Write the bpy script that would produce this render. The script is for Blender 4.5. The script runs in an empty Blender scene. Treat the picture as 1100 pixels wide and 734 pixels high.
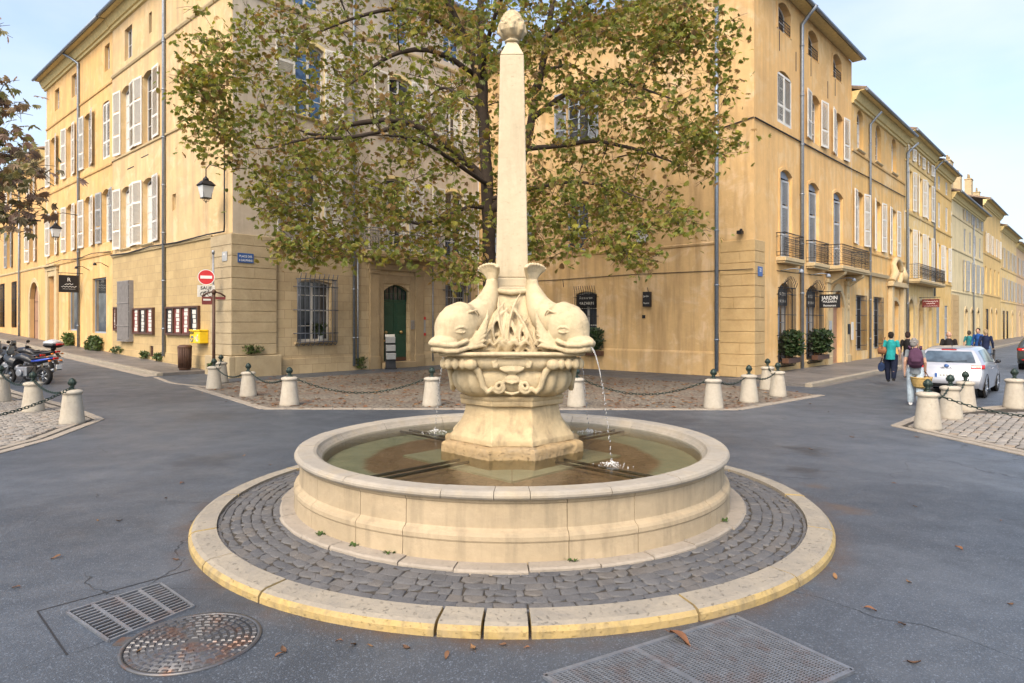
import bpy, bmesh, math, random
from mathutils import Vector, Matrix, noise
R = math.radians
sc = bpy.context.scene
col = sc.collection
rnd = random.Random(7)

# ------------------------------------------------------------------ helpers
class MB:
    """collects shapes, then links them as ONE mesh object"""
    def __init__(s):
        s.v = []; s.f = []; s.m = []; s.sm = []; s.mi = 0; s.smooth = False; s.T = None; s.cols = []; s.col = None
    def add(s, vs, fs, smooth=None):
        b = len(s.v)
        if s.T is not None:
            vs = [s.T @ Vector(p) for p in vs]
        s.v.extend([tuple(p) for p in vs])
        for f in fs:
            s.f.append([i + b for i in f]); s.m.append(s.mi); s.sm.append(s.smooth if smooth is None else smooth)
        if s.col is not None:
            s.cols.extend([s.col] * len(vs))
    def box(s, x0, x1, y0, y1, z0, z1):
        s.add([(x0,y0,z0),(x1,y0,z0),(x1,y1,z0),(x0,y1,z0),(x0,y0,z1),(x1,y0,z1),(x1,y1,z1),(x0,y1,z1)],
              [(0,3,2,1),(4,5,6,7),(0,1,5,4),(1,2,6,5),(2,3,7,6),(3,0,4,7)], False)
    def hexa(s, p):
        s.add(p, [(0,3,2,1),(4,5,6,7),(0,1,5,4),(1,2,6,5),(2,3,7,6),(3,0,4,7)], False)
    def poly(s, pts): s.add(pts, [list(range(len(pts)))], False)
    def tube(s, pts, rad, n=8, cap=True, flat=None):
        pts = [Vector(p) for p in pts]
        if not isinstance(rad, (list, tuple)): rad = [rad] * len(pts)
        vs = []; fs = []
        d0 = (pts[1] - pts[0]).normalized()
        up = Vector((0,0,1)) if abs(d0.z) < .9 else Vector((1,0,0))
        nx = d0.cross(up).normalized()
        for i, p in enumerate(pts):
            a = pts[max(0, i-1)]; c = pts[min(len(pts)-1, i+1)]
            d = (c - a).normalized()
            nx = (nx - d * nx.dot(d))
            if nx.length < 1e-6: nx = d.orthogonal()
            nx.normalize(); ny = d.cross(nx)
            rx, ry = rad[i] if isinstance(rad[i], (list, tuple)) else (rad[i], rad[i])
            for k in range(n):
                t = 2*math.pi*k/n
                vs.append(p + nx*math.cos(t)*rx + ny*math.sin(t)*ry)
        for i in range(len(pts)-1):
            for k in range(n):
                k2 = (k+1) % n
                fs.append((i*n+k, i*n+k2, (i+1)*n+k2, (i+1)*n+k))
        s.add(vs, fs, True)
        if cap:
            b = len(s.v) - len(vs)
            for ring, rev in ((0, True), (len(pts)-1, False)):
                ids = [b + ring*n + k for k in range(n)]
                if rev: ids.reverse()
                s.f.append(ids); s.m.append(s.mi); s.sm.append(False)
    def lathe(s, prof, n=24, c=(0,0), a0=0.0, a1=None, smooth=True, cap=True):
        full = a1 is None
        if full: a1 = a0 + 2*math.pi
        m = n if full else n+1
        vs = []; fs = []
        for (r, z) in prof:
            for k in range(m):
                t = a0 + (a1-a0)*k/n
                vs.append((c[0]+r*math.cos(t), c[1]+r*math.sin(t), z))
        for i in range(len(prof)-1):
            for k in range(n):
                k2 = (k+1) % m
                fs.append((i*m+k, i*m+k2, (i+1)*m+k2, (i+1)*m+k))
        s.add(vs, fs, smooth)
        if full and cap:
            b = len(s.v) - len(vs)
            for ring in (0, len(prof)-1):
                if prof[ring][0] > 1e-4:
                    s.f.append([b+ring*m+k for k in (range(m) if ring else reversed(range(m)))]); s.m.append(s.mi); s.sm.append(False)
    def ball(s, c, r, n=10, m=7):
        rx, ry, rz = r if isinstance(r, (list, tuple)) else (r, r, r)
        vs = [(c[0], c[1], c[2]-rz)]; fs = []
        for i in range(1, m):
            t = -math.pi/2 + math.pi*i/m
            for k in range(n):
                p = 2*math.pi*k/n
                vs.append((c[0]+rx*math.cos(t)*math.cos(p), c[1]+ry*math.cos(t)*math.sin(p), c[2]+rz*math.sin(t)))
        vs.append((c[0], c[1], c[2]+rz))
        for k in range(n):
            k2 = (k+1) % n
            fs.append((0, 1+k2, 1+k))
            for i in range(m-2):
                fs.append((1+i*n+k, 1+i*n+k2, 1+(i+1)*n+k2, 1+(i+1)*n+k))
            fs.append((1+(m-2)*n+k, 1+(m-2)*n+k2, len(vs)-1))
        s.add(vs, fs, True)
    def prism(s, pts, e):
        """planar polygon pts extruded by vector e"""
        n = len(pts); e = Vector(e)
        vs = [Vector(p) for p in pts] + [Vector(p)+e for p in pts]
        fs = [list(range(n)), list(range(2*n-1, n-1, -1))] + [(i, n+i, n+(i+1) % n, (i+1) % n) for i in range(n)]
        s.add(vs, fs, False)
    def grid(s, P, smooth=True, closeu=False):
        nu = len(P); nv = len(P[0])
        vs = [p for row in P for p in row]; fs = []
        for i in range(nu if closeu else nu-1):
            for j in range(nv-1):
                i2 = (i+1) % nu
                fs.append((i*nv+j, i2*nv+j, i2*nv+j+1, i*nv+j+1))
        s.add(vs, fs, smooth)
    def mesh(s, name, mats):
        me = bpy.data.meshes.new(name)
        me.from_pydata(s.v, [], s.f)
        for m in (mats if isinstance(mats, (list, tuple)) else [mats]): me.materials.append(m)
        me.polygons.foreach_set('material_index', s.m)
        me.polygons.foreach_set('use_smooth', s.sm)
        if s.cols:
            ca = me.color_attributes.new('Col', 'FLOAT_COLOR', 'POINT')
            ca.data.foreach_set('color', [x for c in s.cols for x in (c[0], c[1], c[2], 1.0)])
        me.update()
        return me
    def build(s, name, mats, parent=None, Mx=None, bevel=0):
        o = bpy.data.objects.new(name, s.mesh(name, mats)); col.objects.link(o)
        if parent is not None: o.parent = parent
        if Mx is not None: o.matrix_local = Mx
        if bevel:
            b = o.modifiers.new('bevel', 'BEVEL'); b.width = bevel; b.segments = 2; b.limit_method = 'ANGLE'; b.angle_limit = R(40)
        return o

def tag(o, label=None, cat=None, group=None, kind=None):
    if label: o['label'] = label
    if cat: o['category'] = cat
    if group: o['group'] = group
    if kind: o['kind'] = kind
    return o
def thing(name, label, cat, loc=(0,0,0), rz=0.0, group=None):
    o = bpy.data.objects.new(name, None); col.objects.link(o)
    o.empty_display_size = .2
    o.location = loc; o.rotation_euler = (0, 0, rz)
    return tag(o, label, cat, group)
def structure(o): o['kind'] = 'structure'; return o
def copy_tree(o, parent=None):
    c = o.copy(); col.objects.link(c)
    if parent is not None: c.parent = parent
    for ch in list(o.children): copy_tree(ch, c)
    return c
def single(mb, name, mats, loc, label, cat, group=None, rz=0.0, bevel=0):
    """a thing that is one mesh, given in coordinates round its base"""
    o = mb.build(name, mats, bevel=bevel); o.location = loc; o.rotation_euler = (0, 0, rz)
    return tag(o, label, cat, group)
def remesh(mb, name, mats, voxel, parent=None, smooth=2, Mx=None):
    """one continuous skin over overlapping closed shapes"""
    o = bpy.data.objects.new(name, mb.mesh(name, mats)); col.objects.link(o)
    r = o.modifiers.new('r', 'REMESH'); r.mode = 'VOXEL'; r.voxel_size = voxel; r.use_smooth_shade = True
    if smooth:
        q = o.modifiers.new('s', 'SMOOTH'); q.factor = .5; q.iterations = smooth
    dg = bpy.context.evaluated_depsgraph_get()
    me = bpy.data.meshes.new_from_object(o.evaluated_get(dg))
    old = o.data; o.modifiers.clear(); o.data = me; bpy.data.meshes.remove(old)
    me.name = name
    if not me.materials:
        me.materials.append(mats)
    if parent is not None: o.parent = parent
    if Mx is not None: o.matrix_local = Mx
    return o
def text_mesh(name, txt, size, mat, parent=None, Mx=None, depth=.004, align='CENTER', bold=False, sx=1.0):
    """lettering lying in local x-z, facing local -y, baseline at z = 0"""
    cu = bpy.data.curves.new(name, 'FONT'); cu.body = txt; cu.size = size; cu.align_x = align; cu.extrude = depth/2
    cu.resolution_u = 3
    if bold: cu.offset = size*.02
    o = bpy.data.objects.new(name, cu); col.objects.link(o)
    dg = bpy.context.evaluated_depsgraph_get()
    me = bpy.data.meshes.new_from_object(o.evaluated_get(dg))
    bpy.data.objects.remove(o); bpy.data.curves.remove(cu)
    me.transform(Matrix.Rotation(R(90), 4, 'X') @ Matrix.Diagonal((sx, 1, 1, 1)))
    me.materials.clear(); me.materials.append(mat); me.name = name
    o = bpy.data.objects.new(name, me); col.objects.link(o)
    if parent is not None: o.parent = parent
    if Mx is not None: o.matrix_local = Mx
    return o
def Tr(x, y, z): return Matrix.Translation((x, y, z))

# ------------------------------------------------------------------ materials
class NT:
    def __init__(s, name):
        s.mat = bpy.data.materials.new(name); s.mat.use_nodes = True
        s.nt = s.mat.node_tree; s.b = s.nt.nodes['Principled BSDF']; s.out = s.nt.nodes['Material Output']
    def n(s, t, **kw):
        x = s.nt.nodes.new(t)
        for k, v in kw.items(): setattr(x, k, v)
        return x
    def put(s, node, key, val):
        if hasattr(val, 'is_linked') or hasattr(val, 'links'): s.nt.links.new(val, node.inputs[key])
        else: node.inputs[key].default_value = val
    def coords(s, scale=(1,1,1), kind='Object'):
        tc = s.n('ShaderNodeTexCoord'); mp = s.n('ShaderNodeMapping'); mp.inputs['Scale'].default_value = scale
        s.nt.links.new(tc.outputs[kind], mp.inputs[0]); return mp.outputs[0]
    def noise(s, vec, scale, detail=6, rough=.6, dist=0):
        x = s.n('ShaderNodeTexNoise'); s.put(x, 'Vector', vec); x.inputs['Scale'].default_value = scale
        x.inputs['Detail'].default_value = detail; x.inputs['Roughness'].default_value = rough; x.inputs['Distortion'].default_value = dist
        return x.outputs['Fac']
    def vor(s, vec, scale, feature='F1', out='Distance', rand=1.0):
        x = s.n('ShaderNodeTexVoronoi', feature=feature); s.put(x, 'Vector', vec); x.inputs['Scale'].default_value = scale
        x.inputs['Randomness'].default_value = rand
        return x.outputs[out]
    def ramp(s, fac, p0, p1, c0=(0,0,0,1), c1=(1,1,1,1)):
        x = s.n('ShaderNodeMapRange'); s.put(x, 'Value', fac); x.inputs['From Min'].default_value = p0; x.inputs['From Max'].default_value = p1
        return x.outputs[0]
    def mix(s, fac, a, b, mode='MIX'):
        x = s.n('ShaderNodeMix', data_type='RGBA', blend_type=mode)
        s.put(x, 0, fac)
        for k, v in ((6, a), (7, b)):
            if isinstance(v, tuple): v = (v[0], v[1], v[2], 1)
            s.put(x, k, v)
        return x.outputs[2]
    def math(s, op, a, b=0.0):
        x = s.n('ShaderNodeMath', operation=op); s.put(x, 0, a); s.put(x, 1, b); return x.outputs[0]
    def bump(s, h, strength=.3, dist=.02, nrm=None):
        x = s.n('ShaderNodeBump'); s.put(x, 'Height', h); x.inputs['Strength'].default_value = strength; x.inputs['Distance'].default_value = dist
        if nrm is not None: s.put(x, 'Normal', nrm)
        return x.outputs[0]
    def fin(s, color, rough=.85, normal=None, spec=.3, metal=0.0):
        s.put(s.b, 'Base Color', color if not isinstance(color, tuple) else (*color[:3], 1))
        s.put(s.b, 'Roughness', rough); s.b.inputs['Specular IOR Level'].default_value = spec; s.b.inputs['Metallic'].default_value = metal
        if normal is not None: s.put(s.b, 'Normal', normal)
        return s.mat
def sh(c, k): return tuple(max(0, min(1, x*k)) for x in c)

def plain(name, c, rough=.5, spec=.5, metal=0.0, var=.12, scale=6):
    t = NT(name); v = t.coords()
    f = t.noise(v, scale, 4)
    return t.fin(t.mix(t.ramp(f, .3, .7), sh(c, 1-var), sh(c, 1+var)), rough, None, spec, metal)
def plaster(name, c, dirt=(.25,.19,.12), amt=.3, patch=None):
    """painted lime render: cloudy, with rain streaks and worn patches of its own"""
    t = NT(name); v = t.coords(); vs = t.coords((1.6, 1.6, .16))
    a = t.noise(v, .45, 8, .62); b = t.noise(v, 2.6, 9, .68); s = t.noise(vs, 1.5, 7, .6)
    c0 = t.mix(t.ramp(a, .34, .68), sh(c, .86), sh(c, 1.10))
    c0 = t.mix(t.math('MULTIPLY', t.ramp(b, .45, .75), .35), c0, sh(c, 1.22))
    if patch: c0 = t.mix(t.math('MULTIPLY', t.ramp(t.noise(v, .8, 9, .7, .6), .50, .60), .85), c0, patch)
    c0 = t.mix(t.math('MULTIPLY', t.ramp(s, .45, .68), amt), c0, dirt)
    c0 = t.mix(t.math('MULTIPLY', t.ramp(t.noise(v, .23, 9, .72, .8), .46, .64), amt*.7), c0, sh(dirt, 1.25))
    h = t.math('ADD', t.noise(v, 9, 6), t.math('MULTIPLY', t.noise(v, 70, 3), .35))
    return t.fin(c0, .92, t.bump(h, .35, .03), .15)
def ashlar(name, c1, c2, mortar, w, h, gap=.012, dirt=(.2,.15,.09), amt=.5, deep=.6):
    """coursed cut stone seen in the wall's own x-z plane"""
    t = NT(name); v = t.coords()
    sp = t.n('ShaderNodeSeparateXYZ'); t.put(sp, 0, v); cm = t.n('ShaderNodeCombineXYZ')
    t.put(cm, 0, sp.outputs[0]); t.put(cm, 1, sp.outputs[2])
    wob = t.n('ShaderNodeVectorMath', operation='ADD'); t.put(wob, 0, cm.outputs[0])
    nz = t.n('ShaderNodeTexNoise'); t.put(nz, 'Vector', v); nz.inputs['Scale'].default_value = 3.0
    ms = t.n('ShaderNodeVectorMath', operation='SCALE'); t.put(ms, 0, nz.outputs['Color']); ms.inputs['Scale'].default_value = .02
    t.put(wob, 1, ms.outputs[0])
    bk = t.n('ShaderNodeTexBrick'); t.put(bk, 'Vector', wob.outputs[0])
    bk.inputs['Color1'].default_value = (*c1, 1); bk.inputs['Color2'].default_value = (*c2, 1); bk.inputs['Mortar'].default_value = (*mortar, 1)
    bk.inputs['Scale'].default_value = 1; bk.inputs['Mortar Size'].default_value = gap; bk.inputs['Mortar Smooth'].default_value = .3
    bk.inputs['Brick Width'].default_value = w; bk.inputs['Row Height'].default_value = h; bk.inputs['Bias'].default_value = -.1
    a = t.noise(v, .7, 8, .65); b = t.noise(v, 5, 8, .7)
    c = t.mix(t.math('MULTIPLY', t.ramp(a, .4, .72), amt), bk.outputs[0], dirt)
    c = t.mix(t.math('MULTIPLY', t.ramp(b, .42, .75), .4), c, sh(c2, 1.25))
    hgt = t.math('ADD', t.math('MULTIPLY', bk.outputs['Fac'], -deep), t.math('ADD', t.math('MULTIPLY', b, .5), t.math('MULTIPLY', t.noise(v, 40, 4), .2)))
    return t.fin(c, .92, t.bump(hgt, .5, .03), .15)
def stone(name, c, c2, scale=3.0, bump=.5, pits=.0, rough=.88, spec=.2, third=None, runs=0):
    t = NT(name); v = t.coords()
    a = t.noise(v, scale, 9, .65); b = t.noise(v, scale*7, 7, .65); g = t.noise(v, scale*.35, 6, .6)
    k = t.mix(t.ramp(a, .32, .70), c, c2)
    if third: k = t.mix(t.math('MULTIPLY', t.ramp(t.noise(v, scale*.6, 9, .7, .5), .5, .72), .8), k, third)
    k = t.mix(t.math('MULTIPLY', t.ramp(b, .40, .70), .3), k, sh(c, .62))
    k = t.mix(t.math('MULTIPLY', t.ramp(g, .45, .7), .25), k, sh(c2, 1.25))
    if runs: k = t.mix(t.math('MULTIPLY', t.ramp(t.noise(t.coords((4,4,.5)), 1.6, 7, .65), .50, .70), runs), k, sh(third or c2, .62))
    h = t.math('ADD', a, t.math('MULTIPLY', b, .45))
    if pits:
        p = t.ramp(t.noise(t.coords((1,1,2.4)), 26, 5, .7), .60, .70)
        k = t.mix(t.math('MULTIPLY', p, pits), k, sh(c, .35)); h = t.math('SUBTRACT', h, t.math('MULTIPLY', p, 1.2))
    return t.fin(k, rough, t.bump(h, bump, .02), spec)
def metal(name, c, rough=.45, m=.6, rust=0):
    t = NT(name); v = t.coords(); a = t.noise(v, 12, 6)
    k = t.mix(t.ramp(a, .3, .7), sh(c, .8), sh(c, 1.15))
    if rust: k = t.mix(t.math('MULTIPLY', t.ramp(t.noise(v, 5, 8, .7), .5, .62), rust), k, (.19, .08, .035))
    return t.fin(k, rough, t.bump(a, .1, .005), .5, m)
def asphalt(name, c, patchy=.35, stains=()):
    t = NT(name); v = t.coords()
    big = t.noise(v, .22, 6, .6); mid = t.noise(v, 1.7, 8, .65); fine = t.noise(v, 120, 2, .5)
    k = t.mix(t.ramp(big, .38, .62), sh(c, .68), sh(c, 1.36))
    k = t.mix(t.math('MULTIPLY', t.ramp(t.noise(v, .55, 9, .7, 1.2), .47, .60), .6), k, (c[0]*1.6, c[1]*1.52, c[2]*1.42))
    pv = t.n('ShaderNodeTexVoronoi', distance='CHEBYCHEV'); t.put(pv, 'Vector', v); pv.inputs['Scale'].default_value = .13
    psep = t.n('ShaderNodeSeparateColor'); t.put(psep, 0, pv.outputs['Color'])
    k = t.mix(t.math('MULTIPLY', t.ramp(psep.outputs[0], .55, .57), .30), k, sh(c, .62))
    k = t.mix(t.math('MULTIPLY', t.ramp(t.noise(v, .8, 8, .72, .5), .64, .76), .45), k, (.105, .066, .042))
    k = t.mix(t.math('MULTIPLY', t.ramp(mid, .4, .7), patchy), k, sh(c, .66))
    cell = t.n('ShaderNodeTexVoronoi'); t.put(cell, 'Vector', v); cell.inputs['Scale'].default_value = 120
    spk = t.ramp(cell.outputs['Color'], .70, .95)
    k = t.mix(t.math('MULTIPLY', spk, .65), k, sh(c, 3.3))
    k = t.mix(t.math('MULTIPLY', t.ramp(fine, .52, .75), .5), k, sh(c, .45))
    # long meandering cracks and darker repair lines
    wv = t.n('ShaderNodeVectorMath', operation='ADD'); t.put(wv, 0, v)
    nz = t.n('ShaderNodeTexNoise'); t.put(nz, 'Vector', v); nz.inputs['Scale'].default_value = .9; nz.inputs['Detail'].default_value = 8
    t.put(wv, 1, nz.outputs['Color'])
    ed = t.vor(wv.outputs[0], .30, 'DISTANCE_TO_EDGE')
    crack = t.math('MULTIPLY', t.ramp(ed, .0028, .0006), t.ramp(t.noise(v, .5, 3), .46, .56))
    k = t.mix(t.math('MULTIPLY', crack, .85), k, sh(c, .22))
    # scuffs and drips
    st = t.ramp(t.noise(t.coords((.8, 3.2, 1)), 1.3, 7, .7), .66, .78)
    k = t.mix(t.math('MULTIPLY', st, .4), k, sh(c, .5))
    for (x, y, r0, r1, ring, colr, amt) in stains:      # spills and grit with a place of their own
        dv = t.n('ShaderNodeVectorMath', operation='DISTANCE'); t.put(dv, 0, v); dv.inputs[1].default_value = (x, y, 0)
        dd = dv.outputs['Value']
        if ring: f = t.math('MULTIPLY', t.ramp(dd, ring, ring-r1), t.ramp(t.noise(v, 2.2, 8, .75), .40, .62))
        else: f = t.ramp(t.math('ADD', t.math('MULTIPLY', dd, 1/r1), t.math('MULTIPLY', t.noise(v, 2.6, 9, .75, .6), 2.2)), 1.75, 1.25)
        k = t.mix(t.math('MULTIPLY', f, amt), k, colr)
    h = t.math('ADD', t.math('MULTIPLY', cell.outputs['Distance'], -.8), t.math('SUBTRACT', t.math('MULTIPLY', fine, .6), t.math('MULTIPLY', crack, 2)))
    return t.fin(k, t.ramp(mid, -.6, 1.6), t.bump(h, .45, .006), .45)
def per_stone(name, c1, c2, c3, scale=6, bump=.5, rough=.7, spec=.3):
    """every loose stone of the mesh its own tone"""
    t = NT(name); v = t.coords(); g = t.n('ShaderNodeNewGeometry'); q = g.outputs['Random Per Island']
    k = t.mix(t.ramp(q, .0, .75), c1, c2); k = t.mix(t.ramp(q, .72, 1.0), k, c3)
    a = t.noise(v, scale, 8, .65); b = t.noise(v, scale*9, 5, .6)
    k = t.mix(t.math('MULTIPLY', t.ramp(a, .4, .72), .5), k, sh(c1, .55)); k = t.mix(t.math('MULTIPLY', t.ramp(b, .45, .7), .3), k, sh(c2, 1.4))
    return t.fin(k, rough, t.bump(t.math('ADD', a, t.math('MULTIPLY', b, .6)), bump, .012), spec)
def setts(name, c1, c2, joint, scale, litter=None):
    """small irregular paving stones"""
    t = NT(name); v = t.coords()
    d = t.vor(v, scale, 'DISTANCE_TO_EDGE', rand=.8); cc = t.vor(v, scale, 'F1', 'Color', .8)
    g = t.n('ShaderNodeSeparateColor'); t.put(g, 0, cc)
    k = t.mix(g.outputs[0], c1, c2)
    k = t.mix(t.ramp(d, .085, .03), k, joint)
    k = t.mix(t.math('MULTIPLY', t.ramp(t.noise(v, .6, 6), .4, .7), .4), k, sh(c1, .6))
    if litter: k = t.mix(t.math('MULTIPLY', t.ramp(t.noise(v, .9, 9, .75), .50, .64), .7), k, litter)
    h = t.math('ADD', t.ramp(d, 0, .16), t.math('MULTIPLY', t.noise(v, 30, 4), .3))
    return t.fin(k, .75, t.bump(h, .7, .02), .35)
def leafy(name, rough=.5, trans=.4):
    t = NT(name); at = t.n('ShaderNodeAttribute', attribute_name='Col'); v = t.coords()
    c = t.mix(t.math('MULTIPLY', t.ramp(t.noise(v, 9, 3), .40, .78), .22), at.outputs['Color'], (.18, .10, .035))
    t.put(t.b, 'Base Color', c); t.b.inputs['Roughness'].default_value = rough; t.b.inputs['Specular IOR Level'].default_value = .4
    tr = t.n('ShaderNodeBsdfTranslucent'); t.put(tr, 'Color', t.mix(1.0, c, (1.5, 1.4, .7), 'MULTIPLY'))
    mx = t.n('ShaderNodeMixShader'); mx.inputs[0].default_value = trans
    t.nt.links.new(t.b.outputs[0], mx.inputs[1]); t.nt.links.new(tr.outputs[0], mx.inputs[2]); t.nt.links.new(mx.outputs[0], t.out.inputs[0])
    return t.mat
def glassy(name, c=(.03,.035,.04), rough=.06, spec=.8):
    t = NT(name); v = t.coords()
    f = t.noise(v, 1.7, 3)
    return t.fin(t.mix(t.ramp(f, .4, .65), sh(c, .6), sh(c, 1.7)), rough, t.bump(t.noise(v, 1.3, 2), .05, .05), spec)

M = {}
M['road'] = asphalt('asphalt_road', (.060, .071, .087), .45, (
    (0, 7.64, 0, .22, 3.60, (.085,.050,.030), .75), (3.65, 7.3, 0, .42, 0, (.10,.066,.044), .65), (3.8, 8.3, 0, .28, 0, (.09,.064,.048), .6),
    (4.7, 10.6, 0, .9, 0, (.024,.026,.03), .75), (4.1, 9.2, 0, .6, 0, (.026,.028,.032), .7), (-4.6, 9.8, 0, 1.1, 0, (.032,.036,.043), .6), (5.6, 6.6, 0, 1.0, 0, (.035,.039,.046), .6), (-2.2, 4.9, 0, .8, 0, (.038,.041,.047), .6), (-6.5, 14.5, 0, 1.6, 0, (.03,.034,.04), .5), (-5.0, 6.0, 0, 1.0, 0, (.10,.11,.125), .35), (5.8, 9.4, 0, 1.6, 0, (.105,.115,.13), .4)))
M['walk'] = asphalt('asphalt_pavement', (.125, .115, .108), .2)
M['kerbstone'] = stone('kerb_limestone', (.34,.295,.225), (.25,.225,.185), 3.2, .7, .08, third=(.20,.185,.165))
M['kerbgrey'] = stone('kerb_grey', (.36,.31,.25), (.25,.22,.18), 3, .5, .2)
M['yellow_paint'] = stone('worn_yellow_kerb', (.45,.325,.12), (.38,.285,.145), 4, .6, .25, third=(.25,.215,.15), runs=.7)
M['cobble'] = per_stone('grey_cobble', (.082,.083,.088), (.122,.119,.117), (.125,.112,.098), 8, .7, .62, .4)
M['joint'] = stone('dark_joint', (.052,.045,.038), (.075,.065,.052), 9, .4)
M['setts'] = setts('place_setts', (.185,.16,.13), (.25,.22,.175), (.09,.075,.06), 7.0, (.16,.085,.048))
M['setts2'] = per_stone('corner_setts', (.20,.185,.165), (.33,.30,.26), (.27,.21,.15), 8, .6)
M['basin'] = stone('basin_stone', (.45,.36,.24), (.36,.285,.185), 1.6, .8, .0, third=(.33,.275,.19), runs=.6)
M['rim'] = stone('rim_stone', (.38,.335,.27), (.29,.265,.225), 2.2, .7, .0, third=(.44,.355,.23), runs=.3)
M['carved'] = stone('carved_stone', (.56,.46,.295), (.46,.37,.225), 3.2, .8, .0, third=(.34,.27,.17), runs=.5)
M['pedestal'] = stone('pedestal_stone', (.54,.425,.25), (.42,.32,.185), 2.6, .8, .0, third=(.28,.215,.135), runs=.55)
M['plinth'] = stone('wet_plinth_stone', (.40,.285,.145), (.33,.24,.135), 3.4, .8, .4, third=(.25,.215,.16))
M['obelisk'] = stone('obelisk_stone', (.58,.495,.35), (.50,.42,.285), 2.0, .4, .35, third=(.47,.395,.27), runs=.35)
M['bollard'] = stone('bollard_stone', (.47,.425,.345), (.39,.35,.285), 3.0, .5, .3, third=(.33,.27,.20))
M['iron_green'] = metal('dark_green_iron', (.018,.035,.028), .4, .3)
M['iron'] = metal('black_iron', (.018,.018,.02), .5, .4)
M['greyiron'] = metal('grey_blue_iron', (.10,.115,.145), .55, .2)
M['steel'] = metal('galvanised_steel', (.32,.34,.37), .4, .8)
M['castiron'] = metal('cast_iron', (.13,.13,.135), .45, .6, .6)
M['grate'] = metal('grate_steel', (.24,.26,.29), .42, .6, .3)
M['zinc'] = metal('zinc_pipe', (.26,.29,.33), .45, .55)
M['plA'] = plaster('pale_ochre_render', (.64,.455,.235), (.33,.25,.16), .55, (.70,.53,.31))
M['plB'] = plaster('orange_ochre_render', (.68,.43,.175), (.38,.26,.14), .5, (.72,.50,.25))
M['plC'] = plaster('ochre_render', (.66,.41,.17), (.36,.24,.13), .5)
M['plLC'] = plaster('grey_render', (.53,.455,.36), (.29,.245,.19), .5, (.50,.45,.37))
M['plRF'] = plaster('buff_render', (.63,.425,.205), (.33,.22,.11), .7, (.70,.515,.31))
M['plR1'] = plaster('warm_ochre_render', (.74,.465,.195), (.46,.29,.14), .5, (.76,.53,.27))
M['plR2'] = plaster('golden_render', (.72,.455,.175), (.40,.265,.13), .55, (.68,.52,.30))
M['plR3'] = plaster('straw_render', (.73,.53,.235), (.46,.33,.16), .4, (.72,.58,.36))
M['plR4'] = plaster('yellow_render', (.72,.48,.175), (.46,.32,.15), .4, (.74,.54,.26))
M['plR5'] = plaster('cream_render', (.69,.575,.34), (.42,.345,.23), .45)
M['plR6'] = plaster('pale_gold_render', (.68,.475,.20), (.42,.30,.15), .4)
M['plR7'] = plaster('rose_render', (.64,.45,.27), (.38,.29,.18), .3)
M['ashA'] = ashlar('ochre_ashlar', (.50,.375,.195), (.43,.315,.16), (.27,.205,.12), .62, .36, .007, (.25,.185,.10), .5, .35)
M['ashLC'] = ashlar('stained_ashlar', (.54,.43,.27), (.45,.35,.21), (.28,.21,.13), .60, .37, .008, (.26,.19,.115), .55, .4)
M['ashR'] = ashlar('golden_ashlar', (.56,.40,.19), (.47,.325,.15), (.27,.19,.10), .7, .42, .008, (.24,.165,.08), .6, .4)
M['rusL'] = stone('rusticated_stone', (.47,.385,.25), (.38,.30,.185), 1.5, .5, .2, third=(.30,.235,.145))
M['rusR'] = stone('rusticated_warm_stone', (.57,.405,.205), (.48,.325,.15), 1.5, .5, .2, third=(.40,.27,.12))
M['trim'] = stone('trim_stone', (.56,.445,.265), (.48,.37,.21), 2, .4, .15)
M['trimL'] = stone('door_surround_stone', (.40,.31,.19), (.32,.245,.145), 2, .5, .2, third=(.24,.18,.11))
M['cream'] = plain('cream_cornice', (.70,.56,.27), .85, .2)
M['tiles'] = stone('roof_tiles', (.33,.235,.165), (.24,.185,.145), 4, .6)
M['shutter'] = plain('white_shutter', (.70,.665,.59), .6, .35, 0, .07)
M['shutterG'] = plain('grey_shutter', (.36,.37,.37), .6, .35)
M['shutterB'] = plain('blue_grey_woodwork', (.27,.31,.37), .6, .35)
M['wood_white'] = plain('white_window_paint', (.62,.60,.56), .5, .4)
M['glass'] = glassy('window_glass', (.035,.04,.048))
M['glass_shop'] = glassy('shop_glass', (.06,.065,.065))
M['dark'] = plain('interior_shade_paint', (.018,.016,.014), .8, .2)  # near black colour in place of the shade of unmodelled rooms and hollows
M['black'] = plain('black_paint', (.014,.014,.016), .45, .4)
M['white'] = plain('white_paint', (.75,.75,.73), .5, .4, 0, .05)
M['offwhite'] = plain('paper_white', (.62,.60,.54), .7, .2, 0, .1, 14)
M['greendoor'] = plain('green_door_paint', (.012,.058,.035), .4, .5)
M['brownwood'] = plain('brown_wood', (.085,.042,.026), .55, .4)
M['doorwood'] = plain('pale_door_wood', (.34,.20,.13), .6, .3)
M['brass'] = metal('brass', (.55,.38,.16), .35, .9)
M['red'] = plain('sign_red', (.56,.025,.03), .45, .5, 0, .06)
M['darkred'] = plain('dark_red_paint', (.16,.03,.025), .5, .4)
M['blue'] = plain('enamel_blue', (.035,.10,.30), .35, .5)
M['yellow'] = plain('mailbox_yellow', (.80,.55,.02), .4, .5)
M['orange'] = plain('orange_plastic', (.75,.20,.02), .3, .5)
M['rubber'] = plain('rubber', (.02,.02,.021), .75, .3)
M['leaf'] = leafy('chestnut_leaf')
M['leaf_red'] = leafy('bronze_leaf', .5, .3)
M['bush'] = leafy('bush_leaf', .45, .2)
M['bark'] = stone('bark', (.075,.055,.042), (.045,.035,.028), 6, .9)
M['deadleaf'] = leafy('dead_leaf', .7, .1)
M['lampglass'] = plain('frosted_lamp_glass', (.62,.63,.62), .3, .5, 0, .05)
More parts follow.
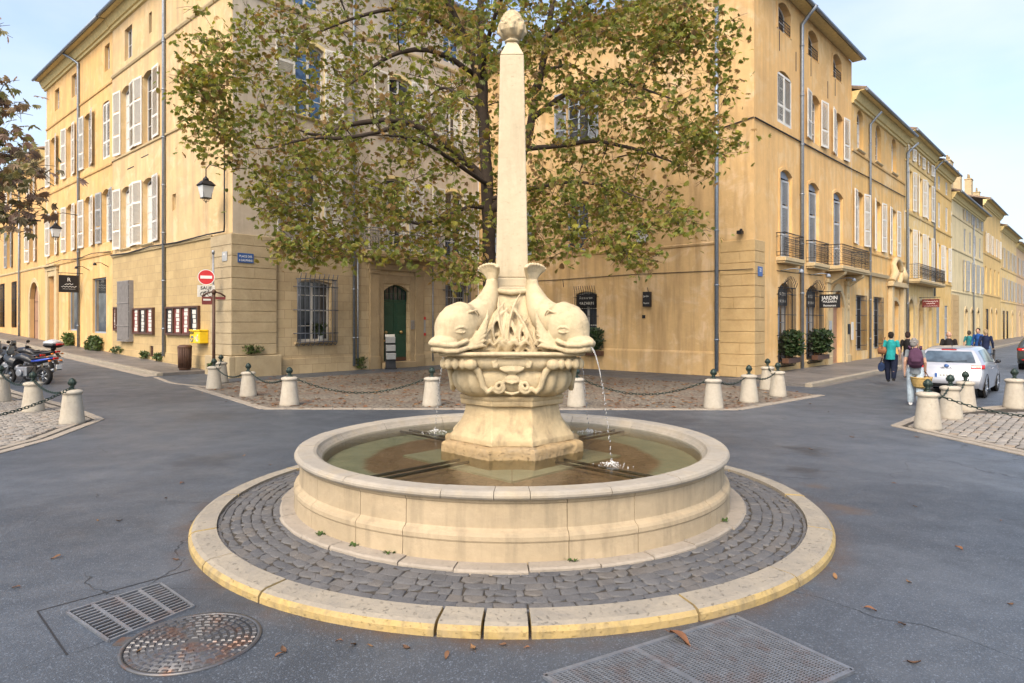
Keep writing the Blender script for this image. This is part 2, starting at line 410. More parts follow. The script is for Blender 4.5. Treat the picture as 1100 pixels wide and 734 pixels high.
# ------------------------------------------------------------------ frames of the place (metres; camera at the origin looking along +y)
CL = Vector((-10.45, 24.72, 0)); CR = Vector((8.97, 24.5, 0))         # the two house corners
A_ = Vector((-.7387, .6740, 0)); B_ = Vector((.6740, .7387, 0))        # the two street directions
FC = Vector((0, 7.64, 0))                                              # fountain centre
def gz(x, y):
    t = (Vector((x, y, 0)) - CL).dot(A_)
    s = (Vector((x, y, 0)) - CL).dot(B_)
    return .03*max(0, min(t, 70))
def wl(t, n, z=0):   # left street: t along it, n out from the house wall
    p = CL + A_*t - B_*n; return Vector((p.x, p.y, z + .03*max(0, min(t, 70))))
def wr(s, n, z=0):   # right street
    p = CR + B_*s - A_*n; return Vector((p.x, p.y, z))

# ground: one sheet to the horizon, the left street climbing gently
g = MB(); ts = [-700, 0, 70, 700]; bs = [-700, 700]
P = []
for t in ts:
    P.append([tuple(CL + A_*t + B_*b + Vector((0,0,.03*max(0,min(t,70))))) for b in bs])
g.grid(P, False)
structure(g.build('road', M['road']))

def sheet(name, pts, mat, z=.005, kind=True):
    m = MB(); m.poly([(x, y, gz(x, y)+z) for x, y in pts]); o = m.build(name, mat)
    return structure(o)

# cobbled place in front of the houses, with its pale border of flat stones
PL = [(-5.9,15.75),(5.35,15.6),(8.75,18.7),(7.8,21.0),(-1.75,30.6),(-9.3,23.2),(-10.2,21.2)]
sheet('place_paving', PL, M['setts'])
def flat_row(name, path, w, L, mat, z0=.004, h=.012, seed=1):
    r = random.Random(seed); m = MB()
    for (p, q) in zip(path, path[1:]):
        p = Vector((*p, 0)); q = Vector((*q, 0)); d = (q-p); ln = d.length; d.normalize(); nn = Vector((-d.y, d.x, 0))
        s = 0
        while s < ln - .05:
            l = min(L*r.uniform(.75, 1.25), ln - s)
            a = p + d*(s+.006); b = p + d*(s+l-.006)
            zz = z0 + h + r.uniform(-.002, .003); wv = w*r.uniform(.94, 1.05)
            c = [a - nn*wv/2, b - nn*wv/2, b + nn*wv/2, a + nn*wv/2]
            m.hexa([(v.x, v.y, gz(v.x, v.y)+z0-.02) for v in c] + [(v.x, v.y, gz(v.x, v.y)+zz) for v in c])
            s += l
    o = m.build(name, mat, bevel=.006); return structure(o)
flat_row('place_border', [(-10.2,21.1),(-5.9,15.75),(5.35,15.6),(8.75,18.7)], .22, .5, M['kerbgrey'])

# the two near corners: flush setts with a double border course
def cobbles(name, inside, x0, x1, y0, y1, rot, size, z, mat, seed, hh=.016, gapk=.86):
    r = random.Random(seed); m = MB()
    c, s = math.cos(rot), math.sin(rot)
    nx = int((x1-x0)/size); ny = int((y1-y0)/size)
    for j in range(ny):
        for i in range(nx):
            u = x0 + (i + .5*(j % 2) + r.uniform(-.12,.12))*size; v = y0 + (j + r.uniform(-.08,.08))*size
            x = u*c - v*s; y = u*s + v*c
            if not inside(x, y): continue
            pts = []
            for k, (ax, ay) in enumerate(((-.5,-.5),(.5,-.5),(.5,.5),(-.5,.5))):
                du = ax*size*gapk*r.uniform(.82,1.08); dv = ay*size*gapk*r.uniform(.82,1.08)
                pts.append((x + du*c - dv*s, y + du*s + dv*c))
            pillow(m, pts, z, hh*r.uniform(.7, 1.3), r)
    return m
def pillow(m, pts, z, h, r, zf=None):
    cx = sum(p[0] for p in pts)/len(pts); cy = sum(p[1] for p in pts)/len(pts); n = len(pts)
    vs = []
    tx = r.uniform(-.03,.03); ty = r.uniform(-.03,.03)
    for k, zz in ((1, -.02), (.985, h*.55), (.92, h*.93), (.6, h)):
        for (px, py) in pts:
            dx, dy = (px-cx)*k, (py-cy)*k
            zb = zf(cx+dx, cy+dy) if zf else z
            vs.append((cx+dx, cy+dy, zb + zz + (dx*tx + dy*ty)))
    fs = []
    for i in range(3):
        for k in range(n):
            k2 = (k+1) % n; fs.append((i*n+k, i*n+k2, (i+1)*n+k2, (i+1)*n+k))
    fs.append([3*n+k for k in range(n)])
    m.add(vs, fs, True)
RC = [(7.55,13.15),(7.85,11.1),(8.05,9.2),(8.3,1.0),(15,1.0),(18,19.0),(9.3,15.0)]
LC = [(-8.7,14.05),(-8.15,11.6),(-8.05,9.6),(-8.3,1.0),(-15,1.0),(-15.2,19.3),(-14.6,19.45),(-10.9,16.3)]
def in_poly(poly):
    def f(x, y):
        k = False; n = len(poly)
        for i in range(n):
            x1, y1 = poly[i]; x2, y2 = poly[(i+1) % n]
            if (y1 > y) != (y2 > y) and x < (x2-x1)*(y-y1)/(y2-y1)+x1: k = not k
        return k
    return f
RC_i = [(7.95,12.95),(8.2,11.1),(8.4,9.2),(8.6,6),(14,6),(16,16.2),(9.5,14.55)]
LC_i = [(-9.1,13.9),(-8.5,11.6),(-8.4,9.6),(-8.6,7),(-14,7),(-14.7,18.9),(-11.1,15.9)]
for nm, out, inn, rot, seed in (('corner_paving', RC, RC_i, R(47.6), 3), ('corner_paving', LC, LC_i, R(42.4), 4)):
    sheet(nm, out, M['joint'], .003)
    m = cobbles('setts', in_poly(inn), -26, 26, -26, 26, rot, .155, .003, None, seed, .014, .92)
    structure(m.build('corner_setts', M['setts2']))
flat_row('corner_border', [(8.3,1.0),(8.05,9.2),(7.85,11.1),(7.6,13.1),(9.4,14.95),(17,18.6)], .17, .26, M['kerbgrey'], .004, .012, 5)
flat_row('corner_border', [(8.52,1.0),(8.27,9.2),(8.07,11.1),(7.86,12.99),(9.45,14.73),(16,17.9)], .15, .26, M['kerbgrey'], .004, .012, 6)
flat_row('corner_border', [(-8.3,1.0),(-8.05,9.6),(-8.15,11.6),(-8.72,14.0),(-10.9,16.2),(-17.5,22)], .17, .26, M['kerbgrey'], .004, .012, 7)
flat_row('corner_border', [(-8.52,1.0),(-8.27,9.6),(-8.37,11.6),(-8.98,13.95),(-11.0,15.93),(-17.5,21.6)], .15, .26, M['kerbgrey'], .004, .012, 8)

# pavements with kerbs
def pavement(f, s0, s1, n1, sgn):
    m = MB(); st = 24
    for i in range(st):
        a = s0 + (s1-s0)*i/st; b = s0 + (s1-s0)*(i+1)/st
        m.hexa([tuple(f(a,-.02,-.1)), tuple(f(b,-.02,-.1)), tuple(f(b,n1,-.1)), tuple(f(a,n1,-.1)), tuple(f(a,-.02,.12)), tuple(f(b,-.02,.12)), tuple(f(b,n1,.105)), tuple(f(a,n1,.105))])
    structure(m.build('pavement', M['walk']))
    r = random.Random(int(n1*10)); k = MB(); s = s0
    while s < s1:
        l = r.uniform(.8, 1.3); e = r.uniform(-.006, .006)
        k.hexa([tuple(f(s+.006,n1+.002,-.1)), tuple(f(s+l-.006,n1+.002,-.1)), tuple(f(s+l-.006,n1+.24,-.1)), tuple(f(s+.006,n1+.24,-.1)),
                tuple(f(s+.006,n1+.002,.118+e)), tuple(f(s+l-.006,n1+.002,.118+e)), tuple(f(s+l-.006,n1+.225,.11+e)), tuple(f(s+.006,n1+.225,.11+e))])
        s += l
    structure(k.build('kerb', M['kerbstone'], bevel=.015))
pavement(wl, 2.0, 75, 1.72, 1)
pavement(wr, -2.2, 118, 2.55, -1)
# gutter course beside the left kerb, and the worn white crossing marks near the white car
def strip(name, f, s0, s1, n0, n1, mat, z=.006):
    m = MB(); st = 12
    for i in range(st):
        a = s0+(s1-s0)*i/st; b = s0+(s1-s0)*(i+1)/st
        m.poly([tuple(f(a,n0,z)), tuple(f(b,n0,z)), tuple(f(b,n1,z)), tuple(f(a,n1,z))])
    return structure(m.build(name, mat))
strip('gutter', wl, 2.0, 75, 1.97, 2.35, M['kerbgrey'])
strip('gutter', wr, -2.2, 110, 2.80, 3.05, M['walk'])
def paint_mat():
    t = NT('worn_road_paint'); v = t.coords()
    k = t.mix(t.ramp(t.noise(v, 3, 9, .75), .42, .56), (.62,.62,.60), (.085,.09,.097))
    return t.fin(k, .7, None, .3)
M['roadpaint'] = paint_mat()
m = MB()
for i in range(4):
    s = i*1.15
    o = Vector((13.6, 17.0, 0)) + B_*s
    m.poly([tuple(o + Vector((0,0,.007))), tuple(o - A_*4.2 + Vector((0,0,.007))), tuple(o - A_*4.2 + B_*.5 + Vector((0,0,.007))), tuple(o + B_*.5 + Vector((0,0,.007)))])
structure(m.build('road_marking', M['roadpaint']))
# flush stone line across the mouth of each street
flat_row('stone_line', [(-13.1,24.3),(-11.4,22.3),(-8.9,20.6)], .16, .45, M['kerbgrey'], .003, .008, 11)

# ------------------------------------------------------------------ the island round the fountain
def isl(r):   # height of the cobbled dish
    return .075 + (3.1 - r)*.055/.7
m = MB()
m.lathe([(3.2, .05), (3.1, .062), (2.45, .112), (2.2, .112)], 96, (FC.x, FC.y), cap=False)
structure(m.build('island_bed', M['joint']))
m = MB(); r = random.Random(5); rr = 2.50
while rr < 3.10:
    dr = r.uniform(.085, .115); nst = int(2*math.pi*rr/r.uniform(.105, .15)); ph = r.uniform(0, 1)
    if rr + dr > 3.115: dr = 3.115 - rr
    edges = [ph + 2*math.pi*(i + r.uniform(-.3,.3))/nst for i in range(nst)]
    for i in range(nst):
        a = edges[i]; b = edges[(i+1) % nst] + (2*math.pi if i == nst-1 else 0)
        g_ = .006/rr
        pts = []
        if r.random() < .55:      # worn five-sided stone
            seq = [(rr, a), (rr, b), (rr+dr*.55, b+r.uniform(0,.012)), (rr+dr, (a+b)/2+r.uniform(-.02,.02)), (rr+dr*.6, a)]
        else:
            seq = [(rr, a), (rr, b), (rr+dr, b), (rr+dr, a)]
        for (q, t) in seq:
            q2 = q + (.002 if q == rr else -.002) + r.uniform(-.007,.007)
            t2 = t + (g_ if t <= (a+b)/2 else -g_)*.35 + r.uniform(-.004,.004)
            pts.append((FC.x + q2*math.cos(t2), FC.y + q2*math.sin(t2)))
        pillow(m, pts, 0, r.uniform(.004,.009), r, lambda x, y: isl(math.hypot(x-FC.x, y-FC.y)) - .008)
    rr += dr
structure(m.build('island_cobbles', M['cobble']))
# outer kerb of long dressed stones, old yellow paint on its face
def ring_stone(m, a0, a1, prof, n=None, ends=True, face_mi=None):
    n = n or max(2, int((a1-a0)/R(2.0)))
    P = []
    for i in range(n+1):
        t = a0 + (a1-a0)*i/n
        P.append([(FC.x + q*math.cos(t), FC.y + q*math.sin(t), z) for (q, z) in prof])
    np_ = len(prof); vs = [p for row in P for p in row]
    for i in range(n):
        for j in range(np_-1):
            m.mi = face_mi[j] if face_mi else 0
            m.add([vs[i*np_+j], vs[(i+1)*np_+j], vs[(i+1)*np_+j+1], vs[i*np_+j+1]], [(0,1,2,3)], False)
    m.mi = face_mi[0] if face_mi else 0
    m.add(P[0], [list(range(np_))], False); m.add(P[-1], [list(reversed(range(np_)))], False)
    m.mi = 0
kerb_angles = sorted([R(x) for x in (-123.5, -98.6, -93.3, -88.0, -67.5, -48.5, -24, -2, 22, 48, 75, 104, 131, 157, 182, 205.5, 220.5)])
m = MB(); r = random.Random(3)
KP = lambda e: [(3.365, -.06), (3.36, .045+e), (3.335, .074+e), (3.30, .088+e), (3.118, .098+e), (3.112, -.06)]
for i, a in enumerate(kerb_angles):
    b = kerb_angles[(i+1) % len(kerb_angles)]
    if b <= a: b += 2*math.pi
    ring_stone(m, a + .0032, b - .0032, KP(r.uniform(-.004,.005)), face_mi=[1,1,0,0,0])
structure(m.build('kerb_ring', [M['kerbstone'], M['yellow_paint']]))
# low foundation course the basin stands on
m = MB(); a = R(5); r = random.Random(8)
while a < R(365) - .05:
    b = min(a + r.uniform(.16, .30), R(365)); e = r.uniform(-.006,.006); q = 2.545 + r.uniform(-.025,.025)
    ring_stone(m, a+.002, b-.002, [(q, .02), (q-.004, .132+e), (q-.02, .146+e), (2.30, .152+e), (2.30, .02)])
    a = b
structure(m.build('foundation_ring', M['kerbgrey']))

# ------------------------------------------------------------------ fountain
fo = thing('fountain', 'round pale stone fountain with four carved dolphins spouting water round a tall obelisk', 'fountain', (FC.x, FC.y, .1))
Mf = Tr(0, 0, -.1)
FCs = FC; FC = Vector((0, 0, 0))
m = MB()
m.lathe([(2.325, .12), (2.325, .60), (2.13, .64), (2.12, .50), (2.12, .40)], 96, cap=False)
mortar = m.build('mortar', M['joint'], fo, Mf)
body = MB()
js = [R(x) for x in (-112, -79, -64, -40, -8, 22, 55, 90, 122, 155, 188, 219, 236)]
for a, b in zip(js, js[1:] + [js[0] + 2*math.pi]):
    ring_stone(body, a+.0012, b-.0012, [(2.395, .13), (2.39, .295), (2.398, .312), (2.396, .345), (2.385, .368), (2.352, .385), (2.340, .40), (2.336, .595), (2.345, .604), (2.352, .628), (2.30, .628), (2.30, .13)])
for p in range(len(body.sm)): body.sm[p] = False
wall_ = body.build('basin_wall', M['basin'], fo, Mf)
rim = MB(); r = random.Random(21); a = R(-118)
js = [R(x) for x in (-128, -104, -93.5, -86.5, -70, -52, -31, -10, 14, 40, 66, 93, 118, 143, 167, 190, 212)]
for a, b in zip(js, js[1:] + [js[0] + 2*math.pi]):
    e = r.uniform(-.003,.003)
    ring_stone(rim, a+.0012, b-.0012, [(2.345, .629), (2.378, .636), (2.392, .655), (2.392, .672), (2.380, .692+e), (2.358, .703+e), (2.20, .704+e), (2.168, .692+e), (2.152, .665), (2.095, .600), (2.09, .45), (2.13, .45)])
rim.build('basin_rim', M['rim'], fo, Mf)
# floor of the basin: brown silted setts, green algae by the wall, a pale slab under the pedestal
def floor_mat():
    t = NT('basin_floor'); v = t.coords()
    ln = t.n('ShaderNodeVectorMath', operation='LENGTH'); t.put(ln, 0, v)
    rad = t.math('ADD', ln.outputs['Value'], t.math('MULTIPLY', t.math('SUBTRACT', t.noise(v, 2.2, 5), .5), .22))
    d = t.vor(v, 9, 'DISTANCE_TO_EDGE', rand=.85)
    k = t.mix(t.ramp(t.noise(v, 2.5, 8, .7), .35, .65), (.175,.105,.062), (.27,.175,.11))
    k = t.mix(t.math('MULTIPLY', t.ramp(d, .06, .01), .55), k, (.06,.045,.03))
    k = t.mix(t.ramp(rad, 1.68, 1.76), k, t.mix(t.ramp(t.noise(v, 4, 6), .3, .7), (.21,.22,.15), (.31,.305,.21)))
    return t.fin(k, .8, t.bump(d, .3, .02), .2)
m = MB(); m.lathe([(2.12, .50), (.001, .50)], 64, cap=False)
m.build('basin_floor', floor_mat(), fo, Mf)
m = MB(); q = 1.16
m.T = Matrix.Rotation(0, 4, 'Z')
s_ = MB()
for k in range(4):
    c0, s0 = math.cos(R(90*k)), math.sin(R(90*k)); h = .012
    tri = [(.004,.004),(1.26,.004),(.004,1.26)]
    pts = [(x*c0-y*s0, x*s0+y*c0) for x, y in tri]
    m.prism([(x,y,.49) for x, y in pts], (0,0,.03))
m.build('slab', stone('algae_slab', (.36,.34,.235), (.28,.275,.19), 2.5, .4), fo, Mf)
for k in range(4):
    p = MB(); t = R(45 + 90*k)
    for off in (-.075, .075):
        c, s = math.cos(t), math.sin(t)
        p.tube([(c*.7 - s*off, s*.7 + c*off, .562), (c*2.085 - s*off, s*2.085 + c*off, .562)], .016, 8)
    p.build('water_pipe', M['iron'], fo, Mf)
def water_mat():
    t = NT('fountain_water'); v = t.coords()
    t.nt.nodes.remove(t.b)
    h = t.math('ADD', t.noise(v, 7, 4, .55, .4), t.math('MULTIPLY', t.noise(v, 22, 3), .35))
    nrm = t.bump(h, .28, .02)
    tr = t.n('ShaderNodeBsdfTransparent'); t.put(tr, 'Color', (.90, .92, .85, 1))
    gl = t.n('ShaderNodeBsdfGlossy'); gl.inputs['Roughness'].default_value = .04; t.put(gl, 'Normal', nrm)
    fr = t.n('ShaderNodeFresnel'); fr.inputs['IOR'].default_value = 1.33; t.put(fr, 'Normal', nrm)
    mx = t.n('ShaderNodeMixShader'); t.nt.links.new(fr.outputs[0], mx.inputs[0])
    t.nt.links.new(tr.outputs[0], mx.inputs[1]); t.nt.links.new(gl.outputs[0], mx.inputs[2]); t.nt.links.new(mx.outputs[0], t.out.inputs[0])
    return t.mat
m = MB(); m.lathe([(2.12, .617), (.001, .617)], 64, cap=False)
m.build('water', water_mat(), fo, Mf)

# pedestal: a square set cornerwise with its four points cut back in a hollow
def octring(dd, da, hollow, z, n=16):
    """one quarter repeated: diagonal face at dd, cut point at da from the axis"""
    pts = []
    hw = max(.02, dd*math.sqrt(2) - da)
    for k in range(4):
        ca, sa = math.cos(R(-90+90*k)), math.sin(R(-90+90*k))
        loc = []
        for i in range(n):               # hollow end face, from -hw to hw
            y = -hw + 2*hw*i/(n-1)
            loc.append((da - hollow*(1 - (y/hw)**2)**.5 if abs(y) < hw else da, y))
        for i in range(1, n):            # diagonal face towards the next point
            f = i/n
            loc.append((da + (hw-da)*f, hw + (da-hw)*f))
        for (x, y) in loc: pts.append((x*ca - y*sa, x*sa + y*ca, z))
    return pts
def weather(o, amp, sc_, vox):
    """re-skin a carved block finely and wear its surface and arrises unevenly"""
    r = o.modifiers.new('r', 'REMESH'); r.mode = 'VOXEL'; r.voxel_size = vox
    q = o.modifiers.new('s', 'SMOOTH'); q.factor = .5; q.iterations = 1
    me = bpy.data.meshes.new_from_object(o.evaluated_get(bpy.context.evaluated_depsgraph_get()))
    o.modifiers.clear(); old = o.data; mats = list(old.materials); o.data = me
    me.materials.clear()
    for x in mats: me.materials.append(x)
    new = []
    for v in me.vertices:
        p = v.co*sc_
        k = noise.noise(p)*.6 + noise.noise(p*2.7)*.3 + noise.noise(p*7)*.18
        k -= max(0, noise.noise(p*1.4 + Vector((9,3,1))) - .28)*2.2
        new += list(v.co + v.normal*(k*amp))
    me.vertices.foreach_set('co', new); me.update()
    me.polygons.foreach_set('use_smooth', [True]*len(me.polygons))
    return o
def loft(m, rings, cap=True, smooth=False):
    n = len(rings[0]); vs = [p for q in rings for p in q]; fs = []
    for i in range(len(rings)-1):
        for k in range(n):
            fs.append((i*n+k, i*n+(k+1) % n, (i+1)*n+(k+1) % n, (i+1)*n+k))
    m.add(vs, fs, smooth)
    if cap:
        b = len(m.v)-len(vs); m.f.append([b+(len(rings)-1)*n+k for k in range(n)]); m.m.append(m.mi); m.sm.append(False)
        m.f.append([b+k for k in reversed(range(n))]); m.m.append(m.mi); m.sm.append(False)
ped = thing('pedestal', None, None); ped.parent = fo; ped.matrix_local = Mf
m = MB()
loft(m, [octring(dd, da, h, z) for dd, da, h, z in ((.725,.795,.045,.50),(.735,.80,.05,.56),(.735,.80,.05,.70),(.725,.79,.05,.722),(.70,.765,.05,.735),(.66,.73,.04,.742))])
weather(m.build('plinth', M['plinth'], ped), .016, 5, .012)
m = MB(); L_ = [(.648,.70,.035,.735),(.648,.70,.035,.80),(.636,.69,.035,.815),(.615,.66,.03,.85),(.588,.615,.03,.90),(.562,.578,.025,.955),(.54,.55,.02,1.02),(.525,.532,.02,1.09),(.52,.525,.02,1.15)]
loft(m, [octring(*l) for l in L_]); weather(m.build('shaft', M['pedestal'], ped), .007, 5, .012)
m = MB(); loft(m, [octring(*l) for l in ((.535,.545,.02,1.142),(.56,.575,.02,1.150),(.565,.58,.02,1.19),(.55,.565,.02,1.205),(.57,.585,.02,1.215),(.575,.59,.02,1.245),(.55,.565,.02,1.258))]); weather(m.build('moulding', M['pedestal'], ped), .006, 6, .010)
# bowl: swells out under the dolphins, ribbed there, plain with scrolls on the four fronts
def bowl_ring(da, n_, z, rib, N=192):
    pts = []
    for k in range(N):
        t = 2*math.pi*k/N - math.pi/2
        c, s = math.cos(t), math.sin(t)
        q = da/((abs(c)**n_ + abs(s)**n_)**(1/n_))
        off = ((math.degrees(t) - 45 + 45) % 90) - 45
        w = max(0, 1 - (abs(off)/27.0)**4)
        q *= 1 + rib*w*(abs(math.cos(R(off)*16)) - .5)
        pts.append((q*c, q*s, z))
    return pts
m = MB()
B_L = [(.50,5.0,1.25,0),(.525,4.6,1.262,.02),(.57,4.6,1.285,.045),(.605,4.6,1.32,.06),(.632,4.6,1.37,.065),(.648,4.6,1.42,.065),(.655,4.6,1.465,.06),(.652,4.6,1.50,.05),(.64,4.6,1.525,.03),
       (.628,5,1.532,.0),(.65,5.5,1.545,.03),(.685,6,1.565,.06),(.712,6.5,1.60,.065),(.722,6.5,1.635,.06),(.712,7,1.665,.045),(.70,8,1.685,.0),(.715,9,1.695,0),(.765,10,1.700,0),(.785,11,1.712,0),(.787,11,1.732,0),(.77,11,1.742,0),(.70,10,1.745,0)]
loft(m, [bowl_ring(a, n_, z, rb) for a, n_, z, rb in B_L], True, True)
for p in range(len(m.sm)): m.sm[p] = True
bowl = m.build('bowl', M['carved'], ped)
# carved fronts: shell mask between two big volutes
def front_set(k):
    m = MB(); m.T = Matrix.Rotation(R(90*k), 4, 'Z')
    for sg in (-1, 1):
        def spiral(cx, cz, r0, turns, y0, sgn, rad, a_end):
            pts = []; rs = []; N = 30
            for i in range(N+1):
                f = i/N; t = a_end - sgn*2*math.pi*turns*(1-f)*1.0
                rr_ = r0*(.18 + .82*f)
                pts.append((cx + rr_*math.cos(t), y0 - .02*(1-f), cz + rr_*math.sin(t))); rs.append((rad*(.65+.35*f), rad*.9))
            return pts, rs
        pts, rs = spiral(sg*.135, 1.375, .072, 1.6, -.655, sg, .022, R(90) + sg*R(90)*-1)
        m.tube(pts, rs, 8)
        # long S-stem from the lower scroll up and out to the ledge corner
        stem = [(sg*.20, -.655, 1.36), (sg*.255, -.66, 1.32), (sg*.30, -.66, 1.37), (sg*.325, -.67, 1.46), (sg*.36, -.68, 1.545), (sg*.43, -.715, 1.60)]
        m.tube(stem, [.03,.034,.034,.036,.04,.02], 8)
        m.tube([(sg*.09, -.62, 1.655), (sg*.16, -.70, 1.665), (sg*.20, -.72, 1.63), (sg*.185, -.72, 1.59), (sg*.15, -.71, 1.585)], [.014,.024,.026,.022,.016], 8)
        m.ball((sg*.165, -.71, 1.61), .028, 8, 6); m.ball((sg*.43, -.72, 1.615), (.075,.06,.062), 10, 7)
        for q in range(3): m.ball((sg*(.52 + q*.075), -.715, 1.62), (.042,.05,.062), 8, 6)
    # shell and brow of the mask
    for i in range(7):
        t = R(-60 + 20*i)
        m.tube([(0, -.66, 1.50), (.08*math.sin(t), -.70, 1.55), (.15*math.sin(t), -.69, 1.52 + .115*math.cos(t))], [.012,.026,.02], 6)
    m.tube([(-.15,-.69,1.675), (-.07,-.735,1.70), (.07,-.735,1.70), (.15,-.69,1.675)], [.014,.024,.024,.014], 8)
    m.ball((0,-.66,1.46), (.09,.03,.05), 10, 6); m.tube([(-.10,-.655,1.44),(0,-.685,1.415),(.10,-.655,1.44)], [.012,.02,.012], 6)
    m.tube([(-.07,-.66,1.315),(0,-.675,1.30),(.07,-.66,1.315)], [.014,.02,.014], 6)
    return remesh(m, 'scrollwork', M['carved'], .009, ped, 1)
f0 = front_set(0)
for k in (1, 2, 3):
    c = f0.copy(); col.objects.link(c); c.parent = ped; c.matrix_local = Matrix.Rotation(R(90*k), 4, 'Z')

# rock core and the carved water plants between the dolphins
m = MB()
for (h0, z0, h1, z1) in ((.52, 1.74, .20, 2.42), (.20, 2.42, .19, 2.45)):
    m.hexa([(-h0,-h0,z0),(h0,-h0,z0),(h0,h0,z0),(-h0,h0,z0),(-h1,-h1,z1),(h1,-h1,z1),(h1,h1,z1),(-h1,h1,z1)])
m.build('rock_core', M['carved'], fo, Mf)
def reeds(k, seed):
    r = random.Random(seed); m = MB(); m.T = Matrix.Rotation(R(90*k), 4, 'Z')
    for i in range(34):
        x0 = r.uniform(-.48, .48); z1 = r.uniform(1.98, 2.42) - abs(x0)*.45
        x1 = x0*.42 + r.uniform(-.14, .14)
        yy = lambda z: -(.575 - (z-1.74)*.47)
        pts = []; N = 6; bend = r.uniform(-.10,.10); out = r.uniform(.0,.05)
        for q in range(N+1):
            f = q/N; z = 1.735 + (z1-1.735)*f
            if f > .85 and r.random() < .6: z -= .02
            pts.append((x0 + (x1-x0)*f + bend*math.sin(f*math.pi), yy(z) - .012 - out*math.sin(f*math.pi), z))
        w = r.uniform(.018,.034)
        m.tube(pts, [(w*(.55+.9*math.sin(math.pi*min(1,q/N+.12))), w*.6) for q in range(N)] + [(.006,.006)], 7)
    for i in range(9):            # low curled leaves
        x0 = r.uniform(-.5,.5); s = r.choice((-1,1))
        m.tube([(x0,-.585,1.74),(x0+s*.03,-.62,1.82),(x0+s*.09,-.64,1.86),(x0+s*.13,-.65,1.81)], [.03,.038,.03,.008], 7)
    for sg in (-1,1):             # ridge leaves framing the panel
        m.tube([(sg*.42,-.52,1.75),(sg*.30,-.42,2.05),(sg*.20,-.27,2.38)], [.05,.045,.03], 7)
    m.tube([(-.17,-.24,2.41),(0,-.265,2.39),(.17,-.24,2.41)], [.03,.035,.03], 7)
    return remesh(m, 'reeds', M['carved'], .0085, fo, 1, Mf)
for k in range(4): reeds(k, 40+k)

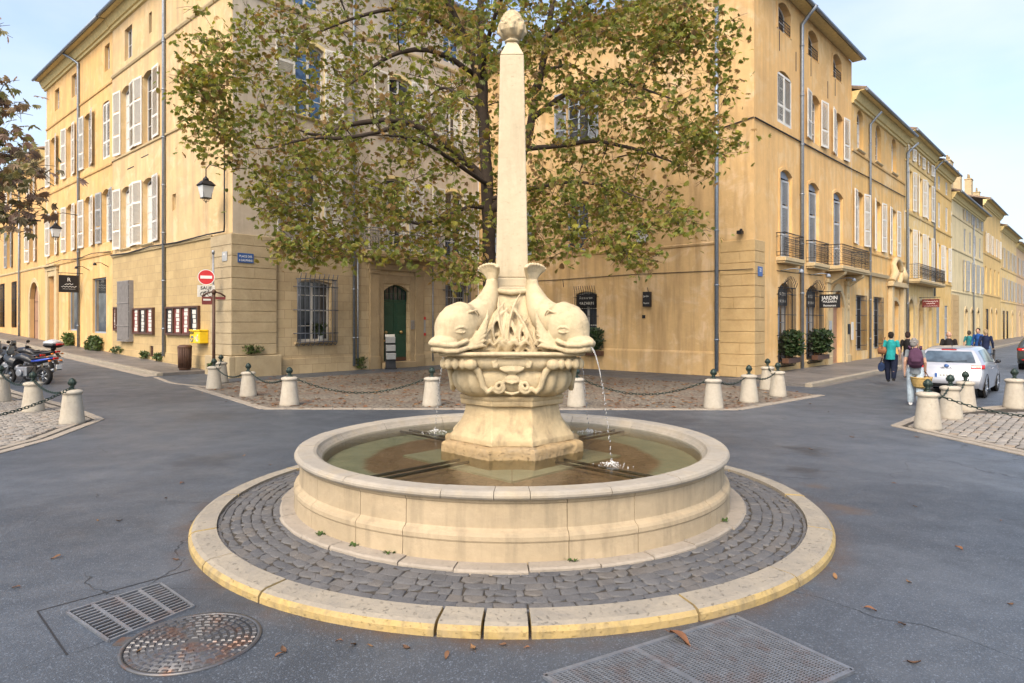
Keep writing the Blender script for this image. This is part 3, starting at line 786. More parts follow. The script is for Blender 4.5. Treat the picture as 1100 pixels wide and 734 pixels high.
# dolphins, one per diagonal; local +x is outward, built once and copied
def dolphin():
    root = thing('dolphin', None, None); root.parent = fo
    m = MB()
    spine = [(1.04,1.855,.08,.10),(.985,1.895,.15,.155),(.92,1.945,.215,.20),(.85,1.985,.25,.222),(.775,2.005,.255,.222),(.69,2.03,.230,.195),(.60,2.075,.205,.178),(.51,2.135,.182,.160),(.435,2.215,.155,.136),(.378,2.305,.126,.113),(.342,2.39,.10,.09),(.322,2.455,.08,.072),(.318,2.53,.06,.07)]
    sp = [tuple(.5*((2*b)+(c-a)*f+(2*a-5*b+4*c-d)*f*f+(3*b-a-3*c+d)*f**3) for a,b,c,d in zip(spine[max(0,i-1)],spine[i],spine[i+1],spine[min(len(spine)-1,i+2)])) for i in range(len(spine)-1) for f in (0,.25,.5,.75)] + [spine[-1]]
    m.tube([(x,0,z) for x,z,h,w in sp], [(w,h) for x,z,h,w in sp], 36)
    m.tube([(1.0,0,1.93),(.94,0,2.05),(.86,0,2.13),(.77,0,2.17),(.68,0,2.17),(.60,0,2.15)], [(.10,.08),(.155,.12),(.175,.125),(.165,.11),(.13,.085),(.08,.05)], 28)   # domed forehead running back
    m.ball((1.0,0,1.855), (.15,.165,.07), 24, 14)           # upper jaw
    for sg in (0, 1):                                       # lips, rolled and wavy
        dz = -.062*sg; dx = -.03*sg
        m.tube([(.85+dx,.205,1.865+dz),(.92+dx,.20,1.845+dz),(1.0+dx,.175,1.822+dz),(1.08+dx,.115,1.822+dz),(1.135+dx,.05,1.838+dz),(1.15+dx,0,1.842+dz),(1.135+dx,-.05,1.838+dz),(1.08+dx,-.115,1.822+dz),(1.0+dx,-.175,1.822+dz),(.92+dx,-.20,1.845+dz),(.85+dx,-.205,1.865+dz)], [.018,.025,.029,.032,.034,.035,.034,.032,.029,.025,.018], 12)
    m.ball((.95,0,1.79), (.13,.16,.042), 18, 10)
    m.ball((.79,0,1.86), (.22,.205,.13), 20, 12)            # throat
    for sg in (-1, 1):
        m.ball((.945, sg*.184, 1.972), (.028,.022,.020), 14, 9)    # eye and lids
        m.tube([(1.0,sg*.155,1.975),(.965,sg*.192,2.005),(.92,sg*.208,2.008),(.88,sg*.215,1.985)], [.008,.014,.014,.008], 8)
        m.tube([(1.0,sg*.158,1.96),(.95,sg*.203,1.945),(.90,sg*.215,1.955)], [.006,.010,.006], 8)
        for q in range(4):       # folds over the forehead
            m.tube([(1.03-.035*q,sg*(.03+.02*q),2.0+.045*q),(.97-.05*q,sg*(.09+.03*q),2.075+.028*q),(.88-.05*q,sg*(.12+.025*q),2.15+.012*q),(.76-.03*q,sg*(.12+.02*q),2.20-.022*q)], [.006,.014,.014,.006], 7)
        for i in range(7):       # frilled fin fanning up behind the cheek
            a = i/6
            m.tube([(.86-.01*i, sg*.195, 1.785+.012*i), (.79-.012*i, sg*(.255), 1.80+.030*i), (.725-.012*i, sg*(.292-.01*a), 1.815+.048*i), (.675-.008*i, sg*(.30-.03*a), 1.80+.064*i)], [.020,.024,.021,.009], 8)
    for i in range(8):           # dorsal ridge
        f = i/7; x = .66 - .28*f; z = 2.215 + .115*f
        m.ball((x,0,z), (.04,.014,.03), 8, 6)
    for i in range(9):           # tail fan: ribs spread upright, scalloped tips leaning out
        t = R(-62 + 15.5*i)
        c, s = math.cos(t), math.sin(t)
        m.tube([(.318,.02*s,2.49),(.316,.055*s,2.545+.015*c),(.324,.100*s,2.590+.035*c),(.345,.140*s,2.620+.060*c),(.372,.168*s,2.630+.078*c),(.392,.178*s,2.622+.080*c)], [.030,.030,.028,.027,.022,.009], 9)
    o = remesh(m, 'body', M['carved'], .0072, root, 2); new = []
    for v in o.data.vertices:
        p = v.co; k = noise.noise(p*9)*.5 + noise.noise(p*26)*.35 + noise.noise(p*60)*.2
        new += list(p*1.0 + Vector((k, noise.noise(p*11+Vector((5,5,5))), k))*.0045)
    o.data.vertices.foreach_set('co', new); o.data.update()
    return root
d0 = dolphin()
for k, t in enumerate((-135, -45, 45, 135)):
    d = d0 if k == 0 else copy_tree(d0, fo)
    d.matrix_local = Mf @ Matrix.Rotation(R(t), 4, 'Z')
# obelisk on its block, pine cone on top
ob = thing('obelisk', None, None); ob.parent = fo; ob.matrix_local = Mf
m = MB()
m.box(-.205,.205,-.205,.205,2.40,2.46); m.box(-.19,.19,-.19,.19,2.46,2.56)
m.build('block', M['obelisk'], ob, bevel=.012)
m = MB()
h0, h1 = .183, .135
m.hexa([(-h0,-h0,2.562),(h0,-h0,2.562),(h0,h0,2.562),(-h0,h0,2.562),(-h1,-h1,5.10),(h1,-h1,5.10),(h1,h1,5.10),(-h1,h1,5.10)])
m.build('shaft', M['obelisk'], ob, bevel=.012)
m = MB(); h2 = .055
m.hexa([(-h1,-h1,5.102),(h1,-h1,5.102),(h1,h1,5.102),(-h1,h1,5.102),(-h2,-h2,5.275),(h2,-h2,5.275),(h2,h2,5.275),(-h2,h2,5.275)])
m.build('cap', M['obelisk'], ob, bevel=.01)
m = MB()
m.lathe([(.05,5.27),(.085,5.285),(.09,5.30),(.06,5.315),(.075,5.33),(.115,5.36),(.142,5.41),(.147,5.46),(.135,5.53),(.105,5.60),(.06,5.645),(.001,5.66)], 20)
for k in range(4):               # four leaves curling out at the waist
    t = R(45+90*k); c, s = math.cos(t), math.sin(t)
    m.tube([(c*.09,s*.09,5.345),(c*.15,s*.15,5.40),(c*.165,s*.165,5.46),(c*.185,s*.185,5.475)], [.02,.035,.03,.008], 8)
    t = R(90*k); c, s = math.cos(t), math.sin(t)
    m.tube([(c*.09,s*.09,5.345),(c*.148,s*.148,5.40),(c*.15,s*.15,5.50)], [.02,.03,.008], 8)
for j in range(5):
    for k in range(9):
        t = R(40*k + 20*(j % 2)); z = 5.47 + j*.036; q = (.143, .134, .119, .098, .070)[j]
        m.ball((q*math.cos(t), q*math.sin(t), z), (.02,.02,.022), 6, 5)
remesh(m, 'pine_cone', M['carved'], .0075, ob, 1)
# water: a jet from each mouth that runs, and the splash where it lands
def jet_mat():
    t = NT('falling_water'); t.b.inputs['Base Color'].default_value = (.9,.93,.95,1); t.b.inputs['Roughness'].default_value = .08
    t.b.inputs['Transmission Weight'].default_value = .75; t.b.inputs['IOR'].default_value = 1.33
    return t.mat
M['jet'] = jet_mat()
for k, t in enumerate((-45, 45, 135)):
    c, s = math.cos(R(t)), math.sin(R(t)); r = random.Random(60+k)
    m = MB(); pts = []; rs = []
    X0, Z0, X1, Z1 = 1.135, 1.80, 1.42, .62
    for i in range(41):
        f = i/40; x = X0 + (X1-X0)*f; z = Z0 + .03*f - (Z0 + .03 - Z1)*f*f
        pts.append((x*c, x*s, z)); rs.append((.0085 if i < 16 else .006)*r.uniform(.5,1.25))
    cut = 22 if k == 0 else 12
    m.tube(pts[:cut], rs[:cut], 6)
    for i in range(cut, 41):      # breaks into drops
        for _ in range(2):
            p = pts[i]; m.ball((p[0]+r.uniform(-.008,.008), p[1]+r.uniform(-.008,.008), p[2]+r.uniform(-.015,.015)), (.006,.006,r.uniform(.008,.016)), 6, 5)
    m.build('water_jet', M['jet'], fo, Mf)
    m = MB()
    for i in range(110):
        a = r.uniform(0, 6.28); q = abs(r.gauss(0, .065)); h = r.uniform(.003,.05)*max(.1, 1-q/.13)
        m.ball((X1*c+q*math.cos(a)*1.3, X1*s+q*math.sin(a), .620+h), (r.uniform(.002,.007),)*2 + (r.uniform(.002,.007),), 6, 5)
    m.build('splash', M['white'], fo, Mf)
FC = FCs
# ------------------------------------------------------------------ houses
class Facade:
    """a wall plane: s along it, d into the house, z up; M carries it into its house's frame"""
    def __init__(s, root, Mx): s.root = root; s.M = Mx
    def W(s): return Matrix.Translation(s.root.location) @ Matrix.Rotation(s.root.rotation_euler.z, 4, 'Z') @ s.M
    def at(s, x, d, z): return s.W() @ Vector((x, d, z))
    def rz(s): return s.W().to_euler().z
def arch_z(o, x):
    x0, x1, z0, z1, rise = o
    c = (x0+x1)/2; h = (x1-x0)/2
    return z1 - rise*((x-c)/h)**2 if rise < h*.8 else z1 - rise + rise*max(0, 1-((x-c)/h)**2)**.5
def wall(F, name, x0, x1, z0, z1, openings, mat, depth=.26, d=0.0, top=None):
    """openings: (x0, x1, z0, z1, rise)"""
    m = MB()
    xs = sorted(set([x0, x1] + [round(v, 4) for o in openings for v in o[:2] if x0 < v < x1]))
    zs = sorted(set([z0, z1] + [round(v, 4) for o in openings for v in o[2:4] if z0 < v < z1]))
    for i in range(len(xs)-1):
        for j in range(len(zs)-1):
            cx = (xs[i]+xs[i+1])/2; cz = (zs[j]+zs[j+1])/2
            if any(o[0] < cx < o[1] and o[2] < cz < o[3] for o in openings): continue
            m.poly([(xs[i],d,zs[j]),(xs[i+1],d,zs[j]),(xs[i+1],d,zs[j+1]),(xs[i],d,zs[j+1])])
    for o in openings:
        a, b, c, e, rise = o; D = d+depth; n = 10 if rise else 1
        zl = e - rise
        m.poly([(a,d,c),(a,D,c),(a,D,zl),(a,d,zl)]); m.poly([(b,d,c),(b,d,zl),(b,D,zl),(b,D,c)])
        m.poly([(a,d,c),(b,d,c),(b,D,c),(a,D,c)])
        for k in range(n):
            p = a+(b-a)*k/n; q = a+(b-a)*(k+1)/n
            zp = arch_z(o, p) if rise else e; zq = arch_z(o, q) if rise else e
            m.poly([(p,d,zp),(p,D,zp),(q,D,zq),(q,d,zq)])
            if rise:
                m.poly([(p,d,zp),(q,d,zq),(q,d,e),(p,d,e)])
    return m.build(name, mat, F.root, F.M)
def window(F, o, frame, glass=None, bars=(1, 3), d=.17, name='window', curtain=False, part=None):
    """casement: outer frame, centre stile, glazing bars; its pane a sub-part"""
    a, b, c, e, rise = o; m = MB(); w = .055
    zt = e - rise*.0
    m.box(a, a+w, d, d+.05, c, e-rise); m.box(b-w, b, d, d+.05, c, e-rise); m.box(a+w, b-w, d, d+.05, c, c+w+.03)
    n = 8 if rise else 1
    for k in range(n):
        p = a+(b-a)*k/n; q = a+(b-a)*(k+1)/n
        zp = arch_z(o, p) if rise else e; zq = arch_z(o, q) if rise else e
        m.hexa([(p,d+.001,zp-w*1.3),(q,d+.001,zq-w*1.3),(q,d+.051,zq-w*1.3),(p,d+.051,zp-w*1.3),(p,d+.001,zp),(q,d+.001,zq),(q,d+.051,zq),(p,d+.051,zp)])
    cx = (a+b)/2
    if bars[0]:
        for i in range(bars[0]):
            x = a + (b-a)*(i+1)/(bars[0]+1); ww = .05 if i == (bars[0]-1)/2 else .015
            m.box(x-ww, x+ww, d-.006, d+.046, c+w+.03, e-w*1.5-rise*.25)
    for i in range(bars[1]):
        z = c + (e-c)*(i+1)/(bars[1]+1)
        m.box(a+w, b-w, d+.005, d+.04, z-.016, z+.016)
    fr = m.build(name, frame, F.root, F.M)
    g = MB(); g.poly([(a,d+.03,c),(b,d+.03,c),(b,d+.03,e),(a,d+.03,e)])
    g.build('pane', glass or M['glass'], fr)
    if curtain or (glass is None and (e-c) > 1.6 and rnd.random() < .45):
        k = MB(); N = 16
        for (p, q) in ((a+w, a+w+(cx-a)*.62), (b-w-(cx-a)*.45, b-w)):
            P = [[(p+(q-p)*i/N, d+.028-.0*math.sin(i*1.9), z) for z in (c+.1, e-.1-rise)] for i in range(N+1)]
            k.grid(P, True)
        # drawn just behind the glazing line, in front of the pane coloured dark for the unlit room
        k.build('curtain', M['offwhite'], fr)
    return fr
M['shutter2'] = plain('chalky_shutter', (.62,.60,.545), .7, .25, 0, .16, 3); M['shutter3'] = plain('greyed_shutter', (.56,.545,.51), .7, .25, 0, .2, 3)
M['shutterG2'] = plain('pale_grey_shutter', (.42,.44,.45), .65, .3, 0, .12, 3)
_sh = {}
def shutter_mesh(w, h, mat):
    key = (round(w, 2), round(h, 1), mat.name)
    if key not in _sh:
        w, h = key[0], key[1]; m = MB(); f = .07
        m.box(0, f, -.02, .02, 0, h); m.box(w-f, w, -.02, .02, 0, h)
        rails = [0, h*.36, h] if h < 2.2 else [0, h*.30, h*.66, h]
        for i, z in enumerate(rails):
            z0 = max(0, z-.05) if i else 0; z1 = min(h, z+.05) if i < len(rails)-1 else h
            if i == 0: z1 = .11
            if i == len(rails)-1: z0 = h-.09
            m.box(f, w-f, -.018, .018, z0, z1)
        z = .14
        while z < h-.13:
            if not any(abs(z-q) < .075 for q in rails):
                m.hexa([(f,-.016,z-.006),(w-f,-.016,z-.006),(w-f,.012,z+.028),(f,.012,z+.028),(f,-.016,z+.004),(w-f,-.016,z+.004),(w-f,.012,z+.038),(f,.012,z+.038)])
            z += .062
        m.box(.0, .03, -.03, -.02, h*.2, h*.2+.06); m.box(.0, .03, -.03, -.02, h*.8, h*.8+.06)
        _sh[key] = m.mesh('shutter', mat)
    return _sh[key]
def shutter(F, x, z, w, h, ang=0.0, mat=None, d=-.05, hinge='L'):
    """x is the hinge side; ang opens it away from the wall"""
    if mat is None: mat = M[rnd.choice(('shutter','shutter','shutter2','shutter3'))]
    ang += rnd.uniform(-.05, .02) if ang else 0
    me = shutter_mesh(w, h, mat)
    o = bpy.data.objects.new('shutter', me); col.objects.link(o); o.parent = F.root
    k = Matrix.Rotation(ang, 4, 'Z') if hinge == 'L' else Matrix.Rotation(math.pi - ang, 4, 'Z')
    o.matrix_local = F.M @ Tr(x, d, z) @ k
    return o
def pair(F, o, mat=None, w=None, jit=None):
    a, b, c, e, rise = o; jit = jit or rnd; w = w or min(.86, (b-a)*.52+.12)
    h = e - c - rise*.3
    # folded back flat on the wall, outside the opening: left leaf hinged on the jamb
    shutter(F, a-.03, c+.02, w, h, -jit.uniform(.03, .16), mat, hinge='R')
    shutter(F, b+.03, c+.02, w, h, -jit.uniform(.03, .16), mat, hinge='L')
def closed(F, o, mat=None, d=.05):
    a, b, c, e, rise = o; h = e-c-rise*.55; w = (b-a)/2-.008
    shutter(F, a, c+.01, w, h, 0, mat, d, 'L'); shutter(F, (a+b)/2+.006, c+.01, w, h, 0, mat, d, 'L')
def band(F, name, x0, x1, prof, mat):
    """a moulding: prof is a list of (d, z), run along the wall"""
    m = MB(); vs = [(x0,p[0],p[1]) for p in prof] + [(x1,p[0],p[1]) for p in prof]; n = len(prof)
    m.add(vs, [(i, i+1, n+i+1, n+i) for i in range(n-1)] + [list(range(n)), list(range(2*n-1, n-1, -1))], False)
    return m.build(name, mat, F.root, F.M)
def sill(F, x0, x1, z, mat, out=.10, h=.10):
    return band(F, 'sill', x0, x1, [(.0,z-h),(-out*.5,z-h),(-out,z-h*.4),(-out,z),(.0,z+.003)], mat)
def surround(F, o, w, mat, out=.02, name='window_frame'):
    a, b, c, e, rise = o; m = MB(); n = 10 if rise else 1
    m.box(a-w, a-.002, -out, .01, c, e-rise); m.box(b+.002, b+w, -out, .01, c, e-rise)
    for k in range(n):
        p = a-w+(b-a+2*w)*k/n; q = a-w+(b-a+2*w)*(k+1)/n
        oo = (a-w, b+w, c, e+w, rise+w*.2) if rise else None
        pi = min(max(p, a), b); qi = min(max(q, a), b)
        zp = arch_z(o, pi) if rise else e; zq = arch_z(o, qi) if rise else e
        tp = arch_z(oo, p) if rise else e+w; tq = arch_z(oo, q) if rise else e+w
        m.hexa([(p,-out-.001,zp+.002),(q,-out-.001,zq+.002),(q,.01,zq+.002),(p,.01,zp+.002),(p,-out-.001,tp),(q,-out-.001,tq),(q,.01,tq),(p,.01,tp)])
    return m.build(name, mat, F.root, F.M)
def eaves(F, x0, x1, z, out=.55, roofdeep=6, pitch=.28, gutter=True, cove=True):
    if cove:
        band(F, 'cornice', x0, x1, [(.0,z-.62),(-.10,z-.60),(-.12,z-.48),(-.20,z-.46),(-.30,z-.24),(-.36,z-.14),(-.36,z-.06),(.0,z-.05)], M['cream'])
    m = MB()
    P = [[(x0, -out, z), (x0, roofdeep, z+(roofdeep+out)*pitch)], [(x1, -out, z), (x1, roofdeep, z+(roofdeep+out)*pitch)]]
    m.hexa([(x0,-out,z-.05),(x1,-out,z-.05),(x1,roofdeep,z-.05+(roofdeep+out)*pitch),(x0,roofdeep,z-.05+(roofdeep+out)*pitch),
            (x0,-out,z),(x1,-out,z),(x1,roofdeep,z+(roofdeep+out)*pitch),(x0,roofdeep,z+(roofdeep+out)*pitch)])
    n = int((x1-x0)/.21)
    for i in range(n):             # half-round tiles, ends showing along the eaves
        x = x0 + .105 + i*.21
        m.tube([(x,-out-.06,z+.03),(x,roofdeep,z+.05+(roofdeep+out)*pitch)], .085, 6)
    rf = m.build('roof', M['tiles'], F.root, F.M)
    q = MB(); q.hexa([(x0+.01,-out+.01,z-.085),(x1-.01,-out+.01,z-.085),(x1-.01,-.002,z-.085),(x0+.01,-.002,z-.085),(x0+.01,-out+.01,z-.053),(x1-.01,-out+.01,z-.053),(x1-.01,-.002,z-.053+out*pitch*.2),(x0+.01,-.002,z-.053+out*pitch*.2)])
    q.build('soffit', M['cream'], rf)
    if gutter:
        g = MB(); g.tube([(x0,-out-.10,z-.05),(x1,-out-.10,z-.05)], .075, 8); g.build('gutter', M['zinc'], F.root, F.M)
    return rf
def pipe(F, x, z0, z1, d=-.09, r=.055, mat=None, swan=None, lower=None):
    m = MB(); pts = [(x,d,z0),(x,d,z1)]
    if swan: pts += [(x,d,z1+.1),(x+swan[0]*.5,d-swan[1]*.5,z1+.45),(x+swan[0],d-swan[1],z1+.75)]
    m.tube(pts, r, 10)
    z = z0+1.2
    while z < z1: m.tube([(x,d,z-.03),(x,d,z+.03)], r*1.25, 10); z += 2.1
    o = m.build('drainpipe', mat or M['zinc'], F.root, F.M)
    return o
def cable(F, pts, r=.014, mat=None, name='cable'):
    m = MB(); m.tube(pts, r, 6); return m.build(name, mat or M['iron'], F.root, F.M)
def grille(F, x0, x1, z0, z1, mat, out=.0, nv=10, nh=3, r=.013, rise=0, spikes=False):
    m = MB(); d = -out - .03
    for i in range(nv):
        x = x0+(x1-x0)*i/(nv-1)
        zt = arch_z((x0,x1,z0,z1,rise), x) if rise else z1
        pts = [(x,d,z0),(x,d,zt)]
        if spikes:
            pts = [(x,.03,z0-.10),(x,d*.7,z0-.16),(x,d,z0-.06),(x,d,zt),(x,d-.05,zt+.09),(x,d-.07,zt+.2)]
        m.tube(pts, r, 6)
    for j in range(nh):
        z = z0 + (z1-rise-z0)*(j+.35)/(nh-.3)
        m.tube([(x0-.12,.02,z),(x0-.06,d,z),(x1+.06,d,z),(x1+.12,.02,z)], r*1.1, 6)
    if out > .1:
        for j in (z0-.02, z1-rise-.02): m.tube([(x0,.02,j),(x0,d,j),(x1,d,j),(x1,.02,j)], r*1.2, 6)
        for k in range(3):
            for xx in (x0, x1): m.tube([(xx,d*(k+1)/3,z0),(xx,d*(k+1)/3,z1-rise)], r, 6)
    return m.build('grille', mat, F.root, F.M)
def balcony(F, x0, x1, z, out, h=.95, mat=None, slab=True, curls=True):
    root = F.root
    s = MB()
    if slab:
        s.box(x0, x1, -out, .02, z-.16, z); s.box(x0+.05, x1-.05, -out+.05, .02, z-.24, z-.162)
    b = s.build('balcony', M['trim'], root, F.M, bevel=.02) if slab else None
    m = MB(); d = -out+.05
    segs = [((x0+.03,d),(x1-.03,d)),((x0+.03,.0),(x0+.03,d)),((x1-.03,.0),(x1-.03,d))]
    for (p, q) in segs:
        for zz, rr in ((z+.06,.014),(z+h,.02),(z+h-.13,.01),(z+.2,.01)):
            m.tube([(p[0],p[1],zz),(q[0],q[1],zz)], rr, 6)
        L = math.hypot(q[0]-p[0], q[1]-p[1]); n = max(2, int(L/.14))
        for i in range(n+1):
            f = i/n; x = p[0]+(q[0]-p[0])*f; y = p[1]+(q[1]-p[1])*f
            m.tube([(x,y,z+.06),(x,y,z+h)], .008, 5)
            if curls and i < n and L > .6:
                f2 = (i+.5)/n; x = p[0]+(q[0]-p[0])*f2; y = p[1]+(q[1]-p[1])*f2
                ux, uy = (q[0]-p[0])/L, (q[1]-p[1])/L
                for zc, rr in ((z+.34,.055),(z+.52,.06),(z+.69,.045)):
                    m.tube([(x+ux*rr*math.cos(a), y+uy*rr*math.cos(a), zc+rr*1.25*math.sin(a)) for a in [k*.7 for k in range(9)]], .007, 5)
    m.build('railing', mat or M['iron'], b if b else root, None if b else F.M)
    return b
def rustic(F, x0, x1, z0, z1, n, mat, out=.09, side=False):
    """coursed blocks with deep flat joints"""
    m = MB(); h = (z1-z0)/n; r = random.Random(int(abs(x0*10)+z1*7))
    m.box(x0+.01, x1-.012, -out+.022, .0, z0, z1)
    for i in range(n):
        cuts = [x0] + ([x0+(x1-x0)*r.uniform(.35,.65)] if r.random() < .5 else []) + [x1]
        for a, b in zip(cuts, cuts[1:]):
            m.box(a+(.004 if a > x0 else 0), b-(.004 if b < x1 else 0), -out-r.uniform(0,.004), -out+.025, z0+i*h+.012, z0+(i+1)*h-.012)
    return m.build('quoin', mat, F.root, F.M, bevel=.01)
def chimney(rf, x, y, z, h=1.4, w=.7, pots=2):
    m = MB(); m.box(x-w/2, x+w/2, y-.3, y+.3, z-1.5, z+h); m.box(x-w/2-.05, x+w/2+.05, y-.35, y+.35, z+h+.002, z+h+.10)
    for i in range(pots):
        m.lathe([(.11,z+h+.1),(.09,z+h+.55),(.12,z+h+.6)], 10, (x-w/2+w*(i+.5)/pots, y))
    return m.build('chimney', M['trim'], rf)
def shell(root, pts, z0, z1, mat):
    """plain outer walls on the sides no street shows: local x-y polyline"""
    m = MB()
    for (a, b) in zip(pts, pts[1:]): m.poly([(a[0],a[1],z0),(b[0],b[1],z0),(b[0],b[1],z1),(a[0],a[1],z1)])
    return m.build('back_wall', mat, root)
I4 = Matrix.Identity(4)
ANG_L = math.atan2(-A_.y, -A_.x)      # left street houses: local x comes towards the corner
ANG_R = math.atan2(B_.y, B_.x)        # right street houses: local x runs away down the street

# ============ house on the left corner: street front and the grey front on the place
hA = thing('corner_house', 'tall pale ochre corner house with grey front and green door behind the tree', 'house', CL, ANG_L)
FA = Facade(hA, I4); FG = Facade(hA, Matrix.Rotation(R(90), 4, 'Z'))
TOP = 17.5
o2 = [(-12.2,-10.95,10.42,13.7,.16), (-9.25,-8.0,10.42,13.7,.16)]
o1 = [(-12.2,-10.95,5.72,8.75,.14), (-9.25,-8.0,5.72,8.75,.14)]
oa = [(-11.75,-10.7,14.95,16.5,0), (-8.49,-8.14,15.35,16.3,0)]
niche = (-5.76,-5.35,6.9,7.6,0)
wall(FA, 'wall', -13.54, 0, 5.45, TOP, o2+o1+oa+[niche], M['plA'])
tall = (-12.1,-10.6,1.25,4.0,0); cellar = (-8.4,-7.95,.5,1.0,0)
wall(FA, 'ground_floor_wall', -13.54, 0, -.3, 5.45, [tall, cellar], M['ashA'])
for o in o2: window(FA, o, M['wood_white'], d=.2); pair(FA, o, w=.84)
for o in o1: window(FA, o, M['wood_white'], d=.2); pair(FA, o, w=.84)
window(FA, oa[0], M['wood_white'], bars=(1,1)); window(FA, oa[1], M['dark'], bars=(0,0)); window(FA, niche, M['trim'], M['trim'], bars=(0,0), d=.1)
window(FA, tall, M['shutterB'], M['dark']); window(FA, cellar, M['brownwood'], M['dark'], bars=(2,2), d=.05)
band(FA, 'string_course', -13.54, 0, [(.0,14.5),(-.05,14.52),(-.09,14.60),(-.09,14.68),(-.04,14.72),(.0,14.73)], M['trim'])
band(FA, 'string_course', -13.54, -4.3, [(.0,10.26),(-.06,10.28),(-.07,10.36),(.0,10.41)], M['trim'])
band(FA, 'string_course', -13.54, -1.72, [(.0,5.36),(-.06,5.38),(-.08,5.45),(.0,5.53)], M['trim'])
for o in o1: sill(FA, o[0]-.1, o[1]+.1, o[2], M['trim'])
cable(FA, [(-13.5,-.10,5.50),(-11,-.11,5.43),(-8,-.11,5.52),(-5,-.11,5.46),(-2,-.11,5.52),(-.45,-.12,5.50),(-.42,-.12,5.8),(-.42,-.12,9.2)], .03)
eaves(FA, -13.54, .45, TOP+.1, .6)
pipe(FA, -6.49, .6, 16.9, r=.07, swan=(0,.5))
# slatted timber box over the ground floor window
m = MB()
for i in range(14):
    x = -12.15 + i*.115; m.box(x, x+.07, -.22, -.195, 1.22, 4.05)
m.box(-12.2,-10.5,-.22,.0,4.052,4.10); m.box(-12.2,-10.5,-.22,.0,1.15,1.20)
for z in (1.9,3.0): m.box(-12.2,-10.5,-.24,-.2205,z,z+.05)
for x in (-12.2,-10.54): m.box(x, x+.04, -.195, .0, 1.2, 4.05)
m.build('slatted_screen', plain('weathered_slats', (.23,.215,.205), .8, .2), hA, FA.M)
rustic(FA, -1.72, .088, .82, 5.40, 11, M['rusL'], .09)
m = MB(); m.box(-1.9, .235, -.24, -.0, -.2, .80); m.build('quoin_base', M['rusL'], hA, FA.M, bevel=.03)
for x0, x1 in ((-13.54,-8.9),(-7.7,-1.9)): m = MB(); m.box(x0, x1, -.05, .0, -.2, .75); m.build('base_course', M['ashA'], hA, FA.M, bevel=.015)
# iron tie marks
m = MB()
for x, z, w in ((-10.9,9.55,.9),(-9.0,9.8,.9)): m.box(x-w/2, x+w/2, -.012, .004, z, z+.04)
m.build('wall_tie', M['iron'], hA, FA.M)

# grey front on the place
g2 = [(2.55,3.85,10.45,13.5,.16),(7.2,8.45,10.45,13.35,.16),(10.45,11.65,10.45,13.2,.16)]
g1 = [(2.6,3.8,5.3,8.5,.16),(6.9,8.28,5.22,8.65,.18),(10.6,11.8,5.3,8.6,.16)]
g3 = [(2.45,3.65,14.95,16.4,0),(7.2,8.4,14.95,16.4,0),(10.5,11.6,14.95,16.4,0)]
wall(FG, 'wall', 0, 12.9, 5.0, TOP, g1+g2+g3, M['plLC'])
gw = (2.65,4.2,1.3,3.82,.12); dr = (6.92,8.38,.27,3.80,.30); gr = (10.65,12.1,1.3,4.0,.12)
wall(FG, 'ground_floor_wall', 0, 12.9, -.3, 5.0, [gw, dr, gr], M['ashLC'], .34)
M['skyglass'] = glassy('sky_painted_glass', (.05,.11,.22), .03, 1.0)  # blue of the reflected sky is put into the base colour
for o in g3: window(FG, o, M['wood_white'], M['skyglass'])
for i, o in enumerate(g2): window(FG, o, M['wood_white'], M['skyglass'] if i == 0 else None, d=.16); pair(FG, o, w=.85); sill(FG, o[0]-.1, o[1]+.1, o[2], M['trim'])
for i, o in enumerate(g1): window(FG, o, M['wood_white'], d=.16); pair(FG, o, w=.85)
surround(FG, g2[0], .14, M['cream']); surround(FG, g2[1], .14, M['cream']); surround(FG, g1[1], .14, M['cream']); surround(FG, g1[2], .14, M['cream']); surround(FG, g1[0], .14, M['cream']); surround(FG, g2[2], .14, M['cream'])
window(FG, gw, M['wood_white'], d=.24, curtain=False); window(FG, gr, M['wood_white'], d=.24)
sill(FG, 2.5, 4.35, 1.28, M['trimL'], .16, .12); sill(FG, 10.5, 12.25, 1.28, M['trimL'], .16, .12)
grille(FG, 2.6, 4.28, 1.3, 3.85, M['greyiron'], .30, 9, 3, .018, 0, True)
grille(FG, 10.6, 12.15, 1.3, 4.02, M['greyiron'], .18, 10, 3, .018, 0, True)
balcony(FG, 5.65, 9.9, 5.2, .75, .98, M['greyiron'])
balcony(FG, 10.5, 11.9, 5.28, .14, .9, M['greyiron'], False); balcony(FG, 7.1, 8.55, 10.43, .14, .9, M['greyiron'], False); balcony(FG, 10.35, 11.75, 10.43, .14, .9, M['greyiron'], False)
band(FG, 'string_course', .0, 12.9, [(.0,14.5),(-.05,14.52),(-.09,14.60),(-.09,14.68),(.0,14.73)], M['trim'])
band(FG, 'string_course', 1.72, 5.6, [(.0,4.93),(-.06,4.95),(-.09,5.04),(.0,5.1)], M['trimL'])
band(FG, 'string_course', 9.95, 12.9, [(.0,4.93),(-.06,4.95),(-.09,5.04),(.0,5.1)], M['trimL'])
rustic(FG, -.088, 1.71, .82, 5.40, 11, M['rusL'], .09)
m = MB(); m.box(.0, 1.86, -.236, .0, -.2, .805); m.build('quoin_base', M['rusL'], hA, FG.M, bevel=.03)
eaves(FG, -.45, 12.9, TOP+.1, .6)
pipe(FG, 5.28, .2, 16.9, r=.06, mat=M['zinc'], swan=(0,.5)); pipe(FG, 5.47, .2, 4.85, r=.045, mat=M['zinc'])
pipe(FG, 9.75, .2, 4.9, r=.03, mat=M['zinc'])
for x0, x1 in ((1.9,6.1),(9.2,12.9)): m = MB(); m.box(x0, x1, -.06, .0, -.2, .62); m.build('base_course', M['ashLC'], hA, FG.M, bevel=.015)
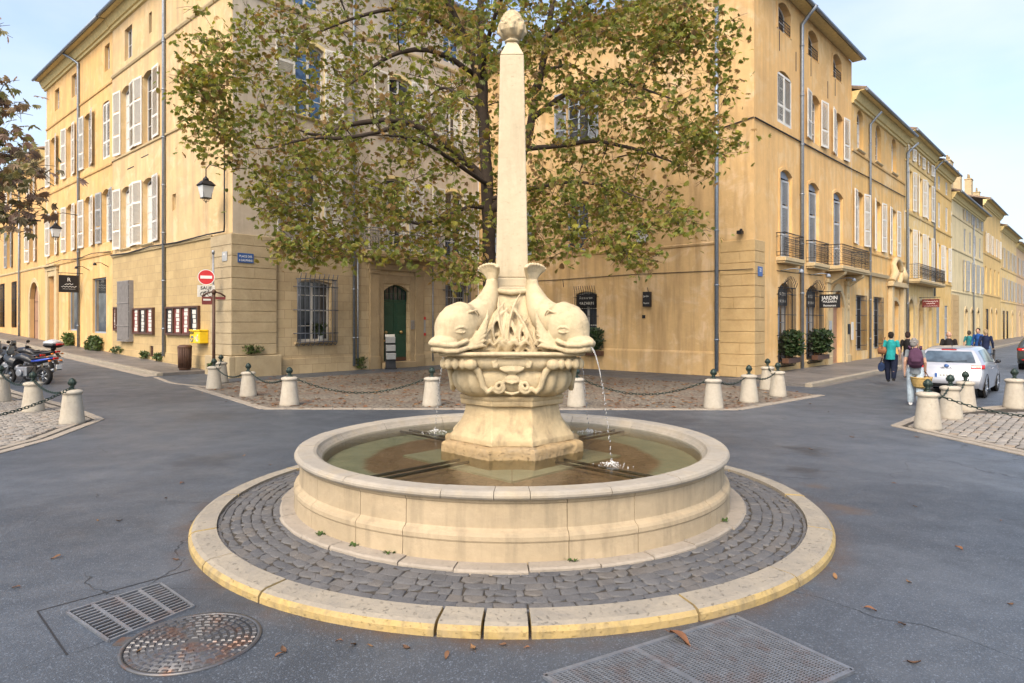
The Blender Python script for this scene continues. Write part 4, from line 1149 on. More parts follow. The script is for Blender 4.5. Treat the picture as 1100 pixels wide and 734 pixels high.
# doorway: pilasters, entablature, arched green door
m = MB()
for x0, x1 in ((6.12,6.62),(8.68,9.18)):
    m.box(x0, x1, -.10, .0, .0, 4.25); m.box(x0-.04, x1+.04, -.14, .0, -.2, .55); m.box(x0-.03, x1+.03, -.13, .0, 4.25, 4.42)
m.box(6.05, 9.25, -.14, .0, 4.425, 4.70); m.box(5.98, 9.32, -.20, .0, 4.702, 4.80); m.box(6.62, 6.90, -.045, .0, .0, 4.24); m.box(8.40, 8.68, -.045, .0, .0, 4.24); m.box(6.9, 8.4, -.045, .0, 3.83, 4.24)
m.build('door_surround', M['trimL'], hA, FG.M, bevel=.015)
m = MB(); m.box(6.75, 8.6, -.32, .25, -.15, .26); m.build('doorstep', M['trimL'], hA, FG.M, bevel=.02)
dm = MB(); d = .22
for sg, (x0, x1) in ((0, (6.94,7.635)),(1, (7.655,8.36))):
    dm.box(x0, x1, d, d+.06, .30, 3.02)
    for z0, z1 in ((.42,1.35),(1.55,2.35),(2.45,2.92)):
        dm.box(x0+.10, x1-.10, d-.02, d-.001, z0, z1); dm.box(x0+.16, x1-.16, d-.032, d-.0205, z0+.07, z1-.07)
dm.box(6.93, 8.37, d-.01, d+.07, 3.025, 3.12)
door = dm.build('door', M['greendoor'], hA, FG.M, bevel=.006)
m = MB(); m.tube([(6.93,d+.02,3.1)]+[(6.92+1.46*i/10, d+.02, arch_z(dr, 6.92+1.46*i/10)-.03) for i in range(11)]+[(8.37,d+.02,3.1)], .035, 6)
for i in range(1,6): x = 6.92+1.46*i/6; m.box(x-.015, x+.015, d, d+.03, 3.12, arch_z(dr, x)-.03)
m.box(6.93, 8.37, d+.005, d+.025, 3.38, 3.41)
m.build('fanlight_bar', M['greendoor'], door)
m = MB(); m.poly([(6.93,d+.04,3.1),(8.37,d+.04,3.1),(8.37,d+.04,3.8),(6.93,d+.04,3.8)]); m.build('fanlight_pane', M['glass'], door)
for x in (7.15, 8.02):
    m = MB(); m.ball((x, d-.06, 1.62), .075, 12, 8); m.tube([(x,d-.02,1.62),(x,d,1.62)], .04, 10); m.build('knob', M['brass'], door)
m = MB(); m.box(7.02,7.40,d-.04,d-.021,1.20,1.28); m.build('letter_plate', M['brass'], door)
m = MB(); m.box(7.68,8.33,d-.035,d-.021,.30,.46); m.build('kick_plate', M['brownwood'], door)
shell(hA, [(-13.54,0.0),(-13.54,11),(-1,11)], 0, TOP, M['plC'])

# ============ orange house next along the left street
hB = thing('townhouse', 'orange ochre townhouse with shop windows and hanging black sign, left of the corner house', 'house', CL + A_*13.55 + Vector((0,0,.40)), ANG_L)
FB = Facade(hB, I4)
def tx(t, t0=13.55): return -(t - t0)
zB = -.40
def O(F0, c, w, z0, z1, rise=0): return (tx(c, F0)-w/2, tx(c, F0)+w/2, z0, z1, rise)
cb = (14.6,17.7,21.2,24.8)
b2 = [O(13.55,c,1.2,10.25,13.25,.12) for c in cb]; b1 = [O(13.55,c,1.2,5.85,8.65,.2) for c in cb]
b3 = [O(13.55,14.4,.8,14.8,16.15), O(13.55,20.3,.95,14.8,16.1), O(13.55,23.9,1.0,14.8,16.1)]
sh_ = [O(13.55,15.7,2.3,1.1,4.05), O(13.55,20.4,2.1,1.2,4.1)]; dB = O(13.55,24.8,1.5,.45,4.55)
wall(FB, 'wall', -12.8, 0, -.6, TOP-.45, b1+b2+b3+sh_+[dB], M['plB'])
for i, o in enumerate(b2):
    if i == 0: closed(FB, o); window(FB, o, M['wood_white'], M['dark'], d=.2)
    else: window(FB, o, M['wood_white'], d=.2); pair(FB, o, w=.72)
for i, o in enumerate(b1): window(FB, o, M['wood_white'], d=.2); pair(FB, o, M['shutter'] if i else M['shutterG'], w=.72)
for o in b3: window(FB, o, M['wood_white'], bars=(1,1))
for o in sh_:
    window(FB, o, M['shutterB'], M['glass_shop'], bars=(0,0), d=.12)
band(FB, 'string_course', -12.8, 0, [(.0,9.75),(-.05,9.77),(-.07,9.85),(.0,9.9)], M['plB'])
band(FB, 'string_course', -12.8, 0, [(.0,13.95),(-.05,13.97),(-.07,14.05),(.0,14.1)], M['plB'])
band(FB, 'string_course', -12.8, 0, [(.0,5.2),(-.05,5.22),(-.07,5.32),(.0,5.36)], M['plB'])
cable(FB, [(-12.6,-.09,5.35),(-9,-.10,5.45),(-5.6,-.10,5.3),(-3,-.10,5.42),(0,-.10,5.3)], .02)
eaves(FB, -13.0, 0, TOP-.35, .6)
pipe(FB, tx(19.15), .3, 16.3, r=.065, swan=(-.9,.5))
m = MB(); x0, x1 = dB[0], dB[1]
for a, b in ((x0-.55,x0-.03),(x1+.03,x1+.55)): m.box(a, b, -.14, .0, -.2, 4.9)
m.box(x0-.6, x1+.6, -.16, .0, 4.902, 5.15); m.box(x0-.7, x1+.7, -.30, .0, 5.152, 5.28); m.box(x0-.03, x1+.03, -.10, .0, 4.56, 4.90)
m.build('door_surround', M['trim'], hB, FB.M, bevel=.02)
m = MB(); m.box(x0, x1, .20, .25, .45, 4.5)
for i in range(2): m.box(x0+.1+i*.72, x0+.65+i*.72, .18, .199, .6, 3.2)
m.build('door', M['doorwood'], hB, FB.M)
for x in (tx(17.4), tx(14.2)):
    m = MB(); m.tube([(x,.0,4.55),(x,-.35,4.75),(x,-.6,4.72)], .018, 6); m.lathe([(.02,4.74),(.07,4.70),(.09,4.60)], 10, (x,-.62)); m.build('sign_lamp', M['iron'], hB, FB.M)
shell(hB, [(-12.8,0),(-12.8,11)], 0, TOP, M['plC'])

# ============ low far house with the arched door
hC = thing('townhouse', 'lower ochre townhouse with arched doorway at far left end of street', 'house', CL + A_*26.4 + Vector((0,0,.79)), ANG_L)
FCc = Facade(hC, I4); t0 = 26.4
c1 = [O(t0,30.1,1.2,5.4,8.05), O(t0,37.0,1.2,5.4,8.1), O(t0,42.5,1.2,5.4,8.1), O(t0,48,1.2,5.4,8.1)]
c2 = [O(t0,30.1,1.0,9.7,11.1), O(t0,37.0,1.0,9.7,11.1), O(t0,42.5,1.0,9.7,11.1), O(t0,48,1.0,9.7,11.1)]
c0 = [O(t0,29.4,2.4,.1,4.0,1.1), O(t0,35.3,1.5,.9,4.3), O(t0,39.3,1.6,.9,4.3), O(t0,45,1.6,.9,4.3)]
wall(FCc, 'wall', -26, 0, -.8, 12.3, c0+c1+c2, M['plC'])
for i, o in enumerate(c1): window(FCc, o, M['wood_white'], d=.2); pair(FCc, o, M['shutter'] if i % 2 == 0 else M['shutterG'], w=.72)
for o in c2: window(FCc, o, M['wood_white']); pair(FCc, o, w=.55)
for o in c0[1:]: window(FCc, o, M['brownwood'], M['dark']); grille(FCc, o[0]+.05, o[1]-.05, o[2]+.05, o[3]-.05, M['iron'], 0, 8, 4, .014)
window(FCc, c0[0], M['brownwood'], M['doorwood'], bars=(1,2), d=.22); surround(FCc, c0[0], .3, M['trim'], .05, 'door_surround')
eaves(FCc, -26, 0, 12.4, .55); pipe(FCc, tx(33.4, t0), .0, 11.8, r=.06)
band(FCc, 'string_course', -26, 0, [(.0,4.85),(-.05,4.87),(-.07,4.95),(.0,5.0)], M['trim'])
# ============ right corner house: plain side on the place, street front with the restaurant
hR = thing('corner_house', 'warm ochre corner house with restaurant front, iron balconies and blank buff side wall', 'house', CR, ANG_R)
FS = Facade(hR, I4); FP = Facade(hR, Matrix.Rotation(R(-90), 4, 'Z'))
T1 = 15.3
# side on the place: x runs from -14.5 (inner corner) to 0
pw = [(-8.72,-7.52,5.3,7.5,0), (-12.6,-11.4,5.3,7.5,0), (-8.72,-7.52,10.2,12.6,0), (-12.6,-11.4,10.2,12.6,0)]
pg = (-8.2,-7.05,1.2,3.45,.12); pv = (-3.45,-2.67,.05,.62,0); pd = (-8.2,-7.75,.0,.75,0)
wall(FP, 'side_wall', -14.5, 0, -.3, T1, pw+[pg,pv,pd], M['plRF'], .22)
for i, o in enumerate(pw):
    window(FP, o, M['shutterB'], d=.10, bars=(1,3)); sill(FP, o[0]-.08, o[1]+.08, o[2], M['trim'], .08)
    if i in (1,2): pair(FP, o, M['shutterB'], .6)
window(FP, pg, M['wood_white'], d=.15, bars=(1,2)); grille(FP, -8.18, -7.07, 1.2, 3.5, M['iron'], .10, 10, 3, .013, 0, True); surround(FP, pg, .12, M['plRF'])
window(FP, pv, M['iron'], M['dark'], bars=(5,3), d=.02); window(FP, pd, M['brownwood'], M['dark'], bars=(0,0), d=.08)
m = MB(); m.box(-8.12,-7.13,-.02,.10,2.78,3.32); sb = m.build('sign_board', M['black'], hR, FP.M)
text_mesh('lettering', 'Restaurant', .17, M['offwhite'], sb, Tr(-7.62,-.026,3.12), .006)
text_mesh('lettering', 'MAZARIN', .19, M['offwhite'], sb, Tr(-7.62,-.026,2.86), .006)
band(FP, 'string_course', -14.5, -1.42, [(.0,5.07),(-.04,5.09),(-.06,5.16),(.0,5.2)], M['plRF'])
band(FP, 'base_ledge', -8.9, -1.35, [(.0,-.2),(-.06,-.2),(-.06,.86),(-.03,.92),(.0,.94)], M['plRF'])
cable(FP, [(-12,-.02,4.06),(-9,-.03,4.05),(-5,-.03,4.1),(-1.6,-.03,4.06),(0,-.10,4.05)], .014)
cable(FP, [(-8.95,-.02,4.06),(-8.9,-.02,3.7)], .012)
cable(FP, [(-6,-.02,9.2),(-3,-.03,9.3),(-1.0,-.03,9.55),(0,-.03,9.68)], .02)
pipe(FP, -1.42, .2, 14.8, r=.075, mat=metal('lead_blue_pipe', (.22,.27,.34), .4, .5))
eaves(FP, -14.5, .3, T1+.1, .45)
rustic(FP, -1.30, .045, .0, 5.16, 12, M['rusR'], .045)
m = MB(); m.box(-4.75,-4.60,-.02,.002,2.24,2.38); m.build('vent', M['iron'], hR, FP.M)
# street front
f3 = [(2.35,3.7,13.75,14.95,.25),(5.8,7.1,13.75,14.95,.25),(9.25,10.55,13.75,14.95,.25)]
f2 = [(2.3,3.85,10.05,12.2,.22),(6.2,7.45,10.05,12.2,.22),(9.6,10.85,10.05,12.2,.22)]
f1 = [(2.55,3.85,4.66,8.25,.2),(5.85,7.2,4.66,8.25,.2),(9.3,10.75,4.66,8.35,.2)]
fg = [(2.35,3.8,.45,3.68,.35),(5.6,7.25,.45,3.7,.35)]; fd = (9.0,10.7,.02,3.6,.8)
wall(FS, 'street_wall', 0, 12.3, -.3, T1, f1+f2+f3+fg+[fd], M['plR1'], .30)
for o in f3: window(FS, o, M['wood_white'], d=.24, bars=(1,1)); surround(FS, o, .14, M['plR1'], .025); balcony(FS, o[0]+.02, o[1]-.02, o[2]+.02, .06, .45, M['iron'], False, False)
window(FS, f2[0], M['wood_white'], M['dark'], d=.22); closed(FS, f2[0], None, .03)
for o in f2[1:]: window(FS, o, M['wood_white'], d=.24); pair(FS, o, w=.74)
for o in f1:
    window(FS, o, M['shutterB'], d=.22, bars=(1,1)); surround(FS, o, .13, M['plR1'], .03)
    a, b, c, e, rise = o
    shutter(FS, a+.03, c+.03, .6, e-c-.35, R(78), M['shutterB'], .0, 'L'); shutter(FS, b-.01, c+.03, .70, e-c-.35, R(6), M['shutterG2'], .12, 'R')
    m = MB(); m.box(a, b, .14, .17, e-.30, e-.02); m.build('blind_box', M['shutterB'], hR, FS.M)
balcony(FS, 2.15, 4.35, 4.66, .38); balcony(FS, 5.55, 7.6, 4.66, .38); bb = balcony(FS, 7.9, 12.25, 4.66, .85)
for x in (8.45, 11.35):
    m = MB(); m.hexa([(x,-.75,4.28),(x+.28,-.75,4.28),(x+.28,.0,3.75),(x,.0,3.75),(x,-.78,4.42),(x+.28,-.78,4.42),(x+.28,.0,4.42),(x,.0,4.42)])
    m.build('corbel', M['trim'], bb, bevel=.03)
for o in fg:
    window(FS, o, M['shutterB'], d=.24, bars=(1,3)); grille(FS, o[0]+.02, o[1]-.02, o[2], o[3]+.05, M['iron'], .16, 10, 4, .014, .25, True); sill(FS, o[0]-.1, o[1]+.1, o[2], M['trim'], .1)
    m = MB(); m.box(o[0]+.15, o[1]-.15, .10, .13, 2.75, 3.45); sb = m.build('sign_board', M['black'], hR, FS.M)
    text_mesh('lettering', 'JARDIN', .2, M['offwhite'], sb, Tr((o[0]+o[1])/2,.096,3.15), .004); text_mesh('lettering', 'MAZARIN', .17, M['offwhite'], sb, Tr((o[0]+o[1])/2,.096,2.88), .004)
# portal
surround(FS, fd, .34, M['trim'], .09, 'door_surround')
m = MB()
for x0, x1 in ((8.15,8.62),(11.08,11.55)):
    m.box(x0, x1, -.12, .0, -.1, 3.9); m.box(x0-.05, x1+.05, -.16, .0, -.1, .5); m.box(x0-.05, x1+.05, -.17, .0, 3.902, 4.1)
    for z in (3.4, 3.1, 2.8): m.ball(((x0+x1)/2, -.13, z), (.10,.06,.14), 8, 6)
m.build('pilaster', M['trim'], hR, FS.M, bevel=.02)
m = MB(); m.box(9.02, 9.85, .24, .28, .05, 2.75); m.box(9.86, 10.68, .24, .28, .05, 2.75)
for x in (9.15, 9.97):
    for z0, z1 in ((.25,1.1),(1.25,2.55)): m.box(x, x+.6, .22, .239, z0, z1)
m.box(9.0, 10.7, .2, .28, 2.752, 2.86); dd_ = m.build('door', M['doorwood'], hR, FS.M)
m = MB(); m.poly([(9.0,.27,2.86),(10.7,.27,2.86),(10.7,.27,3.6),(9.0,.27,3.6)]); m.build('fanlight_pane', M['dark'], dd_)
m = MB()
for i in range(9): a = R(20*i+10); m.tube([(9.85,.24,2.88),(9.85+.8*math.cos(a),.24,2.88+.7*math.sin(a))], .012, 5)
m.build('fanlight_grille', M['iron'], dd_)
m = MB(); m.ball((9.78,.20,1.15), .04, 8, 6); m.build('knob', M['brass'], dd_)
m = MB(); m.box(8.8, 10.9, -.2, .2, -.1, .10); m.build('doorstep', M['trim'], hR, FS.M, bevel=.015)
for x, z0, z1, mt in ((8.3,1.55,2.15,'shutterG'),(11.2,1.5,2.0,'iron'),(11.75,1.2,2.1,'offwhite')):
    m = MB(); m.box(x, x+.34, -.15, -.122, z0, z1)
    if mt == 'iron': m.box(x+.05, x+.29, -.158, -.1505, z0+.06, z1-.06)
    m.build('plaque', M[mt], hR, FS.M)
for x in (3.0, 6.4, 10.2):
    m = MB(); m.tube([(x-.35,.0,4.15),(x-.35,-.5,4.2),(x+.1,-.62,4.18)], .016, 6); m.lathe([(.03,4.20),(.08,4.15),(.10,4.05)], 10, (x+.14,-.63)); m.build('sign_lamp', M['shutterB'], hR, FS.M)
cable(FS, [(0,-.04,9.66),(4,-.04,9.72),(8,-.04,9.78),(12.3,-.04,9.85)], .03)
cable(FS, [(2.2,-.02,4.12),(4.2,-.03,4.14),(7.6,-.03,4.2)], .012)
eaves(FS, -.45, 12.45, T1+.1, .48, cove=False)
pipe(FS, 4.85, .0, 14.6, r=.075, swan=(0,.6))
rustic(FS, -.045, .92, .0, 5.16, 12, M['rusR'], .045)
for x0, x1 in ((.95,8.1),(11.6,12.3)): m = MB(); m.box(x0, x1, -.035, .0, -.2, .40); m.build('base_course', M['ashR'], hR, FS.M, bevel=.01)
m = MB()
for x, z in ((2.5,12.9),(4.35,12.6),(6.2,12.9),(8.5,12.5),(9.6,12.9)): m.box(x-.02, x+.02, -.015, .003, z, z+.8)
m.build('wall_tie', M['iron'], hR, FS.M)
shell(hR, [(12.3,0),(12.3,8),(14,14.4),(0,14.4)], 0, T1, M['plRF'])

# ============ the row going away down the right street
def house(s0, s1, top, mat, label, cols, rows, ground, shut='shutter', cove=True, extra=None):
    h = thing('townhouse', label, 'house', CR + B_*s0, ANG_R, None)
    F = Facade(h, I4); ops = []; L = s1-s0
    for (z0, z1, w, rise, mode) in rows:
        for c in cols: ops.append(((c-w/2, c+w/2, z0, z1, rise), mode))
    gs = [(c-w/2, c+w/2, z0, z1, rise) for (c, w, z0, z1, rise, mode) in ground]
    wall(F, 'wall', 0, L-.02, -.3, top, [o for o, _ in ops] + gs, mat, .26)
    for o, mode in ops:
        window(F, o, M['wood_white'], d=.2, bars=(1,3))
        if 's' in mode: pair(F, o, M[shut], min(.72, (o[1]-o[0])*.6))
        if 'c' in mode: closed(F, o, M[shut])
        if 'l' in mode: sill(F, o[0]-.12, o[1]+.12, o[2], M['trim'])
        if 'f' in mode: surround(F, o, .13, mat, .03)
    for g, (c, w, z0, z1, rise, mode) in zip(gs, ground):
        if mode == 'grille': window(F, g, M['shutterG'], M['dark'], d=.2); grille(F, g[0]+.02, g[1]-.02, z0, z1, M['iron'], .05, 9, 4, .014)
        elif mode == 'shut': closed(F, g, M['shutterG'], .06); window(F, g, M['dark'], M['dark'])
        else: window(F, g, M['brownwood'], M['doorwood'] if mode == 'door' else M['dark'], bars=(1,2), d=.2)
        if mode in ('door','arch'): surround(F, g, .22, M['trim'], .06, 'door_surround')
    for z in {r[0]-.2 for r in rows}: band(F, 'string_course', 0, L-.02, [(.0,z-.1),(-.05,z-.08),(-.07,z),(.0,z+.04)], mat)
    rf = eaves(F, -.02, L+.02, top+.1, .6, cove=cove)
    return h, F, rf
h2, F2, rf2 = house(12.32, 23.8, 13.75, M['plR2'], 'golden ochre townhouse with carved oval portal, third storey of arched windows, next to restaurant', (1.5,5.1,8.7),
    [(6.1,8.9,1.2,.12,'s'), (11.1,13.2,1.2,.5,'l')],
    [(1.6,1.7,.6,3.5,0,'grille'),(5.0,1.8,.6,3.5,0,'grille'),(8.9,1.7,.05,3.4,.3,'door')])
pipe(F2, 3.1, 0, 12.7, r=.06, swan=(.2,.5)); cable(F2, [(0,-.04,9.85),(4,-.04,9.95),(11.4,-.04,10.05)], .025)
m = MB(); m.box(7.2,7.7,-.25,.0,-.1,4.2); m.box(10.1,10.6,-.25,.0,-.1,4.2); m.box(7.0,10.8,-.35,.0,4.202,4.5)
m.build('portal', M['trim'], h2, F2.M, bevel=.03)
m = MB(); m.tube([(8.9+1.0*math.cos(t), -.12, 5.15+.75*math.sin(t)) for t in [R(a) for a in range(0,361,20)]], .16, 8)
for x in (7.3, 10.5): m.tube([(x,-.2,4.5),(x+(8.9-x)*.35,-.25,5.0),(x+(8.9-x)*.3,-.2,5.5)], [.2,.25,.1], 8)
m.build('oval_window', M['trim'], h2, F2.M)
band(F2, 'string_course', 0, 7, [(.0,4.6),(-.12,4.62),(-.16,4.8),(.0,4.85)], M['trim'])
h3, F3, rf3 = house(23.85, 32.9, 14.2, M['plR3'], 'straw yellow townhouse with long iron balcony over three arched doors', (1.5,4.5,7.5),
    [(5.0,8.2,1.1,.1,'s'), (9.4,12.0,1.1,0,'s'), (12.7,13.5,.9,0,'s')],
    [(1.5,1.5,.1,3.6,.7,'arch'),(4.5,1.5,.1,3.6,.7,'door'),(7.5,1.5,.1,3.6,.7,'arch')])
balcony(F3, .3, 8.7, 4.85, .8); pipe(F3, .25, 0, 12.8, r=.07, swan=(.5,.5)); pipe(F3, 8.9, 4, 13.2, r=.06, swan=(.3,.5))
h4, F4, rf4 = house(32.95, 40.0, 13.9, M['plR4'], 'bright yellow townhouse, narrow, two windows wide, between straw and cream houses', (2.0,5.0),
    [(5.3,8.0,1.1,0,'s'), (9.3,11.2,1.0,0,'c'), (12.2,13.2,.9,0,'c')],
    [(1.6,1.3,.5,3.4,0,'shut'),(4.8,1.3,.5,3.4,0,'shut')])
chimney(rf4, 5.6, 2.0, 15.0, .9, 1.2, 3)
h5, F5, rf5 = house(40.05, 57.4, 12.7, M['plR5'], 'cream townhouse with rusticated corner halfway down the right street', (6.5,9.5,12.5,15.5),
    [(4.9,7.6,1.1,0,'s'), (8.4,10.4,1.0,0,'c'), (11.2,12.1,.9,0,'s')],
    [(7.0,1.3,.3,3.3,.3,'door'),(10.5,1.3,.3,3.3,.3,'arch'),(14,1.3,.3,3.3,.3,'arch')], 'shutterG')
rustic(F5, 0, 3.2, .0, 4.4, 9, M['rusR'], .05); pipe(F5, 10.9, 0, 12, r=.06)
chimney(rf5, 2.5, 1.8, 14.2, 1.9, 1.5, 3); chimney(rf5, 8.6, 1.6, 14.4, 2.6, 1.6, 2); chimney(rf5, 13, 1.5, 14.4, 2.0, 1.0, 2)
h6, F6, rf6 = house(57.45, 71.3, 14.5, M['plR6'], 'gold townhouse with white third storey shutters, beyond the cream house', (2.2,5.6,9.0,12.2),
    [(5.2,7.9,1.1,0,''), (9.4,11.4,1.0,0,'s')],
    [(2.5,1.2,.2,3.5,0,'grille'),(6,1.2,.2,3.5,.5,'arch'),(10,1.3,.2,3.5,.5,'door')])
h7, F7, rf7 = house(71.35, 88, 13.3, M['plR3'], 'ochre townhouse with green plants on its window ledges far down the street', (2.5,6.5,10.5,14.5),
    [(4.8,7.4,1.1,0,'s'), (8.7,11,1.0,0,'s')],
    [(2.5,1.2,.1,3.5,0,'grille'),(6,1.2,.1,3.5,0,'grille'),(12,1.3,.1,3.5,.5,'door')], 'shutterG')
h8, F8, rf8 = house(88.05, 125, 12.8, M['plR7'], 'rose tinted townhouse closing the view at far right end of street', (3,8,13,18,23,28),
    [(4.8,7.4,1.2,0,'s'), (8.7,11,1.1,0,'s')],
    [(4,1.3,.1,3.5,.5,'arch'),(10,1.3,.1,3.5,.5,'door'),(16,1.3,.1,3.5,.5,'arch')], 'shutterG')
chimney(rf6, 3, 1.6, 16.0, 1.2, 1.2, 2); chimney(rf6, 10, 1.8, 16.0, .9, .8, 1); chimney(rf7, 5, 1.6, 14.8, 1.4, 1.2, 2)
# aerials
for rf, x, y, z in ((rf2, 1.0, 1.5, 14.6), (rf8, 3, 3, 14.5)):
    m = MB(); m.tube([(x,y,z-.8),(x,y,z+1.3)], .02, 6); m.tube([(x-.4,y,z+1.2),(x+.5,y,z+1.25)], .014, 5)
    for i in range(6): m.tube([(x-.35+.15*i,y-.25,z+1.21),(x-.35+.15*i,y+.25,z+1.21)], .008, 5)
    m.build('aerial', M['steel'], rf)
# ------------------------------------------------------------------ trees
def leaf_cluster(m, c, n, rad, size, pal, r, droop=.55):
    """palmate chestnut leaves hanging round a twig end"""
    for _ in range(n):
        o = Vector((r.gauss(0, rad*.5), r.gauss(0, rad*.5), r.gauss(0, rad*.38)))
        p = c + o
        az = r.uniform(0, 6.283); tilt = r.uniform(-.25, 1.9)*droop + .1
        ax = Vector((math.cos(az)*math.cos(tilt), math.sin(az)*math.cos(tilt), -math.sin(tilt)))
        side = ax.cross(Vector((0,0,1))).normalized(); up = side.cross(ax)
        ro = r.gauss(0, .65); side, up = side*math.cos(ro)+up*math.sin(ro), up*math.cos(ro)-side*math.sin(ro)
        k = r.random(); cc = pal[min(len(pal)-1, int(k*len(pal)))]; f = r.uniform(.7, 1.3)
        m.col = (cc[0]*f, cc[1]*f, cc[2]*f)
        nl = 5 if r.random() < .6 else 7
        s = size*r.uniform(.7, 1.2)
        for i in range(nl):
            t = (i-(nl-1)/2)*(2.1/nl)*1.15
            d = ax*math.cos(t) + side*math.sin(t)
            L = s*(1.0 - .28*abs(t))
            w = (side*math.cos(t) - ax*math.sin(t))*L*.17
            sag = up*(-.16*L)
            m.add([p + d*L*.05, p + d*L*.62 + w + up*.03*L, p + d*L + sag, p + d*L*.62 - w + up*.03*L], [(0,1,2,3)], False)
    m.col = None
def grow(root, limbs, centres, n_leaf, rad, size, pal, seed, leafmat, base_r, keep=None):
    """limbs: list of (points, radii); twigs then reach each leaf clump from the nearest wood"""
    r = random.Random(seed); nodes = []
    for pts, rs in limbs:
        m = MB(); P = []; Q = []
        pts = [Vector(p) for p in pts]
        for i in range(len(pts)-1):     # resample as a gentle curve
            p0 = pts[max(0,i-1)]; p1 = pts[i]; p2 = pts[i+1]; p3 = pts[min(len(pts)-1,i+2)]
            st = max(2, int((p2-p1).length/.35))
            for k in range(st):
                t = k/st
                q = .5*((2*p1) + (p2-p0)*t + (2*p0-5*p1+4*p2-p3)*t*t + (3*p1-p0-3*p2+p3)*t**3)
                P.append(q + Vector((r.uniform(-.02,.02),)*3)); Q.append(rs[i]+(rs[i+1]-rs[i])*t)
        P.append(pts[-1]); Q.append(rs[-1])
        m.tube(P, Q, 9)
        m.build('trunk' if Q[0] > base_r else 'branch', M['bark'], root)
        nodes += [(p, q) for p, q in zip(P, Q) if p.z > 2.6]
    limb_n = list(nodes)
    centres = sorted(centres, key=lambda c: min((c-p).length_squared for p, q in limb_n))
    tw = MB(); lv = MB()
    for c in centres:
        b = None; bd = 1e9
        for p, q in nodes:
            d = (c-p).length_squared + max(0, p.z-c.z+.3)*.4
            if d < bd: bd = d; b = (p, q)
        p, q = b; d = c-p; L = d.length
        if L < .05: continue
        mid1 = p + d*.35 + Vector((r.uniform(-.14,.14), r.uniform(-.14,.14), r.uniform(.0,.16)))*L
        mid2 = p + d*.70 + Vector((r.uniform(-.10,.10), r.uniform(-.10,.10), r.uniform(.0,.12)))*L
        r0 = min(q*.75, .012 + .013*L); pts = [p, mid1, mid2, c]
        tw.tube(pts, [r0, r0*.8, r0*.6, .007], 5, False)
        nodes += [(mid1, r0*.8), (mid2, r0*.6), (c, .009)]
        for e in range(3):             # fine bare twiglets
            v = Vector((r.gauss(0,1), r.gauss(0,1), r.gauss(-.35,.7))).normalized()*rad*r.uniform(.6,1.1)
            tw.tube([c, c+v*.5+Vector((0,0,.03)), c+v], [.007,.006,.004], 4, False)
        leaf_cluster(lv, c, n_leaf if isinstance(n_leaf, int) else n_leaf(c), rad, size, pal, r)
    tw.build('twigs', M['bark'], root)
    lv.build('crown', leafmat, root)
PAL = [(0.19, 0.23, 0.043), (0.218, 0.252, 0.052), (0.258, 0.263, 0.05), (0.168, 0.207, 0.045), (0.269, 0.246, 0.058), (0.202, 0.23, 0.045), (0.291, 0.241, 0.062), (0.347, 0.224, 0.095), (0.28, 0.185, 0.084), (0.157, 0.196, 0.047), (0.325, 0.308, 0.056)]
tree = thing('chestnut_tree', 'large spreading chestnut with browning autumn leaves behind the obelisk', 'tree', (0,0,0))
Y = 22.0
def at(u, v, y): return ((u-550)/710*y, y, 2.05+(347-v)/710*y)
trunk = [(-.62,Y,0),(-.70,Y,.6),(-.76,Y,2.5),at(525,240,Y),at(522,180,Y),at(519,110,Y),at(517,60,Y)]
